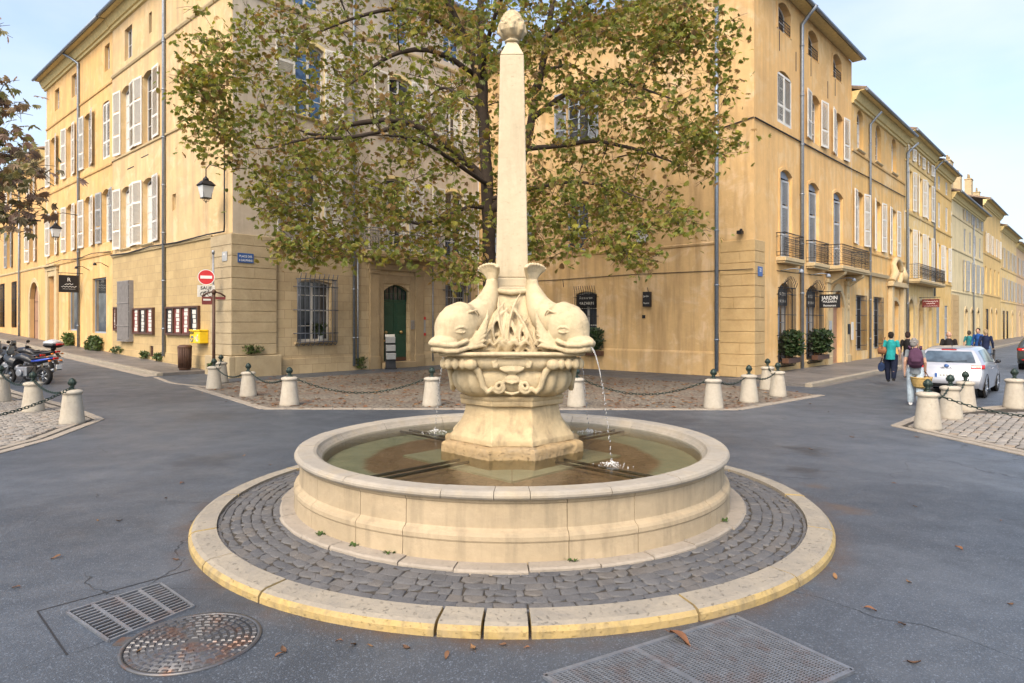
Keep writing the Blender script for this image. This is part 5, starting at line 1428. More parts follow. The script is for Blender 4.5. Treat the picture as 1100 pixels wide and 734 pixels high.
limbs = [
 (trunk, [.34,.25,.225,.215,.20,.18,.16]),
 ([at(517,60,Y),at(516,10,Y),(-1.0,22.2,14.2),(-.7,22.3,16.5)], [.15,.12,.09,.04]),
 ([at(519,100,Y),at(503,49,21.7),at(484,8,21.3),(-2.6,20.9,13.7),(-3.2,20.4,15.2)], [.15,.13,.11,.08,.03]),
 ([at(524,200,Y),at(500,172,21.8),at(474,152,21.5),at(441,131,21.1),at(409,130,20.8),at(376,134,20.4),at(346,146,20.0),at(322,140,19.7)], [.13,.125,.12,.105,.09,.075,.055,.025]),
 ([at(441,131,21.1),at(410,141,20.2),at(375,148,19.6),at(330,149,19.2),at(290,160,18.8)], [.08,.07,.06,.045,.02]),
 ([at(508,80,Y),at(488,66,21.7),at(461,54,21.3),at(430,56,21.0),at(400,72,20.7),at(375,92,20.4)], [.10,.09,.08,.07,.05,.02]),
 ([at(503,49,21.7),at(470,22,21.5),at(430,10,21.2),at(385,18,20.6),at(330,40,20.0)], [.09,.08,.065,.05,.02]),
 ([at(524,225,Y),at(506,222,21.6),at(480,232,21.0),at(450,240,20.4),at(420,236,19.9)], [.08,.07,.055,.04,.015]),
 ([at(525,230,Y),(-.2,21.9,6.4),at(566,153,22.0),at(573,118,22.0),at(588,41,22.1),(1.5,22.2,13.8),(1.9,22.2,16)], [.16,.15,.14,.13,.11,.08,.03]),
 ([at(571,128,22.0),at(600,106,21.8),at(627,92,21.5),at(654,87,21.2),at(690,95,20.8),at(730,110,20.3)], [.10,.085,.07,.055,.04,.018]),
 ([at(566,160,22.0),at(600,157,21.6),at(640,152,21.1),at(690,163,20.4),at(730,178,19.8)], [.09,.08,.065,.045,.018]),
 ([at(524,215,Y),(.2,21.4,6.3),at(610,196,20.2),at(650,200,19.4),at(690,214,18.9)], [.08,.07,.055,.035,.015]),
 ([at(517,85,Y),(-.8,20.6,10.6),(-.3,19.0,11.4),(.4,17.6,11.6)], [.09,.075,.055,.02]),
 ([at(571,100,Y),(1.2,23.6,11),(2.2,25.5,12),(3,27,12.2)], [.09,.075,.055,.02]),
 ([at(519,120,Y),(-1.6,23.5,10),(-2.6,25.2,11),(-3.4,26.8,11.2)], [.09,.075,.055,.02]),
 ([at(588,41,22.1),(2.6,21.6,12.6),(4.2,21.2,13.2),(5.8,20.8,13.2)], [.08,.07,.05,.02]),
 ([at(525,200,Y),(-1.6,20.4,6.9),(-2.6,18.8,7.2),(-3.4,17.4,7.0)], [.08,.065,.05,.02]),
]
r = random.Random(11); cs = []
# the crown's outline in the photograph, turned into a volume: spread (left, right) and floor height by side
def inside(p):
    x, y, z = p
    dx = (x+1.6)/(8.9 if x < -1.6 else 8.6); dy = (y-21.6)/6.0; dz = (z-9.6)/(7.4 if z > 9.6 else 6.2)
    if dx*dx + dy*dy + dz*dz > 1: return False
    if z < 4.1 + .018*(x+2)**2 - max(0, (y-22))*-.25: return False
    rel = p - CL
    if rel.dot(A_) > -.9 and rel.dot(B_) > -.3: return False
    rel = p - CR
    if rel.dot(B_) > -.9 and rel.dot(A_) > -.5: return False
    return True
tries = 0
while len(cs) < 800 and tries < 60000:
    tries += 1
    p = Vector((r.uniform(-11,8), r.uniform(15.6,27.6), r.uniform(3.4,17)))
    if not inside(p): continue
    # hollow core: leaves sit on the outside of the crown and in flat layers
    q = Vector(((p.x+1.6)/8.8, (p.y-21.6)/6, (p.z-9.6)/6.8)).length
    if r.random() > .25 + .9*q*q: continue
    if noise.noise(Vector((p.x*.42, p.y*.42, p.z*.62))) < -.22: continue
    if any((p-c).length_squared < .24 for c in cs): continue
    cs.append(p)
# the drooping ends that hang lowest in front of both houses, and the long left arm
def spray(u0, v0, u1, v1, n, y0, y1, jit=13):
    for i in range(n):
        f = r.random(); y = y0+(y1-y0)*r.random()
        cs.append(Vector(at(u0+(u1-u0)*f+r.gauss(0,jit), v0+(v1-v0)*f+r.gauss(0,jit), y)))
spray(200,95,250,190,26,18.6,20.2); spray(200,88,255,80,9,18.6,20,6); spray(240,180,330,235,34,18.4,20.5,16); spray(290,262,400,268,26,18.2,20.2,9); spray(420,280,505,292,18,18,20,8); spray(330,215,500,235,30,18.2,20.6,18)
spray(590,205,690,240,26,18.2,20,15); spray(640,255,705,285,14,17.8,19,8); spray(700,225,760,248,10,18,19.5,8); spray(720,150,790,165,18,19,21,14); spray(700,30,770,20,22,19.5,21.5,14); spray(600,215,622,290,8,18,19,7)
spray(205,95,330,30,18,19,21,12); spray(560,255,600,262,6,18,19,8); spray(590,15,740,45,46,19.5,22.5,20); spray(580,90,720,120,30,19.5,21.5,20); spray(420,10,560,40,26,20,22,18)
cs = [c for c in cs if not (550+710*c.x/c.y < 266 and 176 < 347-710*(c.z-2.05)/c.y < 250)]
cs = [c for c in cs if not (550+710*c.x/c.y < 300 and 347-710*(c.z-2.05)/c.y > 268)]
grow(tree, limbs, cs, lambda c: r.randint(18, 26), .55, .165, PAL, 5, M['leaf'], .2)
# tree at the left edge, its bronze leaves reaching into the picture
PAL2 = [(.22,.15,.12),(.26,.165,.12),(.19,.16,.10),(.28,.20,.12),(.18,.18,.09),(.23,.215,.10)]
tree2 = thing('chestnut_tree', 'bronze leaved chestnut reaching in over the parked motorcycles from the left edge', 'tree', (0,0,0))
limbs2 = [
 ([(-13.2,14.5,0),(-13.25,14.5,2.2),(-13.1,14.4,4.4),(-13.3,14.5,7.0),(-13.2,14.4,9.0)], [.28,.22,.20,.14,.05]),
 ([(-13.15,14.4,4.0),(-12.0,14.2,4.9),(-11.0,14.0,5.5),(-10.0,13.8,5.6)], [.10,.08,.05,.02]),
 ([(-13.1,14.4,3.6),(-11.9,14.0,4.0),(-10.9,13.8,4.25),(-9.7,13.6,4.15)], [.08,.06,.04,.015]),
 ([(-13.2,14.5,5.5),(-11.9,14.3,6.4),(-10.9,14.1,6.7)], [.08,.06,.02]),
 ([(-13.2,14.5,5.0),(-14.6,15.2,6.2),(-15.8,15.6,6.6)], [.09,.06,.02]), ([(-13.2,14.5,5.4),(-13.6,13.0,6.6),(-13.8,11.8,7.0)], [.09,.06,.02])]
cs2 = []
def spray2(u0, v0, u1, v1, n, y0, y1, jit):
    for i in range(n):
        f = r.random(); y = y0+(y1-y0)*r.random()
        cs2.append(Vector(at(u0+(u1-u0)*f+r.gauss(0,jit), v0+(v1-v0)*f+r.gauss(0,jit), y)))
spray2(-40,110,20,118,13,13.2,14.4,11); spray2(-40,150,26,160,16,13.2,14.4,10); spray2(-30,195,40,190,16,13,14.4,9); spray2(-30,222,38,226,14,13,14.4,8)
for i in range(150):
    p = Vector((r.gauss(-13.6,1.5), r.gauss(14.3,1.5), r.gauss(6.6,1.5)))
    u = 550+710*p.x/p.y
    if p.z > 3.6 and u < -5: cs2.append(p)
grow(tree2, limbs2, cs2, 8, .42, .20, PAL2, 9, M['leaf_red'], .2)

# ------------------------------------------------------------------ small plants
def bush_mesh(name, w, d, h, n, size, pal, seed, mat):
    r = random.Random(seed); m = MB()
    for i in range(n):
        p = Vector((r.gauss(0,.33)*w, r.gauss(0,.33)*d, h*(.12+.8*r.random())))
        if ((p.x/w)**2 + (p.y/d)**2)*4 + ((p.z-h*.5)/h)**2*3.2 > 1.2: continue
        cc = pal[r.randrange(len(pal))]; f = r.uniform(.7,1.3); m.col = tuple(c*f for c in cc)
        for k in range(5):
            az = r.uniform(0,6.28); el = r.uniform(-.2,1.2); L = size*r.uniform(.6,1.2)
            dv = Vector((math.cos(az)*math.cos(el), math.sin(az)*math.cos(el), math.sin(el))); sd = dv.orthogonal().normalized()*L*.26
            m.add([p, p+dv*L*.5+sd, p+dv*L, p+dv*L*.5-sd], [(0,1,2,3)], False)
    m.col = None
    st = MB()
    for i in range(7):
        a = r.uniform(0,6.28); st.tube([(0,0,0),(math.cos(a)*w*.12,math.sin(a)*d*.12,h*.4),(math.cos(a)*w*.3,math.sin(a)*d*.3,h*.8)], [.012,.009,.004], 5)
    return m, st
GP = [(.045,.085,.02),(.06,.105,.028),(.035,.07,.02),(.075,.11,.03)]
GP2 = [(.02,.05,.018),(.03,.065,.022),(.018,.04,.016)]
GP3 = [(.09,.14,.03),(.12,.16,.035),(.07,.12,.03)]
def bush(F, s, d, z, w, dd, h, n, size, pal, label, cat='plant', name='bush', seed=1, pot=None, group=None):
    p = F.at(s, d, z); t = thing(name, label, cat, p, F.rz(), group)
    zz = 0
    if pot:
        k = MB(); k.box(-w*.45, w*.45, -.13, .13, 0, pot); k.build('planter', M['brownwood'], t, bevel=.01); zz = pot*.8
    m, st = bush_mesh(name, w, dd, h, n, size, pal, seed, None)
    m.build('foliage', M['bush'], t, Tr(0,0,zz)); st.build('stem', M['bark'], t, Tr(0,0,zz))
    return t
bush(FS, 3.0, -.30, .45, 1.5, .75, 1.15, 520, .17, GP2, 'dark green bush in planter at the restaurant window nearest the blue number plate', 'bush', 'window_bush', 1, .2)
bush(FS, 6.5, -.32, .45, 1.75, .8, 1.2, 560, .17, GP2, 'dark green bush in planter at restaurant window beside the arched door', 'bush', 'window_bush', 2, .2)
bush(FP, -7.15, -.25, .62, 1.2, .7, 1.05, 420, .16, GP2, 'dark green bush below the barred window of the blank side wall', 'bush', 'window_bush', 3, .2)
bush(FB, tx(15.8), -.22, .02, 2.1, .55, .95, 420, .15, GP, 'wide green shrub at foot of the wide shop window', 'bush', 'shrub', 4)
bush(FB, tx(20.6), -.22, .15, 1.2, .5, .95, 300, .15, GP3, 'small bright green shrub at foot of the narrow shop window', 'bush', 'shrub', 5)
for i, (F, s, d, w, h, lab) in enumerate((
    (FA, -12.6, -.10, 1.9, .45, 'weeds along the wall foot under the slatted screen'),
    (FA, -8.7, -.10, .7, .42, 'weed tuft at wall foot left of the cellar vent'),
    (FA, -7.0, -.10, .75, .5, 'weed tuft at wall foot beside the tall drainpipe'),
    (FA, -1.2, -.20, .8, .5, 'weed clump at wall foot behind the bollards, by the direction signpost'),
    (FG, .7, -.35, .8, .5, 'green weed tuft growing on ledge of the rusticated corner'),
    (FG, 5.6, -.12, .5, .75, 'weed growing at foot of twin grey drainpipes'))):
    z = .12 + (.03*-s if F is FA else -.12)
    if 'ledge' in lab: z, d = .81, -.17
    m, st = bush_mesh('weed', w, .35, h*.8, 70, .13, GP, 20+i, None)
    p = F.at(s, d, z); t = thing('weed', lab, 'plant', p, F.rz()); m.build('foliage', M['bush'], t)
# ------------------------------------------------------------------ bollards and chains
def bollard_proto():
    t = thing('bollard', 'x', 'bollard')
    m = MB(); m.lathe([(.235,-.02),(.232,.04),(.225,.10),(.168,.575),(.166,.60),(.185,.612),(.198,.632),(.198,.652),(.188,.672),(.14,.690),(.05,.700),(.001,.702)], 28)
    m.build('body', M['bollard'], t)
    m = MB(); m.lathe([(.075,.692),(.07,.705),(.038,.715),(.032,.745),(.045,.755),(.045,.765),(.038,.772),(.062,.80),(.072,.835),(.068,.87),(.05,.905),(.028,.925),(.012,.935),(.001,.937)], 18)
    for k in range(8):
        a = R(45*k); m.tube([(.06*math.cos(a),.06*math.sin(a),.79),(.076*math.cos(a),.076*math.sin(a),.838),(.052*math.cos(a),.052*math.sin(a),.905)], [.006,.010,.005], 5)
    m.tube([(.045+.03*math.cos(q),0,.735+.03*math.sin(q)) for q in [k*.6283 for k in range(11)]], .008, 6)
    m.build('finial', M['iron_green'], t)
    return t
BO = [ # x, y, label
 (-8.95,13.45,'stone bollard at the tip of the left cobbled corner, nearest the fountain'),
 (-11.05,15.25,'stone bollard between two others in the left cobbled corner'),
 (-13.3,17.2,'stone bollard closest to the parked motorcycles and left picture edge'),
 (-9.24,20.5,'stone bollard in front of the direction signpost, its chain hanging right'),
 (-9.95,22.6,'stone bollard tucked nearest the rusticated left house corner'),
 (-7.36,18.45,'stone bollard between signpost and barred window, middle of the left run'),
 (-5.52,16.4,'stone bollard below the barred window, left end of the long chain'),
 (-1.98,16.35,'stone bollard close left of the dolphin pedestal, in front of the green door'),
 (1.58,16.2,'stone bollard close right of the dolphin pedestal, behind the falling jet'),
 (4.83,15.85,'stone bollard right end of the long chain before the blank side wall'),
 (6.13,17.1,'stone bollard in front of the right house corner, second along from the long chain'),
 (7.42,18.45,'stone bollard of the close pair by the restaurant, the nearer, right hand one'),
 (7.85,20.3,'stone bollard of the close pair by the restaurant, the farther, left hand one'),
 (8.02,12.75,'stone bollard at tip of right cobbled corner, beside the woman with straw basket'),
 (9.35,14.1,'stone bollard just behind the tip bollard, in front of white car number plate'),
 (10.6,15.45,'stone bollard partly hidden by two others, against the white car bumper'),
 (12.05,15.85,'stone bollard standing alone by the right edge, right of the white car'),
]
bp = bollard_proto(); bol = []
for i, (x, y, lab) in enumerate(BO):
    b = bp if i == 0 else copy_tree(bp)
    b.location = (x, y, gz(x, y)+.008); b.rotation_euler = (0, 0, rnd.uniform(0, 6.28)); s = rnd.uniform(.98, 1.03); b.scale = (s, s, s)
    tag(b, lab, 'bollard', 'stone bollards with iron finials'); bol.append(Vector((x, y, gz(x, y)+.74)))
def chain(p, q, sag, label):
    p = Vector(p); q = Vector(q); L = (q-p).length
    n = max(10, int((L + 2.2*sag*sag/L)/.082))
    mid = (p+q)/2; m = MB()
    f = lambda t: p + (q-p)*t - Vector((0,0,4*sag*t*(1-t)))
    for i in range(n):
        a = f(i/n); b = f((i+1)/n); d = (b-a); l = d.length; d.normalize()
        sd = d.cross(Vector((0,0,1))).normalized(); up = sd.cross(d)
        w = sd if i % 2 else up; w = (w + (up if i % 2 else sd)*.35).normalized()
        c = (a+b)/2 - mid; pts = []
        for k in range(11):
            t = 2*math.pi*k/10; pts.append(c + d*(l*.66*math.cos(t)) + w*(.024*math.sin(t)))
        m.tube(pts, .0085, 5, False)
    return single(m, 'chain', M['iron_green'], mid, label, 'chain', 'iron chains strung between bollards')
chain(bol[0], bol[1], .20, 'iron chain joining the two nearest bollards of the left cobbled corner')
chain(bol[1], bol[2], .20, 'iron chain joining the two farther bollards of the left cobbled corner')
chain(bol[0], Vector((-9.15,9.2,.74)), .32, 'iron chain running out of the picture at the left edge')
chain(bol[3], bol[4], .16, 'short iron chain between signpost bollard and the one at the house corner')
chain(bol[3], bol[5], .28, 'iron chain hanging beneath the rusticated left house corner')
chain(bol[5], bol[6], .26, 'iron chain hanging below and left of the barred window')
chain(bol[6], bol[7], .42, 'long iron chain sagging in front of the barred window and green door')
chain(bol[8], bol[9], .42, 'long iron chain sagging in front of the blank side wall')
chain(bol[9], bol[10], .22, 'iron chain below the right house corner, next after the long one')
chain(bol[10], bol[11], .2, 'iron chain left of the restaurant, ending at the nearer bollard of the pair')
chain(bol[11], bol[12], .16, 'short iron chain between the close pair of bollards by the restaurant')
chain(bol[13], bol[14], .22, 'iron chain between tip bollard and the next before the white car')
chain(bol[14], bol[15], .24, 'iron chain joining the two bollards against the white car bumper')
chain(bol[13], Vector((11.4,11.6,.74)), .42, 'long iron chain sagging over right cobbles and out of the picture')

# ------------------------------------------------------------------ things on and by the walls
def lantern(p, rz, label, arm):
    """four-sided street lantern, hanging from a scroll arm; arm is a list of local points"""
    t = thing('street_lantern', label, 'lamp', p, rz)
    m = MB(); a, b = .155, .235
    for s in (0,1,2,3):
        c0, s0 = math.cos(R(45+90*s)), math.sin(R(45+90*s))
        m.tube([(a*1.2*c0,a*1.2*s0,.06),(b*1.2*c0,b*1.2*s0,.52)], .014, 6)
    for z, w in ((.06,a),(.52,b)):
        m.box(-w*.9-.02,w*.9+.02,-w*.9-.02,w*.9+.02,z-.018,z+.012)
    q = .27
    m.add([(-q,-q,.535),(q,-q,.535),(q,q,.535),(-q,q,.535),(-.13,-.13,.70),(.13,-.13,.70),(.13,.13,.70),(-.13,.13,.70)], [(3,2,1,0),(4,5,6,7),(0,1,5,4),(1,2,6,5),(2,3,7,6),(3,0,4,7)], False)
    m.lathe([(.12,.70),(.10,.78),(.05,.83),(.02,.88),(.001,.89)], 14)
    for s in range(4):
        c0, s0 = math.cos(R(90*s)), math.sin(R(90*s))
        m.tube([(.13*c0,.13*s0,.05),(.10*c0,.10*s0,-.04),(.03*c0,.03*s0,-.07),(0,0,-.03)], .01, 5)
    m.ball((0,0,-.10), .025, 8, 6)
    m.build('frame', M['iron'], t)
    g = MB(); a *= .92; b *= .92
    g.add([(-a,-a,.075),(a,-a,.075),(a,a,.075),(-a,a,.075),(-b,-b,.515),(b,-b,.515),(b,b,.515),(-b,b,.515)], [(0,1,5,4),(1,2,6,5),(2,3,7,6),(3,0,4,7)], False)
    g.build('lamp_glass', M['lampglass'], t)
    k = MB(); k.tube(arm, .02, 8); e = arm[0]
    k.tube([(e[0]+.09*math.cos(x)*(1-x*.08), e[1], e[2]-.10+.09*math.sin(x)*(1-x*.08)) for x in [i*.5 for i in range(14)]], .014, 6)
    k.build('bracket', M['iron'], t)
    return t
p = FA.at(-.55, -.75, 6.62)
lantern(p, FA.rz(), 'black street lantern on scroll arm high on the left house corner', [(0,0,.89),(0,0,1.15),(.04,.12,1.32),(.14,.40,1.28),(.16,.66,1.18)])
p = FB.at(tx(19.0), -1.2, 6.35)
lantern(p, FB.rz(), 'black street lantern on long bracket over the left pavement by the black sign', [(0,0,.89),(0,.05,1.35),(-.05,.35,1.45),(-.1,1.15,1.4)])
p = FP.at(-4.3, -.8, 5.25)
lantern(p, FP.rz(), 'black street lantern beside low leaves against the blank side wall', [(0,0,.89),(0,.1,1.2),(0,.45,1.25),(0,.8,1.2)])
# glazed notice cases on the left house
def showcase(s0, s1, z0, z1, n, label, seed):
    c = (s0+s1)/2; t = thing('notice_case', label, 'notice board', FA.at(c, 0, z0), FA.rz()); w = (s1-s0)/2; h = z1-z0; r = random.Random(seed)
    m = MB(); m.box(-w,w,-.06,.0,0,h); m.box(-w,-w+.08,-.12,-.06,0,h); m.box(w-.08,w,-.12,-.06,0,h); m.box(-w+.08,w-.08,-.12,-.06,0,.08); m.box(-w+.08,w-.08,-.12,-.06,h-.08,h)
    for i in range(1, n):
        x = -w + 2*w*i/n; m.box(x-.035,x+.035,-.119,-.06,.08,h-.08)
    m.build('case', M['brownwood'], t, bevel=.006)
    for i in range(n):
        x0 = -w+2*w*i/n+.07; x1 = -w+2*w*(i+1)/n-.07
        b = MB(); b.poly([(x0,-.063,.1),(x1,-.063,.1),(x1,-.063,h-.1),(x0,-.063,h-.1)]); b.build('backing', M['darkred'] if (i+seed) % 3 else M['black'], t)
        z = .14
        while z < h-.2:
            ph = r.uniform(.10,.18); pw = (x1-x0)*r.uniform(.35,.5)
            q = MB(); xc = (x0+x1)/2+r.uniform(-.03,.03); q.box(xc-pw/2,xc+pw/2,-.07,-.064,z,z+ph); q.build('leaflet', M['offwhite'], t)
            z += ph+.03
    return t
showcase(-13.15,-12.35,1.65,2.85,2,'small brown notice case at left of the slatted screen',1)
showcase(-10.4,-7.75,1.52,2.75,3,'middle brown notice case of white leaflets, right of the slatted screen',2)
showcase(-6.3,-2.85,1.52,2.75,4,'largest brown notice case, four bays, behind the yellow mailbox',3)
t = thing('mailbox', 'yellow letter box covered in stickers on left house wall', 'mailbox', FA.at(-2.55, -.0, 1.2), FA.rz())
m = MB(); m.box(-.46,.46,-.36,-.0,.04,.52); m.box(-.48,.48,-.40,-.0,.522,.58); m.build('box', M['yellow'], t, bevel=.04)
for i in range(9):
    m = MB(); x = rnd.uniform(.0,.36); z = rnd.uniform(.10,.36); m.box(x,x+rnd.uniform(.06,.10),-.368,-.3605,z,z+rnd.uniform(.05,.12)); m.build('sticker', M[rnd.choice(('offwhite','blue','offwhite','shutterG'))], t)
m = MB(); m.box(-.40,-.05,-.41,-.361,.44,.48); m.build('slot', M['black'], t)
m = MB()
for a0, a1, rr, cz in ((200,420,.13,.24),(20,240,.07,.24)): m.tube([(-.24+rr*math.cos(R(a)),-.368,cz+rr*math.sin(R(a))) for a in range(a0,a1,20)], .018, 6)
m.build('emblem', M['blue'], t)
t = thing('litter_bin', 'dark brown slatted litter bin on pavement under the yellow mailbox', 'bin', FA.at(-2.75, -.65, .20), FA.rz())
m = MB()
for k in range(24):
    a = R(15*k); m.tube([(.22*math.cos(a),.22*math.sin(a),.08),(.24*math.cos(a),.24*math.sin(a),.88)], .024, 6)
m.lathe([(.20,.0),(.22,.08),(.21,.10)], 24); m.build('slats', M['brownwood'], t)
m = MB(); m.lathe([(.26,.86),(.27,.90),(.26,.94),(.19,.98),(.15,.985),(.15,.90)], 24, cap=False); m.lathe([(.20,.06),(.22,.87)], 24, cap=False); m.build('rim', M['brownwood'], t)
# no-entry sign on its grey mast, cycle exemption plate below
p = FA.at(-.5, -.5, .03)
t = thing('no_entry_sign', 'round red no entry sign with white cycle plate on grey mast', 'road sign', p, math.atan2(-p.x, p.y))
m = MB(); m.tube([(0,.05,0),(0,.05,4.6)], .032, 10); m.lathe([(.05,4.6),(.05,4.72),(.001,4.76)], 10, (0,.05)); m.build('mast', M['steel'], t)
m = MB(); m.T = Tr(-.24,-.0,3.72) @ Matrix.Rotation(R(90), 4, 'X'); m.lathe([(.001,0),(.265,0),(.265,.012),(.001,.012)], 40, smooth=False, cap=False)
d = m.build('disc', M['red'], t)
m = MB(); m.box(-.24-.20,-.24+.20,-.018,-.0125,3.665,3.775); m.build('bar', M['white'], d)
m = MB(); m.T = Tr(-.24,.001,3.72) @ Matrix.Rotation(R(90), 4, 'X'); m.lathe([(.266,0),(.290,0),(.290,.016),(.266,.016)], 40, smooth=False, cap=False); m.build('ring', M['white'], d)
m = MB(); m.box(-.54,.06,-.012,.0,2.98,3.42); pl = m.build('plate', M['offwhite'], t, bevel=.004)
text_mesh('lettering', 'SAUF', .17, M['black'], pl, Tr(-.24,-.0155,3.26), .004, bold=True)
m = MB()
for cx in (-.35,-.11): m.tube([(cx+.085*math.cos(R(a)),-.018,3.09+.085*math.sin(R(a))) for a in range(0,361,30)], .010, 5)
for pp in ([(-.35,3.09),(-.28,3.20),(-.16,3.20),(-.23,3.09),(-.28,3.20)], [(-.23,3.09),(-.35,3.09)], [(-.17,3.23),(-.11,3.09)], [(-.18,3.23),(-.13,3.23)]):
    m.tube([(x,-.018,z) for x, z in pp], .010, 5)
m.build('bicycle_symbol', M['black'], pl)
# brown finger post
p = Vector((-9.95, 22.05, .0)); p.z = gz(p.x, p.y)
t = thing('direction_sign', 'brown direction signpost with two red boards and curved cap', 'sign', p, R(24))
m = MB(); m.tube([(0,0,0),(0,0,3.1)], .05, 12); m.lathe([(.09,0),(.09,.12),(.055,.16)], 14); m.build('post', M['brownwood'], t)
m = MB(); m.tube([(-.36,0,2.93),(-.2,0,3.04),(0,0,3.10),(.2,0,3.04),(.36,0,2.93)], .028, 8); m.lathe([(.06,3.0),(.065,3.12),(.03,3.17),(.001,3.18)], 12); m.build('crossbar', M['brownwood'], t)
m = MB(); m.box(-.36,-.052,-.02,.02,2.66,2.92); bd = m.build('board', M['darkred'], t, bevel=.005)
m = MB(); m.box(-.32,-.09,-.024,-.0205,2.79,2.85); m.build('pale_strip', M['offwhite'], bd)
m = MB(); m.box(.052,.36,-.02,.02,2.83,2.92); bd = m.build('board', M['darkred'], t, bevel=.005)
# enamel street plates
def plate(F, s, d, z, w, h, mat, label, lines=(), tm='white', name='street_plate', cat='street sign', rim=True):
    t = thing(name, label, cat, F.at(s, d, z), F.rz())
    m = MB(); m.box(-w/2,w/2,-.02,-.002,0,h); b = m.build('panel', mat, t, bevel=.003)
    for (txt, size, zz) in lines: text_mesh('lettering', txt, size, M[tm], b, Tr(0,-.0225,zz), .004, sx=min(1, w*.9/(len(txt)*size*.6)))
    return t
plate(FA, -.42, -.10, 4.38, .42, .36, M['shutterG'], 'small grey street plate on the left house corner, street side', (('RUE',.10,.22),))
plate(FG, .45, -.10, 4.32, .62, .36, M['blue'], 'blue enamel street plate on the left house corner, facing the place', (('PLACE DES',.12,.20),('4 DAUPHINS',.12,.05)))
plate(FS, .42, -.055, 3.80, .42, .36, M['blue'], 'blue enamel number plate on the right house corner', (('22',.18,.17),))
plate(FG, 9.2, -.0, 1.55, .30, .65, M['shutterG'], 'grey wall plaque with red ends right of the green door', (), name='plaque', cat='plaque')
o = bpy.data.objects
for z in (1.44, 2.205):
    m = MB(); m.box(-.16,.16,-.03,-.002,z-1.55,z-1.55+.13); m.build('red_strip', M['red'], [x for x in bpy.data.objects if x.name.startswith('plaque') and x.type == 'EMPTY'][-1])
plate(FG, 8.53, -.05, 1.75, .2, .42, M['steel'], 'steel name plaque close right of the green door', (), name='plaque', cat='plaque')
# leaflet rack by the green door
p = FG.at(6.75, -.75, .02)
t = thing('leaflet_rack', 'black standing rack of grey leaflet pockets left of the green door', 'rack', p, FG.rz()+R(-28))
m = MB(); m.hexa([(-.22,.0,0),(.22,.0,0),(.22,.10,0),(-.22,.10,0),(-.22,.30,1.5),(.22,.30,1.5),(.22,.36,1.5),(-.22,.36,1.5)]); m.box(-.25,.25,-.05,.30,.0,.05); m.build('stand', M['black'], t)
for i in range(3):
    z = .42+i*.36; y = .2*z
    m = MB(); m.hexa([(-.2,y-.16,z),(.2,y-.16,z),(.2,y,z),(-.2,y,z),(-.2,y-.22,z+.26),(.2,y-.22,z+.26),(.2,y+.05,z+.28),(-.2,y+.05,z+.28)]); m.build('pocket', M['shutterG'], t, bevel=.01)
m = MB(); m.box(-.21,.21,.27,.295,1.40,1.52); m.build('header', M['offwhite'], t)
# potted plant behind the grille
t = thing('potted_plant', 'small potted plant in white pot on sill behind the window bars', 'plant', FG.at(3.62, -.12, 1.30), FG.rz())
m = MB(); m.lathe([(.08,0),(.11,.26),(.10,.26),(.09,.2)], 14); m.build('pot', M['white'], t)
m, st = bush_mesh('foliage', .55, .4, .55, 70, .14, GP2, 77, None); m.build('foliage', M['bush'], t, Tr(0,0,.2))
# hanging shop signs
def squiggle(parent, mat, x0, x1, z, h, Mx, seed=0):
    r = random.Random(seed); m = MB(); n = max(6, int((x1-x0)/(h*.45))); pts = []
    for i in range(n+1): pts.append((x0+(x1-x0)*i/n, 0, z + h*(.5+.5*math.sin(i*2.1+seed))*r.uniform(.4,1)))
    m.tube(pts, h*.13, 5); return m.build('script_lettering', mat, parent, Mx)
def hang(F, s, z, w, h, lines, label, d0=.15, mat=None, scr=()):
    p = F.at(s, 0, z); t = thing('hanging_sign', label, 'sign', p, F.rz())
    yaw = R(90) if F is not FB else R(-90)
    m = MB(); m.box(-.02,.02,-d0-w,-d0,0,h); b = m.build('board', mat or M['black'], t, bevel=.004)
    k = MB(); k.tube([(0,.0,h+.12),(0,-d0-w-.05,h+.12)], .018, 6)
    for q in (.1,.9): k.tube([(0,-d0-w*q,h+.12),(0,-d0-w*q,h)], .008, 5)
    k.build('bracket', M['iron'], t)
    # lettered on the face turned to the place
    for (txt, size, zz) in lines:
        o_ = text_mesh('lettering', txt, size, M['white'], b, Matrix.Translation((-.0225 if F is not FB else .0225, -d0-w/2, zz)) @ Matrix.Rotation(R(-90) if F is not FB else R(90), 4, 'Z'), .004, sx=min(1, w*.88/(len(txt)*size*.62)))
    for (a, b_, z_, h_) in scr: squiggle(b, M['white'], a, b_, z_, h_, Matrix.Translation((-.0235 if F is not FB else .0235, -d0-w/2, 0)) @ Matrix.Rotation(R(-90) if F is not FB else R(90), 4, 'Z'), int(z_*100))
    return t
hang(FS, 7.0, 2.72, .85, .60, (('JARDIN',.24,.36),('MAZARIN',.13,.23),('Restaurant',.13,.06)), 'black hanging sign reading Restaurant over the second barred window', .12)
hang(FB, tx(18.6), 3.35, .95, .95, (('R',.30,.60),), 'black hanging sign with white script lettering between the two shop windows', .2, None, ((-.2,.2,.42,.10),(-.36,.36,.28,.10),(-.3,.3,.17,.04)))
hang(F3, 4.0, 3.1, 1.0, .55, (), 'dark red hanging sign under the long balcony down the right street', .2, M['darkred'], ((-.42,.42,.36,.10),(-.25,.25,.22,.10),(-.4,.4,.07,.06)))
p = FP.at(-4.45, 0, 2.72); t = thing('hanging_sign', 'small black menu box sign high on the blank side wall', 'sign', p, FP.rz())
m = MB(); m.box(-.17,.17,-.20,-.04,0,.62); b = m.build('board', M['black'], t, bevel=.01)
text_mesh('lettering', 'Jardin', .11, M['offwhite'], b, Tr(0,-.204,.40), .004); text_mesh('lettering', 'Mazarin', .09, M['offwhite'], b, Tr(0,-.204,.12), .004)
m = MB(); m.tube([(0,-.04,.5),(0,.0,.5)], .03, 6); m.tube([(0,-.02,.62),(0,-.1,.80)], .012, 6); m.build('bracket', M['iron'], t)
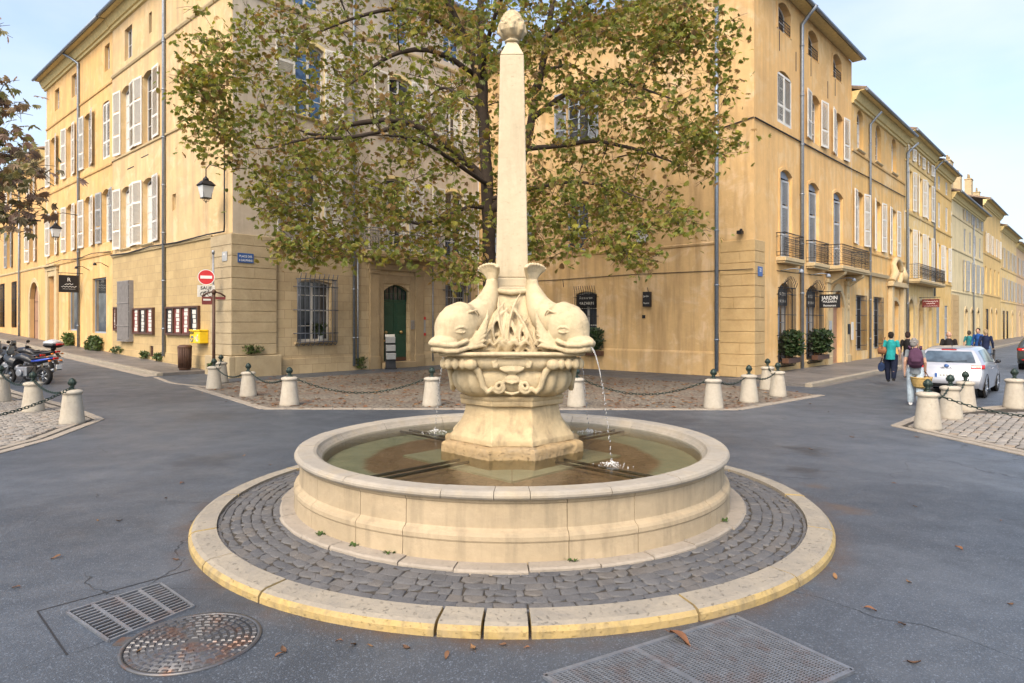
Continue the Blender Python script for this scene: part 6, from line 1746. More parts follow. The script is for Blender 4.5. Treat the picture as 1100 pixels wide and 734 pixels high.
t = thing('wall_camera', 'small dark security camera above the rusticated right house corner', 'camera', FP.at(-.45, 0, 5.35), FP.rz())
m = MB(); m.tube([(0,0,.1),(0,-.12,.1)], .02, 6); m.box(-.09,.09,-.30,-.08,.02,.14); m.lathe([(.06,.145),(.05,.22),(.001,.23)], 10, (0,-.1)); m.build('housing', M['iron'], t)

# ------------------------------------------------------------------ covers in the road
def gpt(u, v): y = 710*2.05/(v-347); return Vector(((u-550)/710*y, y, 0))
def quadframe(c):           # c: four ground corners in order
    return lambda f, g_, z=0: (c[0]*(1-f)*(1-g_) + c[1]*f*(1-g_) + c[2]*f*g_ + c[3]*(1-f)*g_) + Vector((0,0,z))
c = [Vector(p) for p in ((-3.22,4.66,0),(-2.55,4.22,0),(-1.92,4.72,0),(-2.72,5.18,0))]
c = [gpt(72,659), gpt(117,690), gpt(208,653), gpt(172,628)]
ctr = sum(c, Vector())/4; q = quadframe([p-ctr for p in c])
t = thing('storm_drain', 'rectangular slotted steel storm drain grate in road left of fountain', 'drain', ctr)
m = MB(); m.poly([tuple(q(f,g_,.004)) for f, g_ in ((.0,.0),(1,0),(1,1),(0,1))]); m.build('pit_shade', M['dark'], t)  # flat near black sheet in place of the shade below the bars
m = MB()
def bar(m, f0, g0, f1, g1, w, z0=.004, z1=.022):
    a = q(f0,g0); b = q(f1,g1); d = (b-a).normalized(); n = Vector((-d.y,d.x,0))*w/2
    m.hexa([tuple(v+Vector((0,0,z0))) for v in (a-n,b-n,b+n,a+n)] + [tuple(v+Vector((0,0,z1))) for v in (a-n,b-n,b+n,a+n)])
for a in ((0,0,1,0),(1,0,1,1),(1,1,0,1),(0,1,0,0)): bar(m, *a, .018, .0, .016)
m.build('frame', M['grate'], t)
m = MB()
for i in range(1, 4): bar(m, .02, i/4, .98, i/4, .026, .004, .015)
for i in range(1, 13): bar(m, i/13, .03, i/13, .97, .019 if i < 7 else .014, .004, .013)
m.build('bars', M['grate'], t)
c = gpt(207,690)
t = thing('manhole_cover', 'round rusty patterned manhole cover in road front left of fountain', 'manhole', c)
m = MB(); RR = .385
m.lathe([(RR+.03,.001),(RR+.03,.012),(RR+.005,.012),(RR+.005,.004)], 60, cap=False)
m.box(-RR-.10,-RR-.02,-.05,.05,.0,.010); m.build('frame', M['castiron'], t)
m = MB(); m.lathe([(RR,.002),(RR,.006),(.001,.006)], 60, cap=False)
for rr in (.37,.325,.28,.235,.19,.145,.10,.055):
    n = max(5, int(rr*2*math.pi/.058))
    for k in range(n):
        a = 2*math.pi*k/n + rr*9
        p = Vector((rr*math.cos(a), rr*math.sin(a), 0)); d = Vector((-math.sin(a), math.cos(a), 0)); e = Vector((math.cos(a), math.sin(a), 0))
        hw, hd = .020, .014
        m.hexa([tuple(p+d*x+e*y_+Vector((0,0,z))) for z, kk in ((.006,1),(.013,.8)) for x, y_ in ((-hw*kk,-hd*kk),(hw*kk,-hd*kk),(hw*kk,hd*kk),(-hw*kk,hd*kk))])
m.build('lid', M['castiron'], t)
c = [gpt(585,728), gpt(790,664), gpt(916,722), gpt(712,810)]
ctr = sum(c, Vector())/4; q = quadframe([p-ctr for p in c])
t = thing('steel_grating', 'large square steel mesh grating in road at the bottom, right of centre', 'grating', ctr)
m = MB(); m.poly([tuple(q(f,g_,.004)) for f, g_ in ((.0,.0),(1,0),(1,1),(0,1))]); m.build('pit_shade', M['dark'], t)  # shade under the mesh painted as a flat near black sheet
m = MB()
for a in ((0,0,1,0),(1,0,1,1),(1,1,0,1),(0,1,0,0)): bar(m, *a, .03, .0, .016)
bar(m, .42, 0, .42, 1, .035, .0, .015); m.build('frame', M['grate'], t)
N1 = 46
m = MB()
for i in range(1, N1):
    bar(m, i/N1, .01, i/N1, .99, .0075, .004, .013); bar(m, .01, i/N1, .99, i/N1, .0075, .005, .012)
m.build('mesh', M['grate'], t)
# repair seam round the storm drain
M['seam'] = plain('tar_seam', (.022,.022,.024), .6, .4)
pts = [gpt(40,655), gpt(170,622), gpt(225,613), gpt(250,640)]
m = MB()
for a, b in ((gpt(40,657),gpt(205,612)),(gpt(40,657),gpt(72,704))):
    d = (b-a).normalized(); n = Vector((-d.y,d.x,0))*.006
    m.poly([tuple(v+Vector((0,0,.003))) for v in (a-n,b-n,b+n,a+n)])
structure(m.build('tar_seam', M['seam']))
# fallen leaves
def dead_leaf(seed, col_):
    r = random.Random(seed); m = MB(); m.col = col_; n = 7; L = .055
    P = []
    for i in range(n):
        f = i/(n-1); w = .024*math.sin(math.pi*min(1,f*1.05)**.8)+.001; zz = .006+.012*math.sin(f*4+seed)
        P.append([(-L+2*L*f, -w, zz+.012), (-L+2*L*f, 0, zz), (-L+2*L*f, w, zz+.010)])
    m.grid(P, True); m.tube([(-L,0,.008),(-L-.03,.006,.004)], .0015, 4); m.col = None
    return m.mesh('fallen_leaf', M['deadleaf'])
lm = [dead_leaf(i, c) for i, c in enumerate(((.19,.085,.04),(.14,.07,.035),(.23,.125,.055),(.11,.06,.035)))]
LF = [(425,590,1.2),(38,495,1),(430,500,.9),(362,603,1),(12,632,1),(657,558,1),(897,480,1)]
spots = [(u,v) for u,v in ((432,424),(17,632),(105,560),(189,602),(364,690),(380,694),(398,695),(437,697),(566,697),(540,694),(508,697),(670,668),(730,690),(760,643),(897,621),(915,470),(960,520),(983,545),(976,626),(982,713),(935,656),(969,672),(262,490),(128,560),(195,520),(178,536),(290,500),(243,432),(1075,560),(890,443),(871,483),(1085,650),(1030,590),(60,600),(150,700),(305,700),(740,478),(640,520),(828,640),(985,470),(300,705),(480,706))]
for i, (u, v) in enumerate(spots):
    p = gpt(u, v)
    if 2.05 < (p-FC).length < 3.4: continue
    o = bpy.data.objects.new('fallen_leaf', lm[i % 4]); col.objects.link(o)
    o.location = (p.x, p.y, .006); o.rotation_euler = (rnd.uniform(-.2,.2), rnd.uniform(-.2,.2), rnd.uniform(0,6.28)); k = rnd.uniform(.35,.75) if (u,v) != (730,690) else 1.7; o.scale = (k,k,k)
    tag(o, 'dry brown fallen leaf lying on grey asphalt', 'leaf', 'fallen leaves on the road')
# leaf litter on the cobbled place
r = random.Random(31); m = MB()
for i in range(2600):
    x = r.uniform(-9.5,8.5); y = r.uniform(15.4,29)
    if not in_poly(PL)(x, y) and r.random() < .93: continue
    k = r.random(); cc = ((.24,.10,.04),(.18,.085,.035),(.28,.15,.06),(.13,.065,.03))[int(k*4)]; m.col = cc
    a = r.uniform(0,6.28); L = r.uniform(.04,.09); w = L*.45; c, s = math.cos(a), math.sin(a); z0 = .012
    m.add([(x-c*L,y-s*L,z0+.004),(x+s*w,y-c*w,z0+r.uniform(.005,.03)),(x+c*L,y+s*L,z0+.01),(x-s*w,y+c*w,z0+r.uniform(.005,.03))], [(0,1,2,3)], False)
m.col = None
o = m.build('leaf_litter', M['deadleaf']); tag(o, 'brown leaf litter strewn over the cobbled place', 'leaf litter', kind='stuff')
# moss and small weeds at the foot of the basin
m = MB(); r = random.Random(14)
for u, v in ((318,600),(385,603),(600,606),(757,573),(430,608)):
    for i in range(16):
        p = FC + (gpt(u, v)-FC).normalized()*2.42; p.z = .15
        m.col = (.05,.10,.02); a = r.uniform(0,6.28); L = r.uniform(.02,.05); d = Vector((math.cos(a),math.sin(a),.6))*L; sd = Vector((-d.y,d.x,0))*.3
        p = p + Vector((r.gauss(0,.02), r.gauss(0,.02), 0)); m.add([p, p+d*.5+sd, p+d, p+d*.5-sd], [(0,1,2,3)], False)
m.col = None
o = m.build('moss', M['bush']); tag(o, 'tiny green moss tufts at the foot of the basin', 'moss', kind='stuff')
# ------------------------------------------------------------------ people
def skin_mat(c): return plain('skin', c, .55, .35, 0, .08, 14)
SK = skin_mat((.44,.26,.18))
def cloth(name, c): return plain(name, c, .85, .15, 0, .18, 9)
def capsule(m, pts, rs, n=12):
    m.tube(pts, rs, n)
    for p, q in ((pts[0], rs[0]), (pts[-1], rs[-1])):
        q = max(q) if isinstance(q, tuple) else q
        m.ball(p, q, n, 8)
def person(label, loc, rz, H=1.68, stride=.22, top=(.1,.3,.3), legs=(.03,.03,.05), hair=(.03,.025,.02), shoes=(.03,.03,.03), sleeves=.5, bald=False, arms=(0,0), stout=1.0, vox=.014, shorts=False, lean=.03, headturn=0, long_top=0.0, hairlen=0):
    """walking figure facing local +y, built at 1.70 m and scaled"""
    t = thing('person', label, 'person', loc, rz); k = H/1.70; t.scale = (k,k,k)
    b = MB(); w = stout
    hip = [Vector((-.09*w,0,.90)), Vector((.09*w,0,.90))]
    sg = (1,-1)
    knee = [Vector((-.095*w, stride*.55, .50)), Vector((.095*w, -stride*.30, .49))]
    ank = [Vector((-.095, stride*.80, .085)), Vector((.095, -stride*1.05, .14))]
    sh_p = [Vector((-.165*w, lean*1.2, 1.385)), Vector((.165*w, lean*1.2, 1.385))]
    elb, wri = [], []
    for i, a in enumerate(arms):
        s = (-1, 1)[i]; sw = -stride*.6*sg[i]
        if a == 0: e = Vector((s*(.205*w+.015), sw*.4, 1.12)); wv = Vector((s*(.215*w+.015), sw*.9+.06, .87))
        elif a == 1: e = Vector((s*.25*w, -.02, 1.12)); wv = Vector((s*.16, .20, 1.10))          # forearm across the front
        else: e = Vector((s*.27*w, .10, 1.17)); wv = Vector((s*.20, .24, 1.42))                   # hand raised to the head
        elb.append(e); wri.append(wv)
    # one continuous body
    b.tube([(0,0,.86),(0,0,.98),(0,lean*.4,1.10),(0,lean,1.26),(0,lean*1.2,1.40),(0,lean*1.2,1.46)], [(.155*w,.115*w),(.16*w,.115*w),(.135*w,.10*w),(.16*w,.112*w),(.145*w,.085),(.055,.052)], 16)
    for i in (0,1):
        capsule(b, [hip[i], knee[i], ank[i]], [.088*w,.062*w,.043], 12)
        capsule(b, [knee[i]-Vector((0,0,.02)), (knee[i]+ank[i])/2 + Vector((0,-.025,.05)), ank[i]], [.058*w,.058*w,.04], 12)
        capsule(b, [ank[i], ank[i]+Vector((0,.05,-.035)), ank[i]+Vector((0,.16,-.05))], [.042,.04,.03], 10)
        capsule(b, [sh_p[i], elb[i], wri[i]], [.047*w,.040*w,.027], 12)
        d = (wri[i]-elb[i]).normalized(); s = (-1,1)[i]
        pal = wri[i] + d*.05
        b.tube([wri[i], pal, pal+d*.04], [(.026,.022),(.036,.018),(.036,.014)], 10)
        fw = d.cross(Vector((s,0,0))).normalized()
        for f in range(4):
            o_ = fw*(.024-.016*f)
            L = (.062,.07,.066,.052)[f]
            b.tube([pal+d*.035+o_, pal+d*(.035+L*.55)+o_, pal+d*(.035+L*.9)+o_+Vector((-s*.018,0,0))], [.009,.0085,.007], 7)
        b.tube([pal-d*.01+fw*.03, pal+d*.02+fw*.052, pal+d*.05+fw*.05], [.011,.010,.008], 7)
    hc = Vector((0, lean*1.5+.015, 1.585)); b.tube([(0,lean*1.2,1.42),hc-Vector((0,.01,.06))], [.056,.052], 12)
    ht = Matrix.Translation(hc) @ Matrix.Rotation(headturn, 4, 'Z'); b.T = ht
    b.ball((0,0,.01), (.078,.098,.112), 16, 12); b.ball((0,.03,-.055), (.058,.062,.055), 12, 8)
    b.tube([(0,.085,.015),(0,.118,-.02),(0,.098,-.03)], [.010,.016,.010], 8)
    for s in (-1,1):
        b.ball((s*.08,-.005,-.005), (.014,.022,.032), 8, 6); b.ball((s*.03,.088,.02), (.014,.010,.009), 8, 6)
    b.tube([(-.024,.088,-.055),(0,.096,-.056),(.024,.088,-.055)], [.006,.008,.006], 6)
    b.T = None
    remesh(b, 'body', SK, vox*.62, t, 1)
    # clothes follow the body
    c = MB()
    zb = .84 - long_top
    c.tube([(0,0,zb),(0,0,.92),(0,lean*.4,1.08),(0,lean,1.26),(0,lean*1.2,1.41),(0,lean*1.2,1.462)], [(.19*w,.15*w),(.185*w,.14*w),(.165*w,.13*w),(.192*w,.138*w),(.178*w,.105),(.07,.065)], 18)
    for i in (0,1):
        if sleeves > 0:
            f = sleeves
            pts = [sh_p[i], sh_p[i]+(elb[i]-sh_p[i])*min(1,f/.5)]
            rs = [.056*w,.045*w]
            if f > .5: pts.append(elb[i]+(wri[i]-elb[i])*((f-.5)/.5*.96)); rs.append(.044)
            c.ball(sh_p[i], .056*w, 12, 8); c.tube(pts, rs, 14)
            if len(pts) > 2: c.ball(elb[i], .053*w, 10, 7)
    remesh(c, 'shirt', cloth('shirt_cloth', top), vox*.8, t, 2)
    c = MB(); c.tube([(0,0,.82),(0,0,.90),(0,0,1.0)], [(.175*w,.135*w),(.18*w,.138*w),(.165*w,.125*w)], 16)
    for i in (0,1):
        if shorts: c.tube([hip[i]+Vector((0,0,.02)), hip[i]+(knee[i]-hip[i])*.86], [.108*w,.10*w], 14); c.ball(hip[i], .106*w, 12, 8)
        else:
            c.tube([hip[i]+Vector((0,0,.02)), knee[i], (knee[i]+ank[i])/2+Vector((0,-.02,0)), ank[i]+Vector((0,-.005,.0))], [.104*w,.090*w,.082,.070], 14); c.ball(hip[i], .10*w, 12, 8)
    remesh(c, 'trousers', cloth('trouser_cloth', legs), vox*.8, t, 2)
    for i in (0,1):
        c = MB(); a = ank[i]; c.tube([a+Vector((0,-.06,-.03)), a+Vector((0,.02,-.035)), a+Vector((0,.12,-.052)), a+Vector((0,.19,-.058))], [(.042,.045),(.046,.05),(.046,.034),(.032,.022)], 12)
        c.build('shoe', cloth('shoe_leather', shoes), t)
    if not bald:
        c = MB(); c.T = ht; c.ball((0,-.022,.035), (.092,.10,.108), 16, 10); c.ball((0,-.06,-.01), (.082,.062,.075), 14, 8)
        if hairlen: c.ball((0,-.075,-.08), (.085,.05,.09), 12, 8)
        r = random.Random(3)
        for i in range(26): a = r.uniform(0,6.28); e = r.uniform(0,1.4); c.ball((.085*math.cos(a)*math.cos(e),-.03+.088*math.sin(a)*math.cos(e),.04+.10*math.sin(e)), .022, 6, 5)
        remesh(c, 'hair', cloth('hair', hair), vox*.8, t, 1)
    return t, elb, wri
def w2(u, y, z=0): return Vector(((u-550)/710*y, y, z))
yawB = math.atan2(B_.y, B_.x) - R(90)     # facing away down the right street
# woman with rucksack and straw basket, in the road by the bollards
pw_, e, wr_ = person('woman with grey hair, purple rucksack and straw basket walking in the road', w2(983, 16.35), yawB+R(14), 1.64, .16, (.17,.19,.21), (.42,.50,.56), (.20,.19,.18), (.66,.66,.66), .3, arms=(0,0), vox=.011, lean=.06, headturn=R(-38))
pk = thing('rucksack', 'purple rucksack on the back of the grey haired woman', 'bag', pw_.location, pw_.rotation_euler.z)
m = MB(); m.tube([(0,-.17,.98),(0,-.22,1.05),(0,-.235,1.2),(0,-.2,1.36),(0,-.15,1.42)], [(.13,.07),(.165,.105),(.165,.115),(.13,.09),(.07,.04)], 18); m.tube([(0,-.30,1.05),(0,-.335,1.12),(0,-.31,1.22)], [(.09,.03),(.11,.05),(.10,.03)], 14)
M['purple'] = cloth('rucksack_cloth', (.075,.035,.065)); remesh(m, 'pack', M['purple'], .012, pk, 2)
for s in (-1,1):
    m = MB(); m.tube([(s*.10,-.10,1.42),(s*.125,.02,1.475),(s*.13,.12,1.36),(s*.14,.10,1.16),(s*.15,-.08,1.02)], [(.028,.009)]*5, 8); m.build('strap', M['purple'], pk)
bk = thing('basket', 'round straw basket with leather handles carried by the grey haired woman', 'basket', pw_.location, pw_.rotation_euler.z)
M['straw'] = stone('woven_straw', (.62,.43,.17), (.50,.33,.12), 16, .9)
wx, wy = wr_[1].x*.96, wr_[1].y*.96+.02
m = MB(); m.T = Tr(wx-.09, wy-.20, .03) @ Matrix.Diagonal((1.0, 1.2, 1, 1)); m.lathe([(.001,.42),(.13,.42),(.18,.47),(.215,.56),(.235,.68),(.242,.685),(.228,.685),(.2,.56),(.15,.46),(.001,.45)], 28, cap=False)
for k in range(5): z = .46+.05*k; m.lathe([(.17+.014*k+.008,z),(.17+.014*k+.02,z+.018),(.17+.014*k+.012,z+.036)], 28, cap=False)
m.build('bowl', M['straw'], bk)
for s in (-1,1):
    m = MB(); m.tube([(wx-.09+s*.16,wy-.32,.71),(wx-.05+s*.05,wy-.08,.84),(wx,wy,.84),(wx-.04+s*.05,wy-.02,.84),(wx-.09+s*.16,wy-.08,.71)], .012, 6); m.build('handle', M['brownwood'], bk)
pt, e, wr2 = person('woman in teal top carrying a tan shoulder bag and dark holdall on pavement', w2(957, 21.6, .11), yawB+R(6), 1.62, .14, (.02,.25,.25), (.012,.016,.035), (.02,.015,.012), (.02,.02,.02), .34, stout=1.12, arms=(0,0), long_top=.06, hairlen=0)
hb = thing('shoulder_bag', 'tan leather shoulder bag on the woman in teal', 'bag', pt.location, pt.rotation_euler.z)
m = MB(); m.tube([(-.24,-.10,.92),(-.24,-.10,1.05),(-.235,-.08,1.15)], [(.05,.12),(.06,.14),(.04,.10)], 14); M['tan'] = cloth('tan_leather', (.22,.10,.05)); m.build('bag', M['tan'], hb)
m = MB(); m.tube([(-.235,-.16,1.1),(-.20,-.10,1.42),(-.16,.0,1.47),(-.20,.10,1.36),(-.235,.02,1.1)], .012, 6); m.build('strap', M['tan'], hb)
hb = thing('holdall', 'dark blue holdall hanging from left hand of the woman in teal', 'bag', pt.location, pt.rotation_euler.z)
hx, hy = wr2[0].x*.95, wr2[0].y*.95
m = MB(); m.tube([(hx-.02,hy-.20,.48),(hx-.02,hy,.50),(hx-.02,hy+.20,.48)], [(.09,.13),(.11,.16),(.09,.13)], 16); m.build('bag', cloth('navy_bag', (.02,.035,.085)), hb)
for s in (-1,1):
    m = MB(); m.tube([(hx+s*.05,hy-.12,.62),(hx+s*.01,hy-.02,.80),(hx+s*.05,hy+.12,.62)], .011, 6); m.build('handle', M['black'], hb)
person('woman in black top and pale trousers, hand raised, beside the woman in teal', w2(975, 23.2, .11), yawB+R(4), 1.60, .16, (.014,.013,.014), (.42,.40,.42), (.03,.02,.018), (.05,.05,.05), .9, arms=(0,2), stout=1.05)
person('bald man in dark jacket walking behind the white car', w2(1019, 24.5, .0), yawB, 1.72, .2, (.02,.018,.018), (.03,.03,.035), bald=True, sleeves=1, stout=1.15)
person('walker in teal shirt with dark rucksack, far down the right street', w2(1041, 34, .0), yawB, 1.62, .2, (.03,.17,.19), (.03,.03,.04), (.06,.05,.04), sleeves=.5)
person('man in bright blue jacket and shorts walking towards us down the right street', w2(1051, 33, .0), yawB+R(170), 1.76, .2, (.02,.07,.24), (.03,.04,.09), (.03,.02,.02), (.4,.4,.4), sleeves=1, shorts=True)
person('fair haired man in navy top and jeans, rightmost of three far walkers', w2(1059, 30.5, .0), yawB, 1.72, .2, (.015,.022,.055), (.09,.14,.24), (.30,.22,.13), sleeves=1, stout=1.1)

# ------------------------------------------------------------------ cars
def crom(P, t):
    n = len(P)-1; i = min(int(t), n-1); f = t-i
    p0 = P[max(0,i-1)]; p1 = P[i]; p2 = P[i+1]; p3 = P[min(n,i+2)]
    return tuple(.5*((2*b_) + (c_-a_)*f + (2*a_-5*b_+4*c_-d_)*f*f + (3*b_-a_-3*c_+d_)*f**3) for a_, b_, c_, d_ in zip(p0,p1,p2,p3))
def car(label, loc, rz, paint, style='hatch', Ls=1.0, plate='', detail=True):
    """x runs from the tail (0) to the nose; y left; skin swept through control sections"""
    t = thing('parked_car', label, 'car', loc, rz)
    est = style == 'estate'
    # control sections, tail to nose: x at (sill, bumper, belt, roof), half widths, heights; 7 points up the side
    S = [ # each: list of (x, y, z)
     [(.10,.74,.30),(.02,.78,.45),(.04,.80,.62),(.13,.80,.80),(.20,.79,.97),(.50,.60,1.34),(.55,.40,1.395)],
     [(.30,.80,.24),(.24,.84,.45),(.24,.855,.62),(.30,.855,.80),(.38,.845,.985),(.72,.615,1.36),(.75,.40,1.42)],
     [(.78,.82,.22),(.78,.85,.45),(.78,.865,.64),(.80,.865,.80),(.85,.855,.99),(1.15,.63,1.39),(1.18,.40,1.45)],
     [(1.40,.82,.20),(1.40,.84,.42),(1.40,.85,.62),(1.40,.855,.80),(1.42,.85,.965),(1.60,.635,1.40),(1.62,.40,1.455)],
     [(2.0,.82,.20),(2.0,.84,.42),(2.0,.85,.62),(2.0,.855,.78),(2.0,.85,.94),(2.1,.63,1.385),(2.12,.40,1.44)],
     [(2.6,.82,.20),(2.6,.84,.42),(2.6,.85,.62),(2.6,.855,.77),(2.6,.85,.92),(2.45,.61,1.33),(2.46,.38,1.39)],
     [(3.05,.82,.21),(3.05,.845,.43),(3.05,.86,.62),(3.05,.85,.76),(3.02,.82,.895),(2.95,.72,1.02),(2.95,.42,1.06)],
     [(3.60,.80,.22),(3.60,.83,.44),(3.60,.845,.60),(3.60,.82,.72),(3.58,.76,.80),(3.55,.62,.85),(3.55,.38,.885)],
     [(3.95,.66,.24),(3.98,.70,.44),(3.97,.70,.56),(3.93,.68,.64),(3.90,.62,.70),(3.86,.50,.74),(3.85,.30,.76)]]
    if est:
        for sec in S[:3]:
            for q in range(7):
                x, y, z = sec[q]; sec[q] = (x-.30 if q < 5 else x-.38, y, z+.06*(q > 4))
    NI, NJ = 64, 30
    def P(i, j):     # i in 0..8, j in 0..6
        rows = [crom(s, j) for s in S]; return crom(rows, i)
    grid_ = [[P(8*i/NI, 6*j/NJ) for j in range(NJ+1)] for i in range(NI+1)]
    body = MB()
    wx = (.72, 3.20)
    for sgn in (1,-1):
        rows = [[(x, y*sgn, z) for x, y, z in row] for row in grid_]
        body.grid(rows if sgn > 0 else rows, True)
    mid = [[(x, y, z) for (x, y, z) in (grid_[i][NJ], tuple([grid_[i][NJ][0], 0, grid_[i][NJ][2]+.018]), (grid_[i][NJ][0], -grid_[i][NJ][1], grid_[i][NJ][2]))] for i in range(NI+1)]
    body.grid(mid, True)
    def Rr(j, u):    # tail skin, u from -1 (right) to 1 (left)
        x, y, z = P(0, j); b_ = .10 if j < 4 else .06
        return (x - b_*(1-u*u), y*u, z)
    body.grid([[Rr(6*j/NJ, -1+2*k/16) for k in range(17)] for j in range(NJ+1)], True)
    def Rn(j, u):
        x, y, z = P(8, j); return (x + .12*(1-u*u), y*u, z)
    body.grid([[Rn(6*j/NJ, -1+2*k/16) for k in range(17)] for j in range(NJ+1)], True)
    body.poly([(.1,-.7,.28),(3.9,-.65,.24),(3.9,.65,.24),(.1,.7,.28)])
    body.build('body', paint, t)
    def patch(name, f, a0, a1, b0, b1, mat, off, na=12, nb=8, parent=None):
        m = MB(); G = []
        for i in range(na+1):
            row = []
            for j in range(nb+1):
                a = a0+(a1-a0)*i/na; b = b0+(b1-b0)*j/nb; e = 1e-2
                p = Vector(f(a, b)); n = (Vector(f(a+e, b))-Vector(f(a-e, b))).cross(Vector(f(a, b+e))-Vector(f(a, b-e))).normalized()
                c = Vector((2.0, 0, .7))
                if n.dot(p-c) < 0: n = -n
                row.append(p+n*off)
            G.append(row)
        m.grid(G, True); return m.build(name, mat, parent or t)
    L = lambda sgn: (lambda a, b: (lambda q: (q[0], q[1]*sgn, q[2]))(P(max(0,min(8,a)), max(0,min(6,b)))))
    Rf = lambda a, b: Rr(max(0,min(6,b)), max(-1,min(1,a)))
    patch('rear_window', Rf, -.86, .86, 4.12, 4.93, M['glass_car'], .008)
    for s in (1,-1):
        f = L(s)
        patch('door_window', f, 3.1, 5.05, 4.12, 4.9, M['glass_car'], .007, 16)
        patch('quarter_window', f, 1.25, 2.95, 4.12, 4.88, M['glass_car'], .007, 12)
        # tail lamp wraps the corner
        m_ = patch('tail_light', f, .0, .9, 3.3, 3.92, M['lamp_red'], .012, 8, 6)
        patch('tail_light', (lambda a, b: Rf(a*s, b)), .70, .99, 3.3, 3.92, M['lamp_red'], .012, 8, 6)
        patch('reversing_lens', (lambda a, b: Rf(a*s, b)), .74, .82, 3.55, 3.70, M['lamp_clear'], .018, 5, 4)
        patch('reflector', (lambda a, b: Rf(a*s, b)), .55, .85, .95, 1.2, M['lamp_red'], .01, 5, 3)
        patch('headlight', f, 7.15, 7.9, 3.2, 4.3, M['lamp_clear'], .01, 6, 5)
        m = MB(); m.tube([(2.42,s*.84,.93),(2.46,s*.91,.95)], .025, 8); m.ball((2.48,s*.935,.98), (.05,.07,.055), 12, 8); m.build('mirror', M['black'], t)
        m = MB(); m.tube([(1.62,s*.875,.80),(1.68,s*.90,.81),(1.80,s*.90,.81),(1.86,s*.875,.80)], .014, 6); m.build('door_handle', paint, t)
    patch('lower_bumper', Rf, -.80, .80, .15, .80, M['rubber'], .012)
    patch('windscreen', lambda a, b: (lambda p, q: tuple(p[i]*(1-a)+q[i]*a for i in range(3)))(*(lambda p: (p, (p[0], -p[1], p[2])))(P(max(0,min(8,b)), 5.9))), .02, .98, 5.15, 5.95, M['glass_car'], .01, 8, 6)
    m = MB(); x, y, z = Rr(2.15, 0); m.box(x-.022, x-.002, -.26, .26, z-.055, z+.055); pl = m.build('number_plate', M['white'], t)
    m = MB(); m.box(x-.0245, x-.0225, .205, .262, z-.055, z+.055); m.build('plate_band', M['blue'], pl)
    if plate: text_mesh('plate_lettering', plate, .085, M['black'], pl, Matrix.Translation((x-.024,-.03,z-.03)) @ Matrix.Rotation(R(-90), 4, 'Z'), .003)
    x, y, z = Rr(3.72, 0); m = MB(); m.T = Tr(x-.004,0,z) @ Matrix.Rotation(R(-90), 4, 'Y'); m.lathe([(.055,0),(.055,.012),(.001,.014)], 20)
    m.build('badge', M['blue'] if detail else M['steel'], t)
    m = MB(); m.tube([(x-.004+.0,.058*math.cos(q),z+.058*math.sin(q)) for q in [k*.4 for k in range(17)]], .007, 6); m.build('badge_ring', M['steel'], t)
    for q in range(5 if detail else 0):
        m = MB(); yy = .12-.075*q; xx_ = Rr(2.15, 0)[0]; zz_ = Rr(2.15, 0)[2]; m.box(xx_-.0245, xx_-.0225, yy-.025, yy+.025, zz_-.03, zz_+.03); m.build('plate_character', M['shutterG'], pl)
    if detail:
        x, y, z = Rr(3.25, 0); text_mesh('model_lettering', 'IBIZA', .075, M['steel'], t, Matrix.Translation((x-.006,0,z)) @ Matrix.Rotation(R(-90), 4, 'Z'), .008, sx=1.6)
    m = MB(); m.tube([Vector(Rr(4.2,.05))+Vector((-.02,0,0)), Vector(Rr(4.28,-.62))+Vector((-.02,0,.0))], .012, 6); m.build('wiper', M['black'], t)
    m = MB(); m.tube([(.95,0,1.46),(.85,0,1.56)], .012, 6); m.build('aerial', M['black'], t)
    m = MB(); q = Vector(Rr(5.15,0)); m.box(q.x-.02,q.x+.03,-.18,.18,q.z-.0,q.z+.025); m.build('brake_light', M['lamp_red'], t)
    for s in (1,-1):
        for xx in wx:
            wh = thing('wheel', None, None); wh.parent = t; wh.location = (xx, s*.765, .31)
            m = MB(); m.T = Matrix.Rotation(R(90), 4, 'X'); m.lathe([(.21,-.09),(.285,-.095),(.305,-.08),(.312,0),(.305,.08),(.285,.095),(.21,.09)], 32, cap=False); m.build('tyre', M['rubber'], wh)
            m = MB(); m.T = Matrix.Rotation(R(90), 4, 'X'); m.lathe([(.21,-.09),(.19,-.05),(.19,.05),(.21,.09)], 32, cap=False)
            for k in range(10):
                a = R(36*k); m.tube([(.03*math.cos(a),.03*math.sin(a),-s*.06),(.2*math.cos(a),.2*math.sin(a),-s*.085)], [.02,.016], 6)
            m.ball((0,0,-s*.06), (.05,.05,.02), 10, 6); m.build('rim', M['steel'], wh)
            # dark wheel arch lip
            m = MB(); m.tube([(xx+.365*math.cos(a), s*(.858 if xx < 2 else .846), .31+.365*math.sin(a)) for a in [R(g_) for g_ in range(-8,190,12)]], (.016), 8); m.build('wheel_arch', M['rubber'], t)
            m = MB(); m.T = Tr(xx, s*.84, .31) @ Matrix.Rotation(R(90), 4, 'X'); m.lathe([(.001,0),(.36,0),(.36,.03*s),(.001,.03*s)], 30, smooth=False); m.build('arch_shade', M['dark'], t)  # dark disc painted for the shade inside the wheel arch
    return t
def car_paint(name, c, metal_=.3, coat=.8):
    t = NT(name); v = t.coords(); t.b.inputs['Coat Weight'].default_value = coat; t.b.inputs['Coat Roughness'].default_value = .05
    return t.fin(t.mix(t.ramp(t.noise(v, 3, 5), .3, .7), sh(c,.94), sh(c,1.05)), .35, None, .5, metal_)
M['glass_car'] = glassy('car_glass', (.05,.075,.10), .03, 1.0)
M['lamp_red'] = plain('red_lens', (.45,.012,.012), .12, .6, 0, .05); M['lamp_clear'] = plain('clear_lens', (.7,.7,.7), .08, .8, 0, .05)
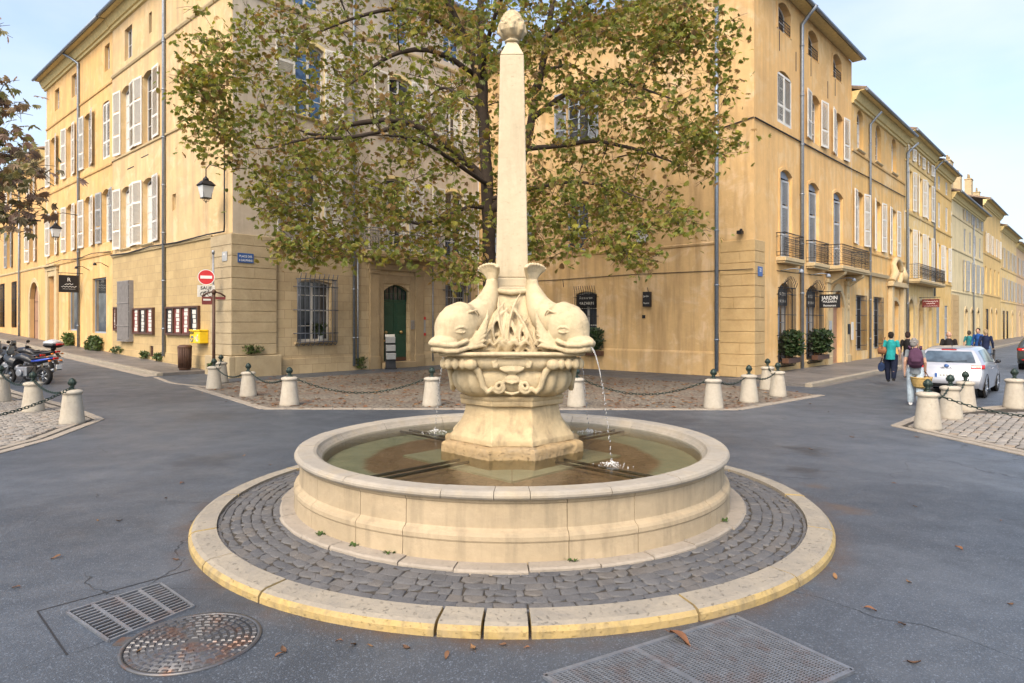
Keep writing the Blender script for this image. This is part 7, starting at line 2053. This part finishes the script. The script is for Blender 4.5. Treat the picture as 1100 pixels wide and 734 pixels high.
c1 = car('silver white three door hatchback parked beside bollards on the right', Vector((11.92,18.15,0)), math.atan2(B_.y, B_.x), car_paint('silver_white_paint', (.42,.43,.465), .35), plate='')
c1.scale = (.97,.97,.95)
c2 = car('dark green estate car parked at the right edge beyond the black barrier', Vector((22.7,28.3,0)), math.atan2(B_.y, B_.x), car_paint('dark_paint', (.022,.03,.03), .3), 'estate', detail=False)
# barrier of black posts and rails
t = thing('street_barrier', 'black tubular barrier between white car and dark estate car', 'barrier', Vector((17.0,24.0,0)), math.atan2(B_.y, B_.x)-R(12))
for x in (-1.3,0,1.3):
    m = MB(); m.tube([(x,0,0),(x,0,1.0)], .035, 8); m.ball((x,0,1.02), .045, 8, 6); m.build('post', M['black'], t)
m = MB()
for z in (.25,.9): m.tube([(-1.3,0,z),(1.3,0,z)], .022, 8)
for k in range(9): m.tube([(-1.15+.288*k,0,.25),(-1.15+.288*k,0,.9)], .010, 6)
m.build('rail', M['black'], t)

# ------------------------------------------------------------------ motorcycles
def motorcycle(label, loc, rz, paint, case=None, body_mat=None):
    """x forward, rear axle at x = 0"""
    t = thing('motorcycle', label, 'motorcycle', loc, rz)
    for xx, nm in ((0,'rear'),(1.42,'front')):
        wh = thing('wheel', None, None); wh.parent = t; wh.location = (xx,0,.30)
        m = MB(); m.T = Matrix.Rotation(R(90), 4, 'X'); w = .085 if xx == 0 else .06
        m.lathe([(.215,-w*.7),(.27,-w),(.295,-w*.6),(.302,0),(.295,w*.6),(.27,w),(.215,w*.7)], 32, cap=False); m.build('tyre', M['rubber'], wh)
        m = MB(); m.T = Matrix.Rotation(R(90), 4, 'X'); m.lathe([(.215,-.05),(.20,-.03),(.20,.03),(.215,.05)], 32, cap=False); m.lathe([(.04,-.09),(.04,.09)], 12)
        for k in range(5): a = R(72*k); m.tube([(0,0,0),(.2*math.cos(a),.2*math.sin(a),0)], [.025,.018], 6)
        m.build('rim', M['steel'], wh)
        m = MB(); m.T = Matrix.Rotation(R(90), 4, 'X'); m.lathe([(.05,.10),(.13,.10),(.13,.105),(.05,.105)], 24, cap=False); m.build('brake_disc', M['steel'], wh)
    m = MB(); m.tube([(.0,.0,.30),(.3,.0,.36),(.5,0,.42)], [.03,.05,.06], 8); m.tube([(.0,.13,.30),(.5,.12,.40)], .028, 8); m.tube([(.0,-.13,.30),(.5,-.12,.40)], .028, 8)
    m.tube([(.45,0,.75),(.8,0,.82),(1.12,0,.88)], .035, 8); m.tube([(.5,0,.40),(.95,0,.48),(1.1,0,.85)], .03, 8); m.build('frame', M['iron'], t)
    m = MB(); m.box(.50,.92,-.17,.17,.30,.62); m.tube([(.75,-.24,.42),(.75,.24,.42)], .12, 14); m.tube([(.95,0,.55),(1.05,0,.60)], [.14,.12], 10); m.build('engine', M['grate'], t, bevel=.03)
    m = MB(); m.tube([(.40,0,.78),(.55,0,.86),(.78,0,.93),(1.02,0,.92),(1.16,0,.82)], [(.10,.08),(.15,.12),(.17,.14),(.15,.12),(.06,.06)], 16)
    m.tube([(1.0,0,.72),(1.2,0,.80),(1.40,0,.92),(1.46,0,1.0)], [(.20,.22),(.23,.20),(.18,.14),(.10,.06)], 16); remesh(m, 'tank', body_mat or paint, .016, t, 2)
    m = MB(); m.tube([(-.42,0,.90),(-.2,0,.84),(.1,0,.80),(.42,0,.80)], [(.05,.03),(.11,.07),(.13,.08),(.11,.08)], 14); tl = remesh(m, 'tail_fairing', body_mat or paint, .014, t, 2)
    for s in (-1,1):
        m = MB(); m.tube([(.38,s*.115,.80),(.05,s*.145,.83),(-.2,s*.115,.87),(-.42,s*.05,.915)], [(.012,.03),(.012,.035),(.012,.03),(.01,.012)], 8); m.build('stripe', paint, t)
    m = MB(); m.tube([(-.30,0,.925),(-.05,0,.895),(.12,0,.90),(.3,0,.875),(.50,0,.89)], [(.07,.025),(.12,.035),(.14,.04),(.15,.045),(.09,.03)], 14); m.build('seat', M['rubber'], t)
    m = MB(); m.box(-.50,-.44,-.09,.09,.86,.93); m.build('tail_light', M['lamp_red'], t, bevel=.01)
    for s in (-1,1):
        m = MB(); m.tube([(-.40,s*.08,.83),(-.44,s*.18,.82)], .012, 6); m.ball((-.45,s*.21,.82), (.045,.05,.03), 10, 6); m.build('indicator', M['orange'], t)
        m = MB(); m.tube([(1.42,s*.10,.30),(1.22,s*.10,.78),(1.13,s*.10,1.0)], [.03,.032,.026], 8); m.build('fork', M['steel'], t)
        m = MB(); m.tube([(1.12,s*.10,1.0),(1.05,s*.30,1.04),(.95,s*.38,1.02)], [.014,.016,.02], 8); m.build('handlebar', M['black'], t)
        m = MB(); m.tube([(1.10,s*.28,1.04),(1.12,s*.36,1.20)], .01, 6); m.ball((1.10,s*.40,1.24), (.02,.085,.055), 12, 7); m.build('mirror', M['black'], t)
        m = MB(); m.tube([(.25,s*.12,.62),(.45,s*.14,.40)], .012, 6); m.tube([(.22,s*.14,.40),(.30,s*.26,.40)], .016, 6); m.build('footrest', M['iron'], t)
    m = MB(); m.tube([(-.42,0,.84),(-.56,0,.66),(-.60,0,.52)], [(.08,.012),(.09,.012),(.095,.012)], 8); m.build('mudguard', M['black'], t)
    m = MB(); m.box(-.605,-.590,-.10,.10,.55,.70); m.build('number_plate', M['white'], t)
    m = MB(); m.tube([(.7,-.17,.34),(.4,-.20,.33),(.1,-.21,.42),(-.22,-.22,.52)], [.03,.035,.055,.06], 12); m.build('exhaust', M['steel'], t)
    m = MB(); m.tube([(1.18,0,.88),(1.34,0,1.06),(1.28,0,1.28)], [(.16,.01),(.16,.01),(.10,.006)], 12); m.build('windshield', M['glass_car'], t)
    m = MB(); m.tube([(.55,.16,.32),(.62,.34,.02)], .014, 6); m.build('kickstand', M['iron'], t)
    if case:
        m = MB(); m.tube([(-.52,0,1.12),(-.48,0,1.12),(-.30,0,1.13),(-.10,0,1.12),(-.04,0,1.11)], [(.16,.05),(.25,.09),(.27,.10),(.24,.09),(.15,.05)], 18); b_ = remesh(m, 'top_case', M['black'], .016, t, 2)
        m = MB(); m.tube([(-.53,0,1.19),(-.46,0,1.20),(-.30,0,1.22),(-.10,0,1.20),(-.05,0,1.17)], [(.15,.04),(.25,.09),(.27,.12),(.24,.09),(.14,.04)], 18); m.build('lid', case, b_)
        m = MB(); m.tube([(-.565,-.16,1.15),(-.575,0,1.15),(-.565,.16,1.15)], [(.03,.03),(.035,.035),(.03,.03)], 10); m.build('reflector', M['lamp_red'], b_)
        m = MB(); m.tube([(-.30,0,.95),(-.30,0,1.06)], .08, 8); m.build('rack', M['black'], t)
    return t
hd = R(168)
motorcycle('blue and black motorcycle with orange indicators, nearest of the parked row', Vector((-15.3,21.6,0)), hd, car_paint('blue_bike_paint', (.015,.05,.42), .1), None, car_paint('dark_bike_paint', (.012,.014,.018), .0, .15))
motorcycle('dark motorcycle squeezed between blue one and the one with a top case', Vector((-16.35,22.45,.06)), hd+R(2), car_paint('blue_black_bike_paint', (.015,.025,.06), 0, .2), None, car_paint('matt_bike_paint', (.014,.014,.016), 0, .1))
motorcycle('dark motorcycle with silver and black top case in the parked row', Vector((-16.5,23.4,.14)), hd+R(4), car_paint('black_bike_paint', (.014,.014,.017), 0, .15), car_paint('silver_case', (.55,.56,.58), .3))
motorcycle('black motorcycle at far back of the parked row near the left edge', Vector((-17.9,24.6,.1)), hd+R(8), car_paint('grey_bike_paint', (.02,.022,.026), 0, .2))
# ------------------------------------------------------------------ camera, light, sky
cam = bpy.data.objects.new('camera', bpy.data.cameras.new('camera')); col.objects.link(cam)
cam.location = (0, 0, 2.05); cam.rotation_euler = (R(90), 0, 0)
cam.data.sensor_width = 36; cam.data.lens = 710/1100*36
cam.data.shift_y = (347-367)/1100*1.0
cam.data.clip_end = 3000; cam.data.clip_start = .05
sc.camera = cam
w = bpy.data.worlds.new('World'); sc.world = w; w.use_nodes = True
nt = w.node_tree; bg = nt.nodes['Background']
sky = nt.nodes.new('ShaderNodeTexSky'); sky.sky_type = 'NISHITA'; sky.sun_disc = False
SUN_AZ, SUN_EL = R(-160), R(46)     # azimuth from +y, clockwise
sky.sun_elevation = SUN_EL; sky.sun_rotation = SUN_AZ
sky.altitude = 0; sky.air_density = 1.0; sky.dust_density = 4.0; sky.ozone_density = 1.0
tc = nt.nodes.new('ShaderNodeTexCoord'); mp = nt.nodes.new('ShaderNodeMapping'); mp.inputs['Scale'].default_value = (1, 1, 2.6)
nz = nt.nodes.new('ShaderNodeTexNoise'); nz.inputs['Scale'].default_value = 1.7; nz.inputs['Detail'].default_value = 7; nz.inputs['Roughness'].default_value = .5
mr = nt.nodes.new('ShaderNodeMapRange'); mr.inputs['From Min'].default_value = .45; mr.inputs['From Max'].default_value = .68; mr.inputs['To Min'].default_value = .0; mr.inputs['To Max'].default_value = .55
mxs = nt.nodes.new('ShaderNodeMix'); mxs.data_type = 'RGBA'; mxs.inputs[7].default_value = (3.2, 3.3, 3.4, 1)      # thin high cloud
nt.links.new(tc.outputs['Generated'], mp.inputs[0]); nt.links.new(mp.outputs[0], nz.inputs['Vector']); nt.links.new(nz.outputs['Fac'], mr.inputs[0])
nt.links.new(mr.outputs[0], mxs.inputs[0]); nt.links.new(sky.outputs[0], mxs.inputs[6]); nt.links.new(mxs.outputs[2], bg.inputs[0]); bg.inputs[1].default_value = .15
sl = bpy.data.lights.new('sun', 'SUN'); sl.energy = .95; sl.angle = R(28); sl.color = (1, .86, .64)
so = bpy.data.objects.new('sun', sl); col.objects.link(so)
d = Vector((math.sin(SUN_AZ)*math.cos(SUN_EL), math.cos(SUN_AZ)*math.cos(SUN_EL), math.sin(SUN_EL)))
so.rotation_euler = (-d).to_track_quat('-Z', 'Y').to_euler(); so.location = (0, 0, 30)
sc.view_settings.view_transform = 'Standard'; sc.view_settings.look = 'None'; sc.view_settings.gamma = 1; sc.view_settings.use_curve_mapping = False
sc.view_settings.exposure = 1.24
sc.cycles.max_bounces = 6; sc.cycles.transparent_max_bounces = 12; sc.cycles.use_denoising = True
sc.cycles.caustics_reflective = False; sc.cycles.caustics_refractive = False
